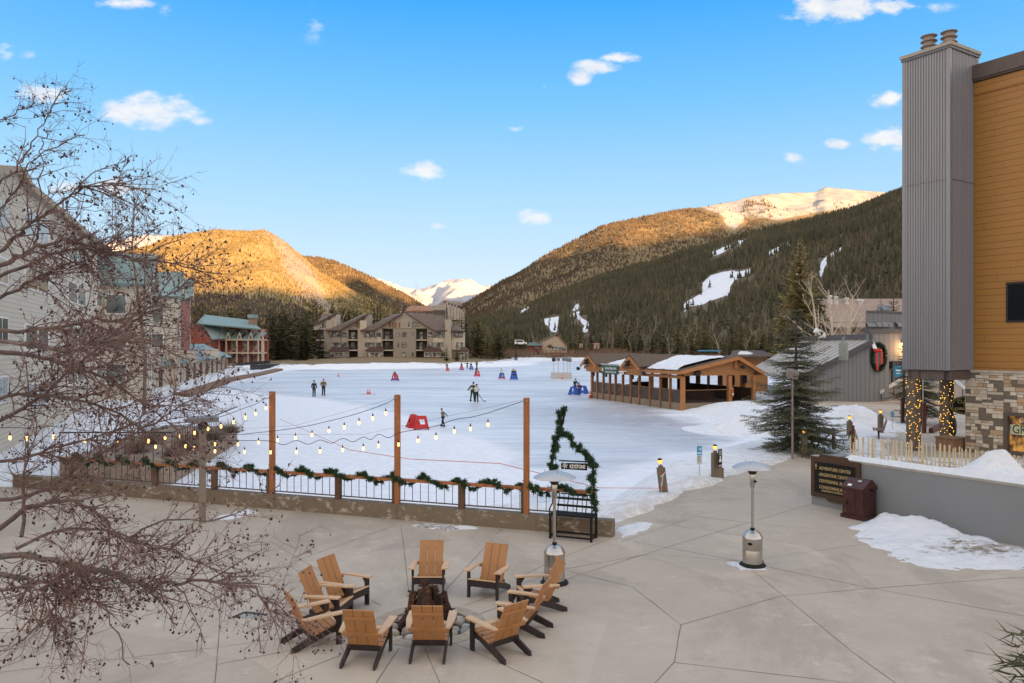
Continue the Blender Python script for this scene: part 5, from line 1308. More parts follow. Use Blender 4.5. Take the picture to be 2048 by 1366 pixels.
# fairy-lit posts
m_lpost = mat('taupe_column', (.15, .115, .09), .75, .2, 4); m_fairy = glow('fairy_light', (1.0, .50, .06), 1.6)
def lit_post(px, py, lab):
    p = G(px, py); t = thing('light_wrapped_column', lab, 'column', p, math.atan2(D2.y, D2.x), 'square columns wound with fairy lights'); h = zb - .42; w = .43
    mb = MB(); mb.box((0, 0, h / 2), (w, w, h)); part(t, 'column', mb, m_lpost)
    mb = MB(); q = random.Random(px); wire = []
    for k in range(170):
        z = h * (k + q.random()) / 170; a = q.choice((0, 1, 2, 3)); s_ = q.uniform(-w / 2, w / 2); o_ = w / 2 + .012
        c = [(s_, -o_), (o_, s_), (s_, o_), (-o_, s_)][a]; r = q.uniform(.012, .017)
        mb.add([(c[0], c[1], z - r), (c[0] + r, c[1], z), (c[0], c[1] + r, z), (c[0] - r, c[1], z), (c[0], c[1] - r, z), (c[0], c[1], z + r)], [(0, 2, 1), (0, 3, 2), (0, 4, 3), (0, 1, 4), (5, 1, 2), (5, 2, 3), (5, 3, 4), (5, 4, 1)])
    part(t, 'fairy_lights', mb, m_fairy)['kind'] = 'stuff'
    mb = MB()
    for k in range(60):
        z = h * k / 60; o_ = w / 2 + .006; mb.tube([(-o_, -o_, z), (o_, -o_, z + .02), (o_, o_, z + .03), (-o_, o_, z + .04), (-o_, -o_, z + .06)], .003, 3)
    part(t, 'wire', mb, m_iron)
lit_post(1827, 900, 'square column wound with amber fairy lights, further from the stone wall'); lit_post(1893, 893, 'square column wound with amber fairy lights, nearer the stone wall')
mb = MB()
p = G(1896, 900); t = thing('planter_box', 'small wooden box at the foot of the fairy-lit column', 'planter', p, math.atan2(D2.y, D2.x))
m_planter = mat('planter_board', (.22, .13, .075), .8, .25, 5)
mb = MB(); mb.box((0, -.1, .28), (.85, .85, .56)); part(t, 'box', mb, m_planter); mb = MB(); mb.box((0, -.1, .58), (.95, .95, .05)); part(t, 'rim', mb, m_planter)
# oval hanging sign behind the stone corner
m_oval = mat('black_gold_sign', (.02, .016, .012), .5); m_cream = mat('cream_letter', (.62, .55, .28), .6)
p = D(1930, 811, 35.3); t = thing('oval_sign', 'oval black and gold shop sign projecting past the stone corner', 'sign', p, -.12)
mb = MB(); mb.prism([(.66 * math.cos(a), 0, .42 * math.sin(a)) for a in np.linspace(0, 2 * math.pi, 41)[:-1]], (0, .05, 0)); pn = part(t, 'panel', mb, m_oval)
mb = MB()
for s_ in (.95, .82):
    for k in range(48):
        a, b = 2 * math.pi * k / 48, 2 * math.pi * (k + 1) / 48; mb.bar((.66 * s_ * math.cos(a), -.006, .42 * s_ * math.sin(a)), (.66 * s_ * math.cos(b), -.006, .42 * s_ * math.sin(b)), .012, .014, up=(0, 1, 0))
part(pn, 'border', mb, m_cream)
for body, size, dz in (('CURES', .22, .17), ("'N'", .14, .0), ('CURIOSITIES', .155, -.155)): text_obj(pn, 'lettering', body, size, (0, -.008, dz), (R(90), 0, 0), m_cream, bold=.004)
mb = MB(); mb.bar((.3, .02, .42), (.3, .02, .72), .03, .03); mb.bar((.0, .02, .72), (1.2, .02, .72), .04, .04); part(t, 'bracket', mb, m_iron)
# blurred passer-by is half hidden by the column
# ------------------------------------------------------------------ timber skate pavilion on the shore
PA = G(1365, 822, ICE); PA.z = 0
U = Vector((.945, .328, 0)); Vv = Vector((-.351, .936, 0)); PL, PW = 17.3, 7.3; RU = 5.2           # along the gable end, along the ice side, length, width, ridge position
m_ced = mat('cedar_siding', (.36, .155, .058), .65, .16, 3, col2=(.42, .19, .07), bump=.1, stretch=(1, 1, 6))
m_cedt = mat('cedar_trim', (.40, .165, .055), .6, .15, 3)
m_cedp = mat('cedar_post', (.25, .115, .052), .7, .22, 3, bump=.1)
m_shing = mat('brown_shingle', (.115, .083, .062), .85, .3, 14, bump=.5, bscale=9, bdist=.04)
m_cbase = mat('pavilion_concrete', (.235, .18, .125), .85, .2, 3, bump=.2)
m_dkint = mat('dark_panelling', (.055, .028, .018), .8, .3, 3)
m_deck = mat('pavilion_floor', (.10, .07, .05), .8, .2, 4)
pv = lambda u, v, z: PA + U * u + Vv * v + Vector((0, 0, z))
ZF, ZE_, ZR = -.25, 2.42, 3.52                      # floor, eave, ridge
t = thing('skate_pavilion', 'open cedar pavilion with snowy brown shingle roof beside the ice', 'pavilion', PA)
def pbox(mb, u0, u1, v0, v1, z0, z1): mb.prism([pv(u0, v0, z0), pv(u1, v0, z0), pv(u1, v1, z0), pv(u0, v1, z0)], (0, 0, z1 - z0))
mb = MB(); pbox(mb, 0, PW, 0, PL, -1.2, ZF); part(t, 'concrete_base', mb, m_cbase, world=True)
mb = MB(); pbox(mb, .1, PW - .1, .1, PL - .1, ZF, ZF + .03); part(t, 'floor', mb, m_deck, world=True)
# roof planes with thickness
ov = .55
mb = MB(); th = .16
def plane(a, b, c, d): mb.slab(a, b, c, d, th)
sl_ = (ZR - ZE_) / RU; sr_ = (ZR - ZE_) / (PW - RU) 
plane(pv(-ov, -ov, ZE_ - sl_ * ov + .25), pv(RU, -ov, ZR + .25), pv(RU, PL + ov, ZR + .25), pv(-ov, PL + ov, ZE_ - sl_ * ov + .25))
plane(pv(RU, -ov, ZR + .25), pv(PW + ov, -ov, ZE_ - sr_ * ov + .25), pv(PW + ov, PL + ov, ZE_ - sr_ * ov + .25), pv(RU, PL + ov, ZR + .25))
GV = [(7.2, 1.62), (15.9, 1.62)]                       # cross gables: position along the ice side, half width
ZG = 3.42
for v, hw in GV:
    zz = ZE_ + .22
    uin = (ZG - ZE_) / sl_
    plane(pv(-ov - .5, v - hw - .1, zz - .05), pv(-ov - .5, v, ZG + .28), pv(uin, v, ZG + .28), pv(.3, v - hw - .1, zz + .05))
    plane(pv(-ov - .5, v, ZG + .28), pv(-ov - .5, v + hw + .1, zz - .05), pv(.3, v + hw + .1, zz + .05), pv(uin, v, ZG + .28))
part(t, 'roof', mb, m_shing, world=True)
# gable ends, fascias
mb = MB()
mb.prism([pv(.15, .02, ZE_ - .35), pv(PW - .1, .02, ZE_ - .35), pv(PW - .1, .02, ZE_ + .05), pv(RU, .02, ZR + .06), pv(.15, .02, ZE_ + .05)], Vv * .12)
part(t, 'gable_siding', mb, m_ced, world=True); mb = MB(); mb.prism([pv(.15, PL - .02, ZE_ - .35), pv(PW - .1, PL - .02, ZE_ - .35), pv(PW - .1, PL - .02, ZE_ + .05), pv(RU, PL - .02, ZR + .06), pv(.15, PL - .02, ZE_ + .05)], -Vv * .12)
part(t, 'gable_siding', mb, m_ced, world=True); mb = MB()
for v, hw in GV:
    mb = MB(); mb.prism([pv(-.55, v - hw + .12, ZE_ - .5), pv(-.55, v + hw - .12, ZE_ - .5), pv(-.55, v + hw - .12, ZE_ + .1), pv(-.55, v, ZG - .02), pv(-.55, v - hw + .12, ZE_ + .1)], U * .12)
    part(t, 'cross_gable_siding', mb, m_ced, world=True)
mb = MB(); up = Vector((0, 0, .10))
mb.bar(pv(-ov - .02, -ov - .04, ZE_ - sl_ * ov + .06), pv(RU, -ov - .04, ZR + .06), .07, .30, up=U * -.2 + Vector((0, 0, 1))); mb.bar(pv(RU, -ov - .05, ZR + .06), pv(PW + ov, -ov - .05, ZE_ - sr_ * ov + .06), .07, .30)
mb.bar(pv(-ov - .03, -ov, ZE_ - sl_ * ov + .03), pv(-ov - .03, PL + ov, ZE_ - sl_ * ov + .03), .07, .26); mb.bar(pv(PW + ov, -ov, ZE_ - sr_ * ov + .03), pv(PW + ov, PL + ov, ZE_ - sr_ * ov + .03), .07, .26)
for v, hw in GV:
    mb.bar(pv(-ov - .54, v - hw - .18, ZE_ + .03), pv(-ov - .54, v + .0, ZG + .10), .07, .26); mb.bar(pv(-ov - .55, v, ZG + .10), pv(-ov - .55, v + hw + .18, ZE_ + .03), .07, .26)
    for dz in (.0, .28): mb.bar(pv(-ov - .30, v - .55 + dz, ZG - .42 + dz), pv(-ov - .30, v + .55 - dz, ZG - .42 + dz), .08, .07)
    mb.bar(pv(-ov - .35, v, ZG - .45), pv(-ov - .35, v, ZG + .1), .08, .10, up=Vv)
mb.bar(pv(RU, -.12, ZR - .85), pv(RU, -.12, ZR), .22, .22, up=U)
mb.bar(pv(-.05, .0, ZE_ - .45), pv(-.05, PL, ZE_ - .45), .14, .26)
part(t, 'fascia', mb, m_cedt, world=True)
# posts
pst = [(0.05, 0.05, .32), (RU - .55, .0, .34), (PW - .15, .0, .26)] + [(0.0, v, .20) for v in (1.9, 3.5, 5.3, 7.2, 8.8, 10.4, 11.9, 13.1, 14.5, 15.9)] + [(.05, PL - .1, .26), (PW - .1, PL - .1, .24), (RU - .6, PL - .1, .24)] + [(PW - .1, v, .2) for v in (3.4, 6.8, 10.2, 13.6)]
first = None
for u, v, w in pst:
    mb = MB(); mb.box((0, 0, (ZE_ - .4 + .85) / 2 - .85), (w, w, ZE_ - .4 + .85), rz=math.atan2(U.y, U.x)); o = part(t, 'post', mb, m_cedt if w > .25 else m_cedp); o.location = pv(u, v, 0) - PA
# railings
mb = MB(); 
for a, b in (((0, 1.9), (0, PL - .2)), ((0, 0), (0, 1.9)), ((.3, 0), (RU - .7, 0))): mb.bar(pv(*a, .85), pv(*b, .85), .12, .06); 
part(t, 'handrail', mb, m_cedp, world=True)
mb = MB()
for k in range(26):
    u = .32 + (RU - 1.0) * k / 25; mb.bar(pv(u, 0, ZF + .05), pv(u, 0, .82), .022, .022, up=U)
mb.bar(pv(.3, 0, ZF + .10), pv(RU - .7, 0, ZF + .10), .05, .04); part(t, 'balusters', mb, m_iron, world=True)
m_meshp, N = newmat('wire_mesh_panel'); N.set(col=(.09, .07, .058), rough=.8, alpha=.82)
mb = MB(); mb.bar(pv(0.06, .2, .30), pv(.06, PL - .2, .30), .01, 1.0); part(t, 'mesh_panels', mb, m_meshp, world=True)
# inner back wall with openings, dark dado
mb = MB()
pbox(mb, PW - .14, PW - .04, .3, PL * .62, ZF, .92); pbox(mb, PW - .6 - 1.2, PW - .5, 9.5, 9.6, ZF, 2.2); pbox(mb, .8, 3.0, PL * .60, PL * .60 + .1, ZF, 1.1); part(t, 'dado_panel', mb, m_dkint, world=True)
mb = MB()
for v in (1.2, 4.6, 8.2): pbox(mb, PW - .13, PW - .05, v, v + .7, .93, 2.2); part(t, 'cedar_panel', mb, m_ced, world=True); mb = MB()
pbox(mb, PW - 2.9, PW - 2.1, PL * .62, PL * .62 + .12, ZF, 2.3); part(t, 'cedar_panel', mb, m_ced, world=True)
mb = MB(); pbox(mb, 1.2, 5.6, 3.6, 4.0, ZF, .55); pbox(mb, 1.0, 2.2, 6.0, 7.6, ZF, .5); part(t, 'counter', mb, m_dkint, world=True)
# snow lying on the roof
def roof_snow(label, v0, v1, edge):
    xs = np.linspace(0, 1, 26); nv = 30; V = []; 
    X, Yy = np.meshgrid(np.linspace(-.4, RU - .15, 40), np.linspace(v0, v1, 60), indexing='ij')
    f = (Yy - v0) / (v1 - v0); uu = (X + .4) / (RU + .25)
    d = edge(uu, f) + fbm(X * 1.3, Yy * 1.3, 4) * .14
    hgt = .30 * sstep(0, .16, d) - .05
    Z = ZE_ + sl_ * X + .25 + hgt
    P3 = PA + Vector((0, 0, 0)); W = np.stack([PA.x + U.x * X + Vv.x * Yy, PA.y + U.y * X + Vv.y * Yy, Z], -1)
    fc = gridfaces(*X.shape); fk = (d.ravel() > -.06)[fc].all(1); fc = fc[fk]; used, inv = np.unique(fc, return_inverse=True)
    o = npmesh('snow', W.reshape(-1, 3)[used], inv.reshape(-1, 4), m_snow, True, {'dirt': np.zeros(len(used))}); tag(o, kind='stuff')
roof_snow('', .2, 6.9, lambda u, f: np.minimum(np.minimum(.9 - f * .85 * (1.2 - u * .6) - 0.05 + .0 * u, .90 - u * 1.0 + .05), np.minimum(u + .05 + .0 * f, .06 + f + .25 * (1 - u))) )
roof_snow('', 8.6, 14.6, lambda u, f: np.minimum(np.minimum(.92 - f * .95 + .10 * (u - .5), .86 - u), np.minimum(u + .05, .1 + f + (1 - u) * .1)))
# banner over the ice side
m_green = mat('green_banner', (.022, .075, .058), .6, .1)
rzv = math.atan2(-Vv.y, -Vv.x)
bp = pv(-.75, 11.75, 2.25)
t2 = thing('rink_banner', 'dark green banner with white writing hung on the pavilion eave', 'sign', bp, rzv)
mb = MB(); mb.span((-1.75, -.02, -.42), (1.75, .02, .45)); pn = part(t2, 'panel', mb, m_green)
mb = MB(); mb.span((-1.8, -.05, .46), (1.8, .05, .60)); part(t2, 'top_rail', mb, m_alu)
text_obj(pn, 'lettering', 'Keystone Village Ice Rink', .38, (.25, -.026, .16), (R(90), 0, 0), m_letter, mscale=.62, bold=.004); text_obj(pn, 'lettering', 'Helmet Use Is Recommended', .30, (.25, -.026, -.20), (R(90), 0, 0), m_letter, mscale=.60, bold=.003)
mb = MB(); mb.prism([(-1.45 + .13 * math.cos(a), -.024, .0 + .22 * math.sin(a)) for a in np.linspace(0, 6.28, 17)[:-1]], (0, .003, 0)); part(pn, 'emblem', mb, m_letter)
for v, w in ((9.6, .9),):
    t2 = thing('white_notice', 'small white notice hanging beside the green banner', 'sign', pv(-.62, v, 2.0), rzv); mb = MB(); mb.span((-.45, -.015, -.12), (.45, .015, .16)); part(t2, 'panel', mb, m_white); mb = MB(); mb.span((-.3, -.02, .0), (.3, -.016, .05)); part(t2, 'print_lines', mb, m_txt)
# floodlights on gables and lanterns
def flood(label, p, d, size=.34):
    t = thing('floodlight', label, 'floodlight', p, math.atan2(d.y, d.x) + math.pi / 2, 'floodlights on the pavilion'); mb = MB(); mb.box((0, -.1, 0), (size, .22, size * .75), M=Matrix.Rotation(.5, 3, 'X')); part(t, 'housing', mb, m_iron); mb = MB(); mb.box((0, .06, .05), (.05, .3, .05)); part(t, 'bracket', mb, m_iron)
flood('dark floodlight under the peak of the nearer cross gable', pv(-1.25, 7.2, ZG - .35), -U); flood('dark floodlight under the peak of the far cross gable', pv(-1.25, 15.9, ZG - .35), -U)
flood('dark floodlight on the lower corner of the nearer cross gable', pv(-1.0, 4.6, ZE_ - .25), -U, .4); flood('small pale floodlight on the big end gable', pv(PW - 1.6, -.35, ZE_ + .35), -Vv, .28)
flood('square dark floodlight on the big end gable siding', pv(1.3, -.15, ZE_ - .12), -Vv, .5); flood('floodlight jutting from the far corner of the pavilion', pv(-1.3, 17.6, ZE_ - .2), -U, .4)
for i, v in enumerate((8.2, 13.6, 16.4)):
    t2 = thing('wall_lantern', ['small dark lantern on a pavilion post by the near cross gable', 'small dark lantern on a pavilion post past the banner', 'small dark lantern at the far pavilion corner'][i], 'lantern', pv(-.16, v, 1.65), 0, 'lanterns on the pavilion posts'); mb = MB(); mb.lathe([(.05, -.2), (.11, -.15), (.12, .12), (.03, .2)], 8); part(t2, 'lamp', mb, m_iron)
# life ring
t2 = thing('life_ring', 'orange and white life ring hanging on the pavilion corner post', 'life ring', pv(RU - .32, -.10, .55), math.atan2(U.y, U.x) + 1.2)
m_or = mat('orange_ring', (.62, .12, .03), .5)
mb = MB(); mw = MB()
for k in range(24):
    a, b = 2 * math.pi * k / 24, 2 * math.pi * (k + 1) / 24; (mw if k % 6 < 2 else mb).tube([(.27 * math.cos(a), 0, .36 * math.sin(a)), (.27 * math.cos(b), 0, .36 * math.sin(b))], .075, 8)
part(t2, 'ring', mb, m_or); part(t2, 'band', mw, m_white)
# hanging coats
m_navy = mat('navy_cloth', (.012, .016, .035), .8, .3)
for i, (u, v, w) in enumerate(((PW - .35, 2.9, .55), (PW - .35, .9, .3))):
    t2 = thing('hanging_coat', ['broad navy coat hanging inside the pavilion opening', 'small dark coat hanging near the pavilion corner'][i], 'coat', pv(u, v, 2.0)); mb = MB(); mb.prism([(-w * .5, 0, 0), (w * .5, 0, 0), (w * .62, 0, -.5), (w * .55, 0, -1.0 + i * .3), (-w * .6, 0, -1.0 + i * .3), (-w * .62, 0, -.5)], (0, .2, 0)); part(t2, 'cloth', mb, m_navy)
# ------------------------------------------------------------------ grey hall beside the stairs
m_gsid, N = newmat('grey_vertical_siding'); x_, y_, z_ = N.sep(N.obj)
uu = N.math('ADD', N.math('MULTIPLY', x_, .85), N.math('MULTIPLY', y_, -.53)); uu2 = N.math('FRACT', N.math('MULTIPLY', uu, 3.2))
gv = N.math('LESS_THAN', uu2, .10)
N.set(col=N.mix(gv, N.mix(N.noise(N.mapping(N.obj, (2, 2, .2)), 1.5, 5), (.165, .17, .175), (.215, .22, .225)), (.09, .09, .095)), rough=.75)
N.bump(N.math('SUBTRACT', 1.0, gv), .4, .03)
m_groof, N = newmat('tan_standing_seam'); x_, y_, z_ = N.sep(N.obj)
rf = N.math('FRACT', N.math('MULTIPLY', N.math('ADD', N.math('MULTIPLY', x_, .104), N.math('MULTIPLY', y_, .995)), .68))
N.set(col=N.mix(N.math('LESS_THAN', rf, .22), (.46, .40, .32), (.17, .15, .13)), rough=.6); N.bump(N.math('LESS_THAN', rf, .2), .5, .04)
m_gtrim = mat('dark_grey_trim', (.085, .08, .085), .6, .1)
HB = G(1740, 800, 0); HB = Vector((HB.x, 64.0, 0)); HX = lambda px, Y: (px - CX) / F * Y
t = thing('grey_hall', 'grey vertically boarded hall with tan metal roof, upper storey and entrance recess', 'building', HB)
K0 = Vector((HX(1739, 64), 64, 0)); Lf = Vector((HX(1590, 66), 66, 0)); Rt = Vector((HX(1960, 71), 71, 0))
# lower wing: wall from left-front to the inner corner, sloping top
zr = lambda py, Y: CAMZ + (HZ - py) / F * Y
mb = MB(); dW = (K0 - Lf).normalized(); zL, zK = zr(760, 66), zr(682, 64)
mb.prism([Lf + Vector((0, 0, -.5)), K0 + Vector((0, 0, -.5)), K0 + Vector((0, 0, zK)), Lf + Vector((0, 0, zL))], Vector((.2, .4, 0)))
part(t, 'wing_wall', mb, m_gsid, world=True)
mb = MB(); up = Vector((0, 0, .1)); bk = Vector((2.2, 21, 0))
rA, rB = Lf + Vector((-.3, -.3, zL + .05)), K0 + Vector((.1, -.25, zK + .12)); rC, rD = K0 + bk + Vector((0, 0, zK + .12)), Lf + bk + Vector((0, 0, zL + .05))
mb.slab(rA, rB, rC, rD, .12); part(t, 'metal_roof', mb, m_groof, world=True)
mb = MB(); mb.bar(rA + Vector((.02, -.05, -.16)), rB + Vector((.02, -.05, -.16)), .12, .36); mb.bar(rB + Vector((0, .1, .25)), rC + Vector((0, .1, .25)), .2, .45); part(t, 'roof_fascia', mb, m_gtrim, world=True)
# entrance front: wall facing the viewer, recess under a lintel
zT = zr(670, 64) + .15; dF = (Rt - K0).normalized(); nF = Vector((dF.y, -dF.x, 0))
def sF(px): r = (px - CX) / F; return (r * K0.y - K0.x) / (dF.x - r * dF.y)
s1 = sF(1778); s2 = sF(1990); zl = zr(722, (K0 + dF * s1).y)
def fr(s0, s1_, z0, z1, o0=-.3, o1=0.0):
    m_ = MB(); q = [K0 + dF * s0 + nF * o1, K0 + dF * s1_ + nF * o1, K0 + dF * s1_ + nF * o0, K0 + dF * s0 + nF * o0]; m_.prism([p + Vector((0, 0, z0)) for p in q], (0, 0, z1 - z0)); return m_
mb = fr(0, s1, -.5, zT); q = fr(s1, s2, zl, zT); mb.add(q.v, q.f); part(t, 'front_wall', mb, m_gsid, world=True)
mb = fr(s1 - .3, s2, -.5, zl, -3.0, -2.8); q = fr(s1 - .25, s1, -.5, zl, -2.8, -.3); mb.add(q.v, q.f); part(t, 'recess_wall', mb, m_gsid, world=True)
part(t, 'parapet', fr(-.1, s2, zT, zT + .35, -.5, .08), m_gtrim, world=True)
dr = part(t, 'door', fr(s1 + 2.6, s1 + 4.2, .9, 3.2, -2.8, -2.74), m_glassd, world=True)
# upper storey
zU0, zU1 = zT + .2, zr(625, 72); sU = sF(1731)
ub = K0 - nF * 6; r_ = (1731 - CX) / F; up0 = ub + dF * ((r_ * ub.y - ub.x) / (dF.x - r_ * dF.y))
mb = MB(); bkv = Vector((up0.x / up0.y * 8 + .3, 8, 0)); q = [up0, up0 + dF * 14, up0 + dF * 14 + bkv, up0 + bkv]; mb.prism([p + Vector((0, 0, zU0 - 2)) for p in q], (0, 0, zU1 - zU0 + 2)); part(t, 'upper_storey', mb, m_gsid, world=True)
mb = MB(); mb.prism([p + Vector((0, 0, zU1)) + nF * .05 for p in q], (0, 0, .22)); part(t, 'upper_parapet', mb, m_gtrim, world=True)
m_hood = mat('grey_vent_hood', (.19, .195, .20), .6, .1)
for k, (px, w) in enumerate(((1735, .28), (1740, .28), (1746, .28), (1753, .34), (1764, .36), (1776, .3), (1794, .34), (1801, .3), (1807, .34))):
    r = (px - CX) / F; s_ = (r * up0.y - up0.x) / (dF.x - r * dF.y); p = up0 + dF * s_; p.z = zr(651, p.y)
    mb = MB(); 
    for i in range(6):
        a0, a1 = math.pi / 2 * i / 6, math.pi / 2 * (i + 1) / 6
        mb.prism([p - dF * w + nF * (w * math.sin(a0) * 1.2) + Vector((0, 0, w * 1.4 * math.cos(a0) - .15)), p + dF * w + nF * (w * math.sin(a0) * 1.2) + Vector((0, 0, w * 1.4 * math.cos(a0) - .15)), p + dF * w + nF * (w * math.sin(a1) * 1.2) + Vector((0, 0, w * 1.4 * math.cos(a1) - .15)), p - dF * w + nF * (w * math.sin(a1) * 1.2) + Vector((0, 0, w * 1.4 * math.cos(a1) - .15))], -nF * .1)
    part(t, 'vent_hood', mb, m_hood, world=True)
vp = Vector((HX(1687, 60.5), 60.5, zr(700, 60.5))); mb = MB(); mb.lathe([(.34, -.8), (.34, .5), (.30, .55), (.10, .72), (.10, .98), (.14, 1.0), (.14, 1.06)], 14, vp); part(t, 'roof_vent', mb, mat('green_grey_vent', (.20, .215, .19), .5), world=True, smooth=True)
# wreath, lamp, blue notice
s_ = sF(1755); p = K0 + dF * s_ + nF * .12; p.z = zr(714, p.y)
t2 = thing('wreath', 'large evergreen wreath with red bow on the grey hall front', 'wreath', p, math.atan2(dF.y, dF.x))
mb = MB(); rr = 1.05
path = [Vector((rr * .78 * math.cos(a), 0, rr * math.sin(a))) for a in np.linspace(0, 2 * math.pi, 33)]
for a, b in zip(path[:-1], path[1:]):
    for i in range(3): needles(mb, a.lerp(b, i / 3), (b - a).normalized(), .34, 46, .16, w=.02)
part(t2, 'greenery', mb, m_gar)
m_red = mat('red_ribbon', (.55, .025, .02), .55); mb = MB()
for sx in (-.55, .05): mb.prism([(sx - .10, -.25, .45), (sx + .10, -.25, .45), (sx + .13, -.27, -1.15 if sx < 0 else -.55), (sx - .08, -.27, -1.05 if sx < 0 else -.6)], (0, .04, 0))
for sx in (-.85, -.45): mb.lathe([(.02, -.16), (.22, -.02), (.2, .1), (.02, .2)], 8, (sx + .12, -.28, .52))
part(t2, 'bow', mb, m_red)
s_ = sF(1806); p = K0 + dF * s_ + nF * .2; p.z = zr(688, p.y); t2 = thing('wall_lamp', 'lit orange wall lamp on the grey hall beside the flue tower', 'lamp', p); mb = MB(); mb.lathe([(.12, -.12), (.26, -.05), (.24, .1), (.1, .16)], 12); part(t2, 'lamp_glass', mb, glow('orange_lamp', (1.0, .48, .16), 6.0)); mb = MB(); mb.lathe([(.27, .10), (.2, .2), (.02, .24)], 12); part(t2, 'cap', mb, m_iron)
ll = bpy.data.lights.new('wall_lamp_light', 'POINT'); ll.energy = 60; ll.color = (1, .5, .18); ll.shadow_soft_size = .2; lo = link(bpy.data.objects.new('wall_lamp_light', ll)); lo.location = p + nF * .45 + Vector((0, 0, -.35))
p = K0 + dF * sF(1741) + nF * .15; p.z = zr(684, p.y); t2 = thing('floodlight', 'small white floodlight at the inner corner of the grey hall', 'floodlight', p); mb = MB(); mb.prism([(-.1, 0, 0), (.1, 0, 0), (.25, -.25, -.55), (-.05, -.25, -.55)], (0, -.15, 0)); part(t2, 'housing', mb, m_white)
p = Vector((HX(1796, 66), 66, zr(743, 66))); t2 = thing('blue_notice', 'square bright blue notice in the entrance recess', 'sign', p); mb = MB(); mb.box((0, 0, 0), (.62, .06, .85)); part(t2, 'panel', mb, mat('bright_blue_notice', (.01, .22, .42), .5)); mb = MB(); mb.box((0, -.035, .1), (.4, .01, .08)); mb.box((0, -.035, -.15), (.35, .01, .05)); part(t2, 'print_lines', mb, m_white)
# stairs and ramp walls
m_step = mat('pale_stair_concrete', (.36, .33, .29), .85, .15, 4)
st0 = G(1742, 801, 0); t2 = thing('stairs', 'broad pale concrete stairs rising to the hall entrance', 'stairs', st0)
for k in range(8): mb = MB(); a = st0 + Vector((k * .42, k * .42, 0)); mb.prism([a + Vector((0, 0, k * .17 - .2)), a + Vector((14, -1.2, k * .17 - .2)), a + Vector((14, -.75, k * .17 - .2)), a + Vector((0, .45, k * .17 - .2))], (0, 0, .37 - .001 * k)); part(t2, 'step', mb, m_step, world=True)
mb = MB(); a = st0 + Vector((8 * .42, 8 * .42, 0)); mb.prism([a + Vector((0, 0, -.2)), a + Vector((14, -1.2, -.2)), a + Vector((14, 5, -.2)), a + Vector((0, 5, -.2))], (0, 0, 1.55)); part(t2, 'landing', mb, m_step, world=True)
ra = Vector((HX(1735, 65.2), 65.2, 0)); rb = Vector((HX(1782, 69), 69, 0))
t2 = thing('ramp_wall', 'boarded grey ramp side wall with a flat cap left of the stairs', 'wall', ra); mb = MB(); mb.prism([ra + Vector((0, 0, -.3)), rb + Vector((0, 0, .3)), rb + Vector((0, 0, 2.55)), ra + Vector((0, 0, 2.0))], Vector((.12, .25, 0))); part(t2, 'boarding', mb, mat('beige_boarding', (.27, .245, .22), .8, .12, 6), world=True); mb = MB(); mb.bar(ra + Vector((0, .05, 2.02)), rb + Vector((0, .05, 2.57)), .4, .06); part(t2, 'cap', mb, m_gtrim, world=True)
for i, (pxa, pya, pxb, pyb, Yv, lab) in enumerate(((1760, 785, 1814, 752, 64.5, 'sloping handrail nearest the ramp wall on the pale stairs'), (1790, 786, 1830, 766, 65.5, 'sloping handrail in the middle of the pale stairs'), (1905, 757, 1945, 790, 52, 'sloping pale handrail seen between the lit column and the stone corner'))):
    a, b = D(pxa, pya, Yv), D(pxb, pyb, Yv + 3); t2 = thing('handrail', lab, 'handrail', a); mb = MB(); mb.bar(a, b, .10, .28 if i != 1 else .10); part(t2, 'rail', mb, m_signgrey, world=True)
    for k in (0.05, .5, .95): mb = MB(); c = a.lerp(b, k); mb.tube([c, c + Vector((0, 0, -1.05))], .03, 6); part(t2, 'upright', mb, m_iron, world=True)
# long tan-roofed building up the hill, behind the bare aspens
p = D(1740, 690, 135); p.z = 0
t2 = thing('hillside_building', 'long low building with ribbed tan roof and shiny roof vents behind the aspens', 'building', p)
m_troof = mat('tan_ribbed_roof', (.30, .225, .185), .7, .15, 1.5, stretch=(.2, .2, 12)); zq = lambda py: CAMZ + (HZ - py) / F * 135
x0, x1 = HX(1648, 135), HX(1850, 135)
mb = MB(); mb.slab((x0, 131, zq(655)), (x1, 131, zq(655)), (x1, 138, zq(600) + .4), (x0, 138, zq(600) + .4), .3); part(t2, 'roof', mb, m_troof, world=True)
mb = MB(); mb.span((x0 + .3, 132, -1), (x1, 145, zq(645))); part(t2, 'wall', mb, mat('tan_wall', (.24, .19, .155), .8), world=True)
for px, py in ((1660, 597), (1671, 599), (1693, 602), (1718, 605), (1723, 606)): mb = MB(); c = Vector((HX(px, 137), 137, zq(py + 3))); mb.lathe([(.55, -.9), (.5, .1), (.3, .2), (.3, .6), (.45, .65), (.4, .95)], 8, c); part(t2, 'roof_vent', mb, m_alu, world=True)
mb = MB(); mb.prism([D(1754, 622, 130), D(1754, 612, 130.5), D(1779, 612, 130.5), D(1779, 622, 130)], (0, -.4, .1)); part(t2, 'skylight', mb, mat('blue_grey_skylight', (.16, .19, .23), .3), world=True)
p = D(1638, 668, 75); t2 = thing('rooftop_speaker', 'pale box floodlights on a short mast above the hall roof', 'floodlight', p); mb = MB(); mb.lathe([(.06, -2.2), (.06, .0)], 6); part(t2, 'mast', mb, m_signgrey); mb = MB(); mb.box((-.05, 0, .2), (.75, .5, .45), M=Matrix.Rotation(.5, 3, 'Y')); mb.box((.3, 0, -.1), (.5, .5, .5)); part(t2, 'lamp_box', mb, m_white)
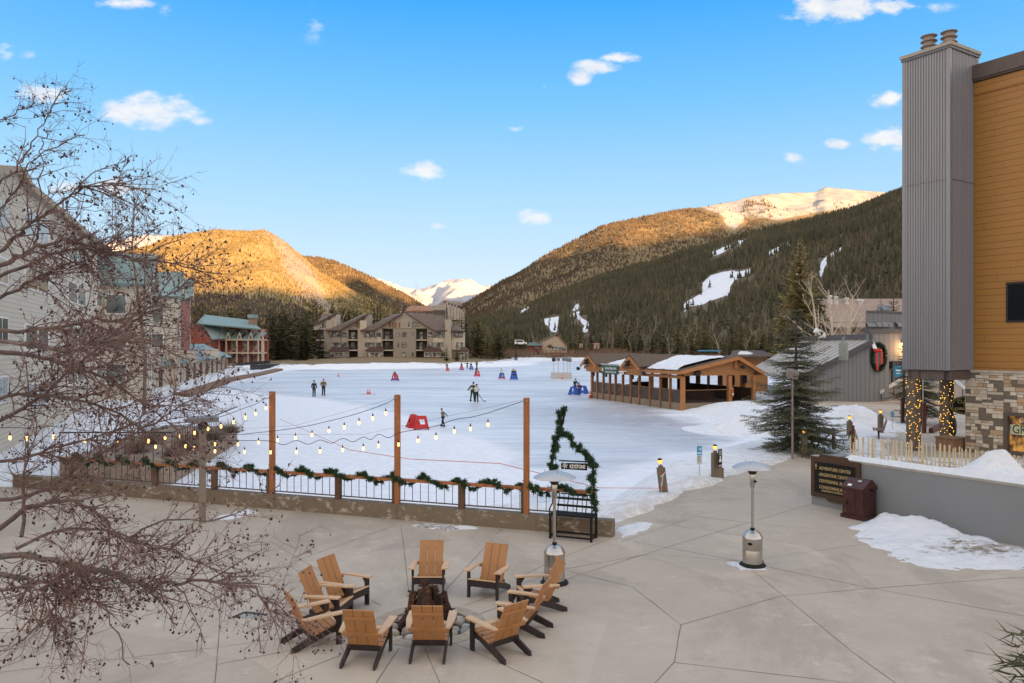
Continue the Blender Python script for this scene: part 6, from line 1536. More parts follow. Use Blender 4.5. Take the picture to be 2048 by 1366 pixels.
# low dark-roofed shed behind the pavilion
p = D(1500, 705, 95); p.z = 0; zq = lambda py: CAMZ + (HZ - py) / F * 95; x0, x1 = HX(1450, 95), HX(1535, 95)
t2 = thing('low_shed', 'low shed with dark shingle roof and a snow patch behind the pavilion', 'shed', p)
mb = MB(); mb.slab((x0, 93, zq(712)), (x1, 92, zq(711)), (x1 + .3, 98, zq(701)), (x0 + 1.8, 98, zq(701)), .15); part(t2, 'roof', mb, m_shing, world=True); mb = MB(); mb.span((x0 + .4, 94, -1), (x1 - .3, 98, zq(712))); part(t2, 'wall', mb, m_ced, world=True)
mb = MB(); mb.prism([Vector((HX(1473, 95) + a_, 95.3 + b_, zq(706.5) + b_ * .23)) for a_, b_ in ((0, -.8), (1.3, -1.2), (2.0, -.5), (1.6, .4), (.7, .6))], (0, 0, .12)); part(t2, 'roof_snow', mb, m_snow if False else m_white, world=True)
p = D(1420, 707, 92); p.z = 0; t2 = thing('storage_container', 'rust and blue low storage container behind the pavilion roof', 'container', p); mb = MB(); mb.box((0, 0, zr(708, 92) - .5), (2.1, 1.6, 1.0)); part(t2, 'body', mb, mat('rust_red_panel', (.16, .06, .045), .7)); mb = MB(); mb.box((-.1, 0, zr(704, 92) + .15), (2.3, 1.7, .12)); part(t2, 'top', mb, m_blue)

# ------------------------------------------------------------------ brown condominium block across the lake
YC = 226.0; sC = YC / F; zc = lambda py: CAMZ + (HZ - py) * sC; xc = lambda px: (px - CX) * sC
t = thing('condo_block', 'brown-grey lakeside condominium block with staggered gables, balconies and chimneys', 'building', (xc(775), YC, -.8))
m_cw1 = mat('taupe_siding', (.29, .245, .195), .85, .1, .6, stretch=(1, 1, 8)); m_cw2 = mat('warm_grey_siding', (.38, .325, .26), .85, .1, .6, stretch=(1, 1, 8)); m_cw3 = mat('pale_siding', (.50, .43, .35), .85, .1, .6, stretch=(1, 1, 8))
m_croof = mat('brown_condo_roof', (.155, .12, .098), .9, .2, 1.2, bump=.3, bscale=5); m_cred = mat('oxblood_band', (.115, .055, .047), .85, .15); m_ctrim = mat('maroon_trim', (.085, .045, .04), .8)
m_cglass, N = newmat('condo_glass'); N.set(col=N.ramp(N.noise(N.obj, .9, 2), [(.38, (.03, .03, .035)), (.52, (.17, .17, .155)), (.62, (.42, .42, .38))]), rough=.25, spec=.6)
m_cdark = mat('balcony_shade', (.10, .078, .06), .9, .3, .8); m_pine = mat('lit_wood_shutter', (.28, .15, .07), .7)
Z6 = lambda pts: [(610 + a / 6.206, 590 + b / 6.206) for a, b in pts]
def cpoly(name, pts, m, dep, back=6.0, par=None):
    mb = MB(); mb.prism([Vector((xc(a), YC + dep, zc(b))) for a, b in Z6(pts)], (0, back, 0)); return part(par or t, name, mb, m, world=True)
W = lambda *a, **k: cpoly('wall', *a, **k)
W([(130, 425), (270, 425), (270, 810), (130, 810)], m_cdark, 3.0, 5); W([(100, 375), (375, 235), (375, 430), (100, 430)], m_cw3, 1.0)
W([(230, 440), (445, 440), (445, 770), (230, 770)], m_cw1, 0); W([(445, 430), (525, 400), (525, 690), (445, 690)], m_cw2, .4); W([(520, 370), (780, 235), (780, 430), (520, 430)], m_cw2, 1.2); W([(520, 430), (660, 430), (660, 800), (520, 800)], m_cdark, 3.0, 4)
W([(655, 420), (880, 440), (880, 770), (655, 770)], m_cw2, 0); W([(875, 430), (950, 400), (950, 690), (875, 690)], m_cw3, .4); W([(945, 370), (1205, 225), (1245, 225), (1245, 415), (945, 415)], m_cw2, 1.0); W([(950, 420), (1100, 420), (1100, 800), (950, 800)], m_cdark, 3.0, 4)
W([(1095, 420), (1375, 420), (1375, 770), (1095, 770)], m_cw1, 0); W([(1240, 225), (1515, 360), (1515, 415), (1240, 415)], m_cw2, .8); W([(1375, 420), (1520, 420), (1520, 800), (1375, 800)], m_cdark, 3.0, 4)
W([(1515, 380), (1590, 430), (1590, 690), (1515, 690)], m_cw2, .4); W([(1588, 430), (1745, 440), (1745, 700), (1588, 700)], m_cw3, 0); W([(1740, 310), (1808, 310), (1825, 800), (1740, 800)], m_cw2, -.8, 5); W([(1820, 440), (1970, 440), (1970, 680), (1820, 680)], m_cw3, .3)
W([(1820, 680), (1970, 680), (1970, 800), (1820, 800)], m_cw1, 1.0)
for pts in ([(230, 770), (445, 770), (445, 822), (230, 822)], [(655, 770), (800, 770), (800, 822), (655, 822)], [(1085, 768), (1378, 768), (1378, 825), (1085, 825)]): cpoly('base_band', pts, m_cred, -.15)
def croof(pts, d0, d1): 
    q = [Vector((xc(a), YC + d, zc(b))) for (a, b), d in zip(Z6(pts), d1)]
    mb = MB(); n = (q[1] - q[0]).cross(q[2] - q[0]).normalized(); mb.prism(q, n * .35 if n.z < 0 else -n * .35); part(t, 'roof', mb, m_croof, world=True)
croof([(80, 370), (100, 375), (385, 228), (130, 228)], 0, [6, .6, .6, 8]); croof([(270, 440), (440, 440), (785, 228), (640, 228)], 0, [-.6, -.6, .8, 8]); croof([(690, 440), (870, 440), (1210, 225), (1050, 222)], 0, [-.6, -.6, .6, 8])
croof([(1245, 215), (1600, 440), (1765, 440), (1705, 240), (1560, 222)], 0, [.4, -.6, -.6, 5, 8]); croof([(1810, 370), (1815, 440), (1990, 450), (1880, 378)], 0, [4, -.6, -.6, 5])
for a, b in (((100, 378), (385, 230)), ((440, 443), (785, 230)), ((870, 443), (1210, 228)), ((1245, 218), (1600, 443)), ((270, 443), (440, 443)), ((690, 443), (870, 443)), ((1600, 443), (1765, 443)), ((1815, 445), (1990, 452))):
    (xa, ya), (xb, yb) = Z6([a, b]); mb = MB(); mb.bar((xc(xa), YC - .9, zc(ya)), (xc(xb), YC - .9 + (1.4 if yb < ya - 5 else 0), zc(yb)), .25, .32); part(t, 'fascia', mb, m_ctrim, world=True)
for pts in ([(255, 310), (338, 310), (338, 420), (255, 420)], [(678, 315), (762, 315), (762, 430), (678, 430)]): 
    ch = cpoly('chimney', pts, m_cw3 if pts[0][0] > 500 else m_cw2, .2, 2.0)
    (a, b), (c, d) = Z6([pts[0], pts[1]])
    mb = MB(); [mb.span((x, YC + .6, zc(b)), (x + .12, YC + .8, zc(b) + .9)) for x in (xc(a) + .8, xc(c) - .9)]; mb.span((xc(a) + .6, YC + .3, zc(b) + .9), (xc(c) - .4, YC + 1.6, zc(b) + 1.05)); mm = mb.mesh('chimney_cap', m_ctrim, shift=(t.location)); o = link(bpy.data.objects.new('chimney_cap', mm)); o.parent = ch
ch = cpoly('chimney', [(1572, 175), (1715, 175), (1715, 300), (1572, 300)], m_cdark, 5, 3); ch = cpoly('chimney', [(1740, 305), (1808, 305), (1808, 440), (1740, 440)], m_cw2, -.82, 2)
def cwin(a, b, c, d, dep=-.12, m=None, fr_=m_ctrim):
    (x0, y0), (x1, y1) = Z6([(a, b), (c, d)]); mb = MB(); mb.span((xc(x0), YC + dep, zc(y1)), (xc(x1), YC + dep + .1, zc(y0))); w = part(t, 'window', mb, fr_, world=True)
    n = max(1, int((c - a) / 55)); mb = MB()
    for k in range(n): 
        xa = xc(x0) + (xc(x1) - xc(x0)) * k / n + .1; xb = xc(x0) + (xc(x1) - xc(x0)) * (k + 1) / n - .1; mb.span((xa, YC + dep - .03, zc(y1) + .1), (xb, YC + dep - .004, zc(y0) - .1))
    mm = mb.mesh('pane', m or m_cglass, shift=t.location); o = link(bpy.data.objects.new('pane', mm)); o.parent = w
for a in ((325, 460, 440, 518), (320, 590, 440, 650), (452, 465, 515, 520, .28), (452, 590, 515, 652, .28), (750, 460, 865, 520), (748, 590, 870, 645), (885, 462, 942, 520, .28), (882, 590, 942, 645, .28), (1140, 460, 1170, 520), (1205, 460, 1258, 522), (1325, 455, 1350, 500), (1150, 590, 1165, 645), (1205, 590, 1258, 652), (1205, 710, 1250, 775), (1325, 710, 1348, 755), (1525, 460, 1580, 522, .28), (1525, 590, 1580, 645, .28), (1605, 460, 1710, 525), (1595, 588, 1712, 645), (1855, 465, 1960, 525, .18), (1880, 588, 1960, 650, .18), (202, 345, 222, 405, .88), (235, 345, 255, 405, .88), (1325, 335, 1380, 400, .68), (1392, 340, 1412, 395, .68), (1275, 335, 1292, 390, .68)): cwin(*a)
for a in ((1040, 340, 1060, 400, .88), (1075, 340, 1130, 402, .88), (1155, 340, 1175, 400, .88), (620, 345, 672, 400, 1.08)): cwin(*a, m=m_pine)
for x0, x1 in ((140, 235), (525, 655), (952, 1098), (1378, 1515)):
    for yb in (555, 682):
        (a, b), (c, d) = Z6([(x0, yb), (x1, yb)]); mb = MB(); mb.span((xc(a), YC - .3, zc(b) - .25), (xc(c), YC + 3, zc(b) + .05)); bl_ = part(t, 'balcony', mb, m_cw3, world=True)
        mb = MB(); mb.span((xc(a), YC - .28, zc(b) + 1.05), (xc(c), YC - .2, zc(b) + 1.12))
        for k in range(12): x = xc(a) + (xc(c) - xc(a)) * k / 11; mb.span((x - .02, YC - .26, zc(b)), (x + .02, YC - .22, zc(b) + 1.05))
        mm = mb.mesh('balcony_rail', m_ctrim, shift=t.location); o = link(bpy.data.objects.new('balcony_rail', mm)); o.parent = bl_
        mb = MB(); mb.span((xc(a) + .6, YC + 2.6, zc(b) + .1), (xc(a) + (xc(c) - xc(a)) * .55, YC + 2.9, zc(b) + 2.3)); part(t, 'patio_door', mb, m_cglass, world=True)
for x0, x1, nb in ((325, 550, 4), (775, 975, 4), (1480, 1695, 4), (1920, 2030, 2)):   # ground-floor bays with maroon hoods
    (a, b), (c, d) = Z6([(x0, 700), (x1, 822)]); mb = MB(); mb.span((xc(a), YC - 1.6, zc(d)), (xc(c), YC + 1, zc(d) + 1.2)); bay = part(t, 'bay', mb, m_cred if nb > 2 else m_cw1, world=True)
    mb = MB(); mb.span((xc(a) + .1, YC - 1.5, zc(d) + 1.2), (xc(c) - .1, YC + 1, zc(b) + .1)); o = part(bay, 'bay_wall', mb, m_cw2); o.data.transform(Matrix.Translation(-Vector(t.location)))
    mb = MB()
    for k in range(nb): mb.span((xc(a) + (xc(c) - xc(a)) * (k + .12) / nb, YC - 1.56, zc(d) + 1.35), (xc(a) + (xc(c) - xc(a)) * (k + .88) / nb, YC - 1.5, zc(b) - .35))
    o = part(bay, 'bay_panes', mb, m_cglass); o.data.transform(Matrix.Translation(-Vector(t.location)))
    mb = MB(); mb.prism([Vector((xc(a) - .4, YC - 2, zc(b) + .05)), Vector((xc(c) + .4, YC - 2, zc(b) + .05)), Vector((xc(c) - .6, YC + .3, zc(b) + 1.1)), Vector((xc(a) + .6, YC + .3, zc(b) + 1.1))], (0, 0, .18)); o = part(bay, 'hood', mb, m_ctrim); o.data.transform(Matrix.Translation(-Vector(t.location)))
for x in (300, 430, 730, 795, 860, 1605, 1670, 1735, 1850, 1910):   # slanted eave braces
    (a, b), (c, d) = Z6([(x, 460), (x + (18 if x < 1500 else -12), 535)]); mb = MB(); mb.bar((xc(a), YC - .8, zc(b)), (xc(c), YC - .1, zc(d)), .14, .14); part(t, 'eave_brace', mb, m_ctrim, world=True)

# tall pale block with orange roofs behind
YD = 330.0; sC2 = YD / F; zd = lambda py: CAMZ + (HZ - py) * sC2; xd = lambda px: (px - CX) * sC2
t = thing('terraced_block', 'pale terraced block with orange roofs and a row of white chimneys behind the condominium', 'building', (xd(860), YD, 0))
m_orange = mat('orange_roof', (.36, .17, .10), .85, .15, .6); m_cream2 = mat('cream_stucco', (.42, .37, .31), .85, .1, .5)
mb = MB(); mb.span((xd(800), YD, 0), (xd(925), YD + 14, zd(622))); part(t, 'wall', mb, m_cream2, world=True)
for a, b in ((805, 838), (830, 862), (852, 892)): mb = MB(); mb.slab((xd(a), YD - 1, zd(622)), (xd(b), YD - 1, zd(621)), (xd(b + 3), YD + 10, zd(609)), (xd(a + 10), YD + 10, zd(609)), .5); part(t, 'roof', mb, m_orange, world=True)
mb = MB(); mb.prism([Vector((xd(a), YD - 1.2, zd(b))) for a, b in ((853, 622), (876, 609), (890, 614), (890, 622))], (0, 1, 0)); part(t, 'gable', mb, m_cream2, world=True)
for px, py in ((890, 607), (899, 610), (905, 612), (911, 614), (917, 616), (923, 619)): 
    mb = MB(); mb.span((xd(px - 3.2), YD - 1.4, zd(640)), (xd(px + 2.2), YD + 4, zd(py))); ch = part(t, 'chimney', mb, m_white if False else m_cream2, world=True)
    mb = MB(); [mb.span((xd(px - 2.4 + k * 2), YD, zd(py)), (xd(px - 1.4 + k * 2), YD + 1, zd(py) + 1.0)) for k in range(2)]; o = part(ch, 'flue', mb, m_iron); o.data.transform(Matrix.Translation(-Vector(t.location)))
for k in range(9): mb = MB(); mb.span((xd(812 + k * 8), YD - .1, zd(633)), (xd(817 + k * 8), YD, zd(626))); part(t, 'window', mb, m_cglass, world=True)

# tan gabled lodge with red annex on the far meadow
YG = 300.0; s3 = YG / F; zg_ = lambda py: CAMZ + (HZ - py) * s3; xg_ = lambda px: (px - CX) * s3
t = thing('gabled_lodge', 'tan asymmetric gabled lodge with low red annex on the far meadow', 'building', (xg_(1095), YG, 0))
m_tan = mat('tan_stucco', (.46, .36, .27), .85, .08); m_redw = mat('red_boarding', (.20, .055, .035), .85, .15)
mb = MB(); mb.prism([Vector((xg_(a), YG, zg_(b))) for a, b in ((1072, 686), (1114, 668), (1134, 692), (1134, 706), (1083, 706), (1083, 692), (1072, 690))], (0, 12, 0)); part(t, 'gable_wall', mb, m_tan, world=True)
mb = MB(); mb.slab((xg_(1066), YG - .6, zg_(688.5)), (xg_(1114), YG - .6, zg_(667)), (xg_(1114), YG + 13, zg_(667)), (xg_(1066), YG + 13, zg_(688.5)), .3); mb.slab((xg_(1114), YG - .6, zg_(667)), (xg_(1136), YG - .6, zg_(693)), (xg_(1136), YG + 13, zg_(693)), (xg_(1114), YG + 13, zg_(667)), .3); part(t, 'roof', mb, m_croof, world=True)
mb = MB(); mb.span((xg_(1055), YG - 3, zg_(704)), (xg_(1083), YG + 5, zg_(692))); an = part(t, 'annex', mb, m_redw, world=True)
mb = MB(); mb.prism([Vector((xg_(1053.5), YG - 3.5, zg_(692))), Vector((xg_(1084), YG - 3.5, zg_(692))), Vector((xg_(1083), YG + 1, zg_(686))), Vector((xg_(1059), YG + 1, zg_(686)))], (0, 0, .3)); part(t, 'annex_roof', mb, mat('green_grey_roof', (.12, .145, .13), .8), world=True)
mb = MB(); mb.span((xg_(1099), YG - .15, zg_(701)), (xg_(1132), YG - .02, zg_(693.5))); w_ = part(t, 'window', mb, m_cglass, world=True); mb = MB(); mb.span((xg_(1069), YG - 3.15, zg_(700)), (xg_(1077), YG - 3.02, zg_(694))); part(t, 'window', mb, m_cglass, world=True)
mb = MB(); mb.span((xg_(1100), YG - 1.5, zg_(711)), (xg_(1128), YG - .2, zg_(705))); part(t, 'base_wall', mb, m_redw, world=True); mb = MB(); mb.span((xg_(1111), YG - .1, zg_(673)), (xg_(1115), YG - .02, zg_(670))); part(t, 'gable_vent', mb, m_cdark, world=True)
# bits on the far meadow
for i, (px, py, w, h, lab) in enumerate(((1162, 694, 6, 5, 'small tan kiosk on the meadow nearest the gabled lodge'), (1193, 696, 10, 8, 'larger tan kiosk on the meadow above the pavilion'))):
    p = Vector((xg_(px), YG, zg_(py + 1))); t = thing('kiosk', lab, 'kiosk', p, group='tan kiosks on the meadow'); mb = MB(); mb.box((0, 0, h * s3 / 2), (w * s3, 2, h * s3)); part(t, 'wall', mb, m_tan); mb = MB(); mb.prism([(-w * s3 * .6, -1.3, h * s3), (w * s3 * .6, -1.3, h * s3), (w * s3 * .6, 1.3, h * s3 + .4), (-w * s3 * .6, 1.3, h * s3 + .4)], (0, 0, .15)); part(t, 'roof', mb, m_orange); mb = MB(); mb.box((0, -1.02, h * s3 * .4), (w * s3 * .35, .05, h * s3 * .5)); part(t, 'opening', mb, m_cdark)
p = Vector((xg_(1041), 290, zg_(690))); t = thing('parked_van', 'small white van parked on the far meadow road', 'van', p); mb = MB(); mb.prism([(-2.3, -.9, .3), (2.3, -.9, .3), (2.3, -.9, 1.0), (1.4, -.9, 1.1), (.9, -.9, 1.9), (-2.2, -.9, 2.0), (-2.3, -.9, 1.2)], (0, 1.8, 0)); part(t, 'body', mb, m_white)
mb = MB(); mb.span((-1.9, -.93, 1.15), (.8, -.9, 1.7)); part(t, 'side_window', mb, m_glassd)
for x in (-1.4, 1.4):
    mb = MB(); mb.tube([(x, -.95, .34), (x, -.7, .34)], .34, 12); part(t, 'wheel', mb, m_blackrub)
# white railing along the far shore path
a, b = D(1083, 719, 262), D(1112, 717, 262); t = thing('white_railing', 'low white railing along the far shore path', 'railing', a); mb = MB(); mb.bar(a, b, .1, .12); mb.bar(a + Vector((0, 0, -.5)), b + Vector((0, 0, -.5)), .1, .1); part(t, 'rail', mb, m_white, world=True)
for k in range(9): mb = MB(); c = a.lerp(b, k / 8); mb.bar(c + Vector((0, 0, -1.2)), c, .12, .12, up=(0, 1, 0)); part(t, 'post', mb, m_white, world=True)

# ------------------------------------------------------------------ red lakeside lodge with teal roofs
m_teal2 = mat('teal_metal_roof', (.20, .285, .27), .6, .12, 1.0, stretch=(4, 4, .6)); m_creamt = mat('cream_trim', (.47, .40, .32), .8, .08); m_redl = mat('brick_red_siding', (.23, .062, .042), .85, .12, .8, stretch=(1, 1, 9)); m_pink = mat('rose_siding', (.30, .145, .13), .85, .1)
YR = 190.0; s4 = YR / F; zr4 = lambda py: CAMZ + (HZ - py) * s4; xr4 = lambda px: (px - CX) * s4
Z7 = lambda pts: [(370 + a / 7.588, 600 + b / 7.588) for a, b in pts]
t = thing('red_lodge', 'red boarded lodge with teal roofs, cream posts and a stone chimney at the lake corner', 'building', (xr4(480), YR, -.3))
def rpoly(name, pts, m, dep, back=5.0): mb = MB(); mb.prism([Vector((xr4(a), YR + dep, zr4(b))) for a, b in Z7(pts)], (0, back, 0)); return part(t, name, mb, m, world=True)
rpoly('wall', [(200, 380), (540, 590), (540, 900), (200, 900)], m_redl, -6, 8); rpoly('wall', [(540, 600), (1215, 600), (1215, 960), (540, 960)], m_redl, 1.5, 1.5); rpoly('upper_wall', [(600, 400), (1160, 430), (1160, 620), (600, 620)], m_redl, 3, 1.5)
mb = MB(); q = [(150, 205), (850, 290), (1180, 440), (300, 360)]; d_ = [6, 6, -1, -5]; mb.prism([Vector((xr4(a), YR + dd, zr4(b))) for (a, b), dd in zip(Z7(q), d_)], (0, .2, -.3)); part(t, 'roof', mb, m_teal2, world=True)
mb = MB(); q = [(300, 330), (400, 330), (720, 560), (560, 590)]; d_ = [-2, 2, 1, -6.6]; mb.prism([Vector((xr4(a), YR + dd, zr4(b))) for (a, b), dd in zip(Z7(q), d_)], (0, .2, -.3)); part(t, 'roof', mb, m_teal2, world=True)
for x0, x1, xr_ in ((560, 715, 690), (700, 880, 860), (880, 1050, 1030), (1045, 1225, 1190)):
    mb = MB(); q = [(x0, 600), (x1 - 55, 600), (xr_, 470 + (x0 > 800) * 18), (x0 + 20, 470 + (x0 > 800) * 18)]; mb.prism([Vector((xr4(a), YR + dd, zr4(b))) for (a, b), dd in zip(Z7(q), (-1.5, -1.5, 2.5, 2.5))], (0, .2, -.25)); part(t, 'dormer_roof', mb, m_teal2, world=True)
    rpoly('dormer_gable', [(xr_ - 45, 600), (xr_ + 35, 600), (xr_, 490)], m_creamt, -1.6, .5); rpoly('dormer_vent', [(xr_ - 22, 582), (xr_ + 20, 582), (xr_, 525)], m_cdark, -1.7, .1)
for x in (545, 655, 815, 985, 1140, 1195, 1215): rpoly('post', [(x - 9, 600), (x + 9, 600), (x + 9, 960), (x - 9, 960)], m_creamt, -1.4, .4)
rpoly('balcony_band', [(540, 790), (1215, 790), (1215, 815), (540, 815)], m_creamt, -1.5, 3); rpoly('eave_band', [(540, 598), (1225, 598), (1225, 615), (540, 615)], m_creamt, -1.5, 3)
for x0, x1 in ((665, 755), (850, 925), (1010, 1085)):
    for y0, y1 in ((625, 760), (840, 950)):
        w = rpoly('window', [(x0, y0), (x1, y0), (x1, y1), (x0, y1)], m_creamt, 1.35, .2); mb = MB()
        for k in range(3): 
            (a, b), (c, d) = Z7([(x0 + (x1 - x0) * (k + .2) / 3, y0 + 12), (x0 + (x1 - x0) * (k + .85) / 3, y1 - 12)]); mb.span((xr4(a), YR + 1.28, zr4(d)), (xr4(c), YR + 1.34, zr4(b)))
        o = part(w, 'panes', mb, m_cglass); o.data.transform(Matrix.Translation(-Vector(t.location)))
for x0, x1 in ((610, 700), (780, 885), (945, 1045), (1100, 1150)): rpoly('upper_window', [(x0, 445), (x1, 445), (x1, 500), (x0, 500)], m_creamt, 2.8, .2)
for x0, x1 in ((700, 745), (890, 925), (1050, 1085)): rpoly('rose_panel', [(x0, 765), (x1, 765), (x1, 835), (x0, 835)], m_pink, -1.3, .2)
ch = rpoly('chimney', [(920, 270), (1010, 270), (1010, 400), (920, 400)], mat('brown_chimney_stone', (.25, .17, .125), .9, .3, 2), 2, 2.2); mb = MB(); (a, b), (c, d) = Z7([(912, 215), (1016, 270)]); mb.span((xr4(a), YR + 1.6, zr4(d)), (xr4(c), YR + 4.6, zr4(b))); o = part(ch, 'chimney_cap', mb, m_teal2); o.data.transform(Matrix.Translation(-Vector(t.location)))
# dock with black screens
DK = [G(380, 795, ICE), G(470, 762, ICE), G(530, 750, ICE), G(566, 741, ICE)]
t = thing('lake_dock', 'timber dock with black mesh screens along the red lodge shore', 'dock', DK[1]); mb = MB()
for a, b in zip(DK[:-1], DK[1:]): mb.prism([a + Vector((0, 0, .0)), b + Vector((0, 0, .0)), b + Vector((-2.2, 2, 0)), a + Vector((-2.2, 2, 0))], (0, 0, .42))
part(t, 'deck', mb, m_planter, world=True)
mb = MB(); mb.prism([D(500, 740, 150), D(569, 736, 190), D(569, 727, 190), D(500, 730, 150)], (.0, .3, 0)); mb.prism([D(470, 731, 165), D(540, 728, 190), D(540, 721, 190), D(470, 726, 165)], (.0, .3, 0)); part(t, 'screen', mb, mat('black_mesh', (.022, .022, .026), .8), world=True)
# ------------------------------------------------------------------ long cream condominium on the left shore
FA_ = Vector((-22.8, 34.5, 0)); FD = Vector((-.371, .928, 0)); FN = Vector((.928, .371, 0))     # facade line, outward normal (towards the lake)
def sl_of(px, off=0.0):
    r = (px - CX) / F; a = FA_ + FN * off; return (r * a.y - a.x) / (FD.x - r * FD.y)
def fp(px, py, off=0.0):
    p = FA_ + FN * off + FD * sl_of(px, off); return Vector((p.x, p.y, CAMZ + (HZ - py) / F * p.y))
m_lc, N = newmat('cream_lap_siding'); z_ = N.sep(N.obj)[2]; lf = N.math('FRACT', N.math('MULTIPLY', z_, 4.5))
N.set(col=N.mix(N.math('LESS_THAN', lf, .12), N.mix(N.noise(N.obj, .6, 4), (.50, .455, .38), (.58, .53, .445)), (.33, .295, .24)), rough=.85); N.bump(lf, .4, .03)
m_wtrim = mat('white_window_trim', (.68, .66, .62), .7, .05); m_lglass, N = newmat('grey_window_glass'); N.set(col=N.ramp(N.noise(N.obj, .5, 2), [(.35, (.07, .09, .09)), (.6, (.20, .25, .23)), (.7, (.30, .27, .22))]), rough=.18, spec=.6)
m_eave = mat('tan_eave', (.36, .30, .22), .85, .1)
t = thing('cream_condo', 'long cream lap-sided condominium with teal-roofed gables behind the crabapple', 'building', FA_ + FD * 10)
def fpoly(name, pts, m, off=0.0, th=.4, par=None):
    mb = MB(); mb.prism([fp(a, b, off) for a, b in pts], -FN * th); o = part(par or t, name, mb, m, world=par is None)
    if par is not None: o.data.transform(Matrix.Translation(-Vector(t.location)))
    return o
def bounds(px0, px1, pyt0, pyt1): return [(px0, 1000), (px1, 860), (px1, pyt1), (px0, pyt0)]
# main gable wall: flat top, then the long sloping rake down to the lower roof
mb = MB(); P = [(-300, 338), (10, 338), (32, 340), (48, 372), (208, 500), (232, 515)]
top = [fp(*q) for q in P]; base = [Vector((top[-1].x, top[-1].y, -.8)), Vector((top[0].x, top[0].y, -.8))]; mb.prism(top + base, -FN * 9); part(t, 'gable_wall', mb, m_lc, world=True)
mb = MB()
for a, b in zip(P[:-1], P[1:]): mb.bar(fp(*a) + FN * .15, fp(*b) + FN * .15, .5, .35)
part(t, 'eave', mb, m_eave, world=True)
def lwin(px, py, w, h, off=.06):      # one white-framed sliding window at its place on the facade
    a, b = fp(px - w / 2, py, off), fp(px + w / 2, py, off); zt = fp(px, py - h / 2, off).z; zb_ = fp(px, py + h / 2, off).z
    mb = MB(); d = (b - a).normalized(); a.z = b.z = 0
    fr = part(t, 'window', MB().prism([Vector((a.x, a.y, zb_)), Vector((b.x, b.y, zb_)), Vector((b.x, b.y, zt)), Vector((a.x, a.y, zt))], -FN * .12), m_wtrim, world=True)
    L = (b - a).length
    for k in range(2):
        q0, q1 = a + d * (L * (.06 + .47 * k)) + FN * .01, a + d * (L * (.47 + .47 * k)) + FN * .01
        mm = MB().prism([Vector((q0.x, q0.y, zb_ + .1)), Vector((q1.x, q1.y, zb_ + .1)), Vector((q1.x, q1.y, zt - .1)), Vector((q0.x, q0.y, zt - .1))], -FN * .02).mesh('sash', m_lglass, shift=t.location); o = link(bpy.data.objects.new('sash', mm)); o.parent = fr
for px, w, ys, h in ((74, 50, (456, 558, 675, 790), 52), (154, 38, (508, 588, 672, 745), 42), (206, 27, (532, 600, 668, 735), 34), (4, 26, (430, 540, 660, 780), 56)):
    for y in ys: lwin(px, y, w, h)
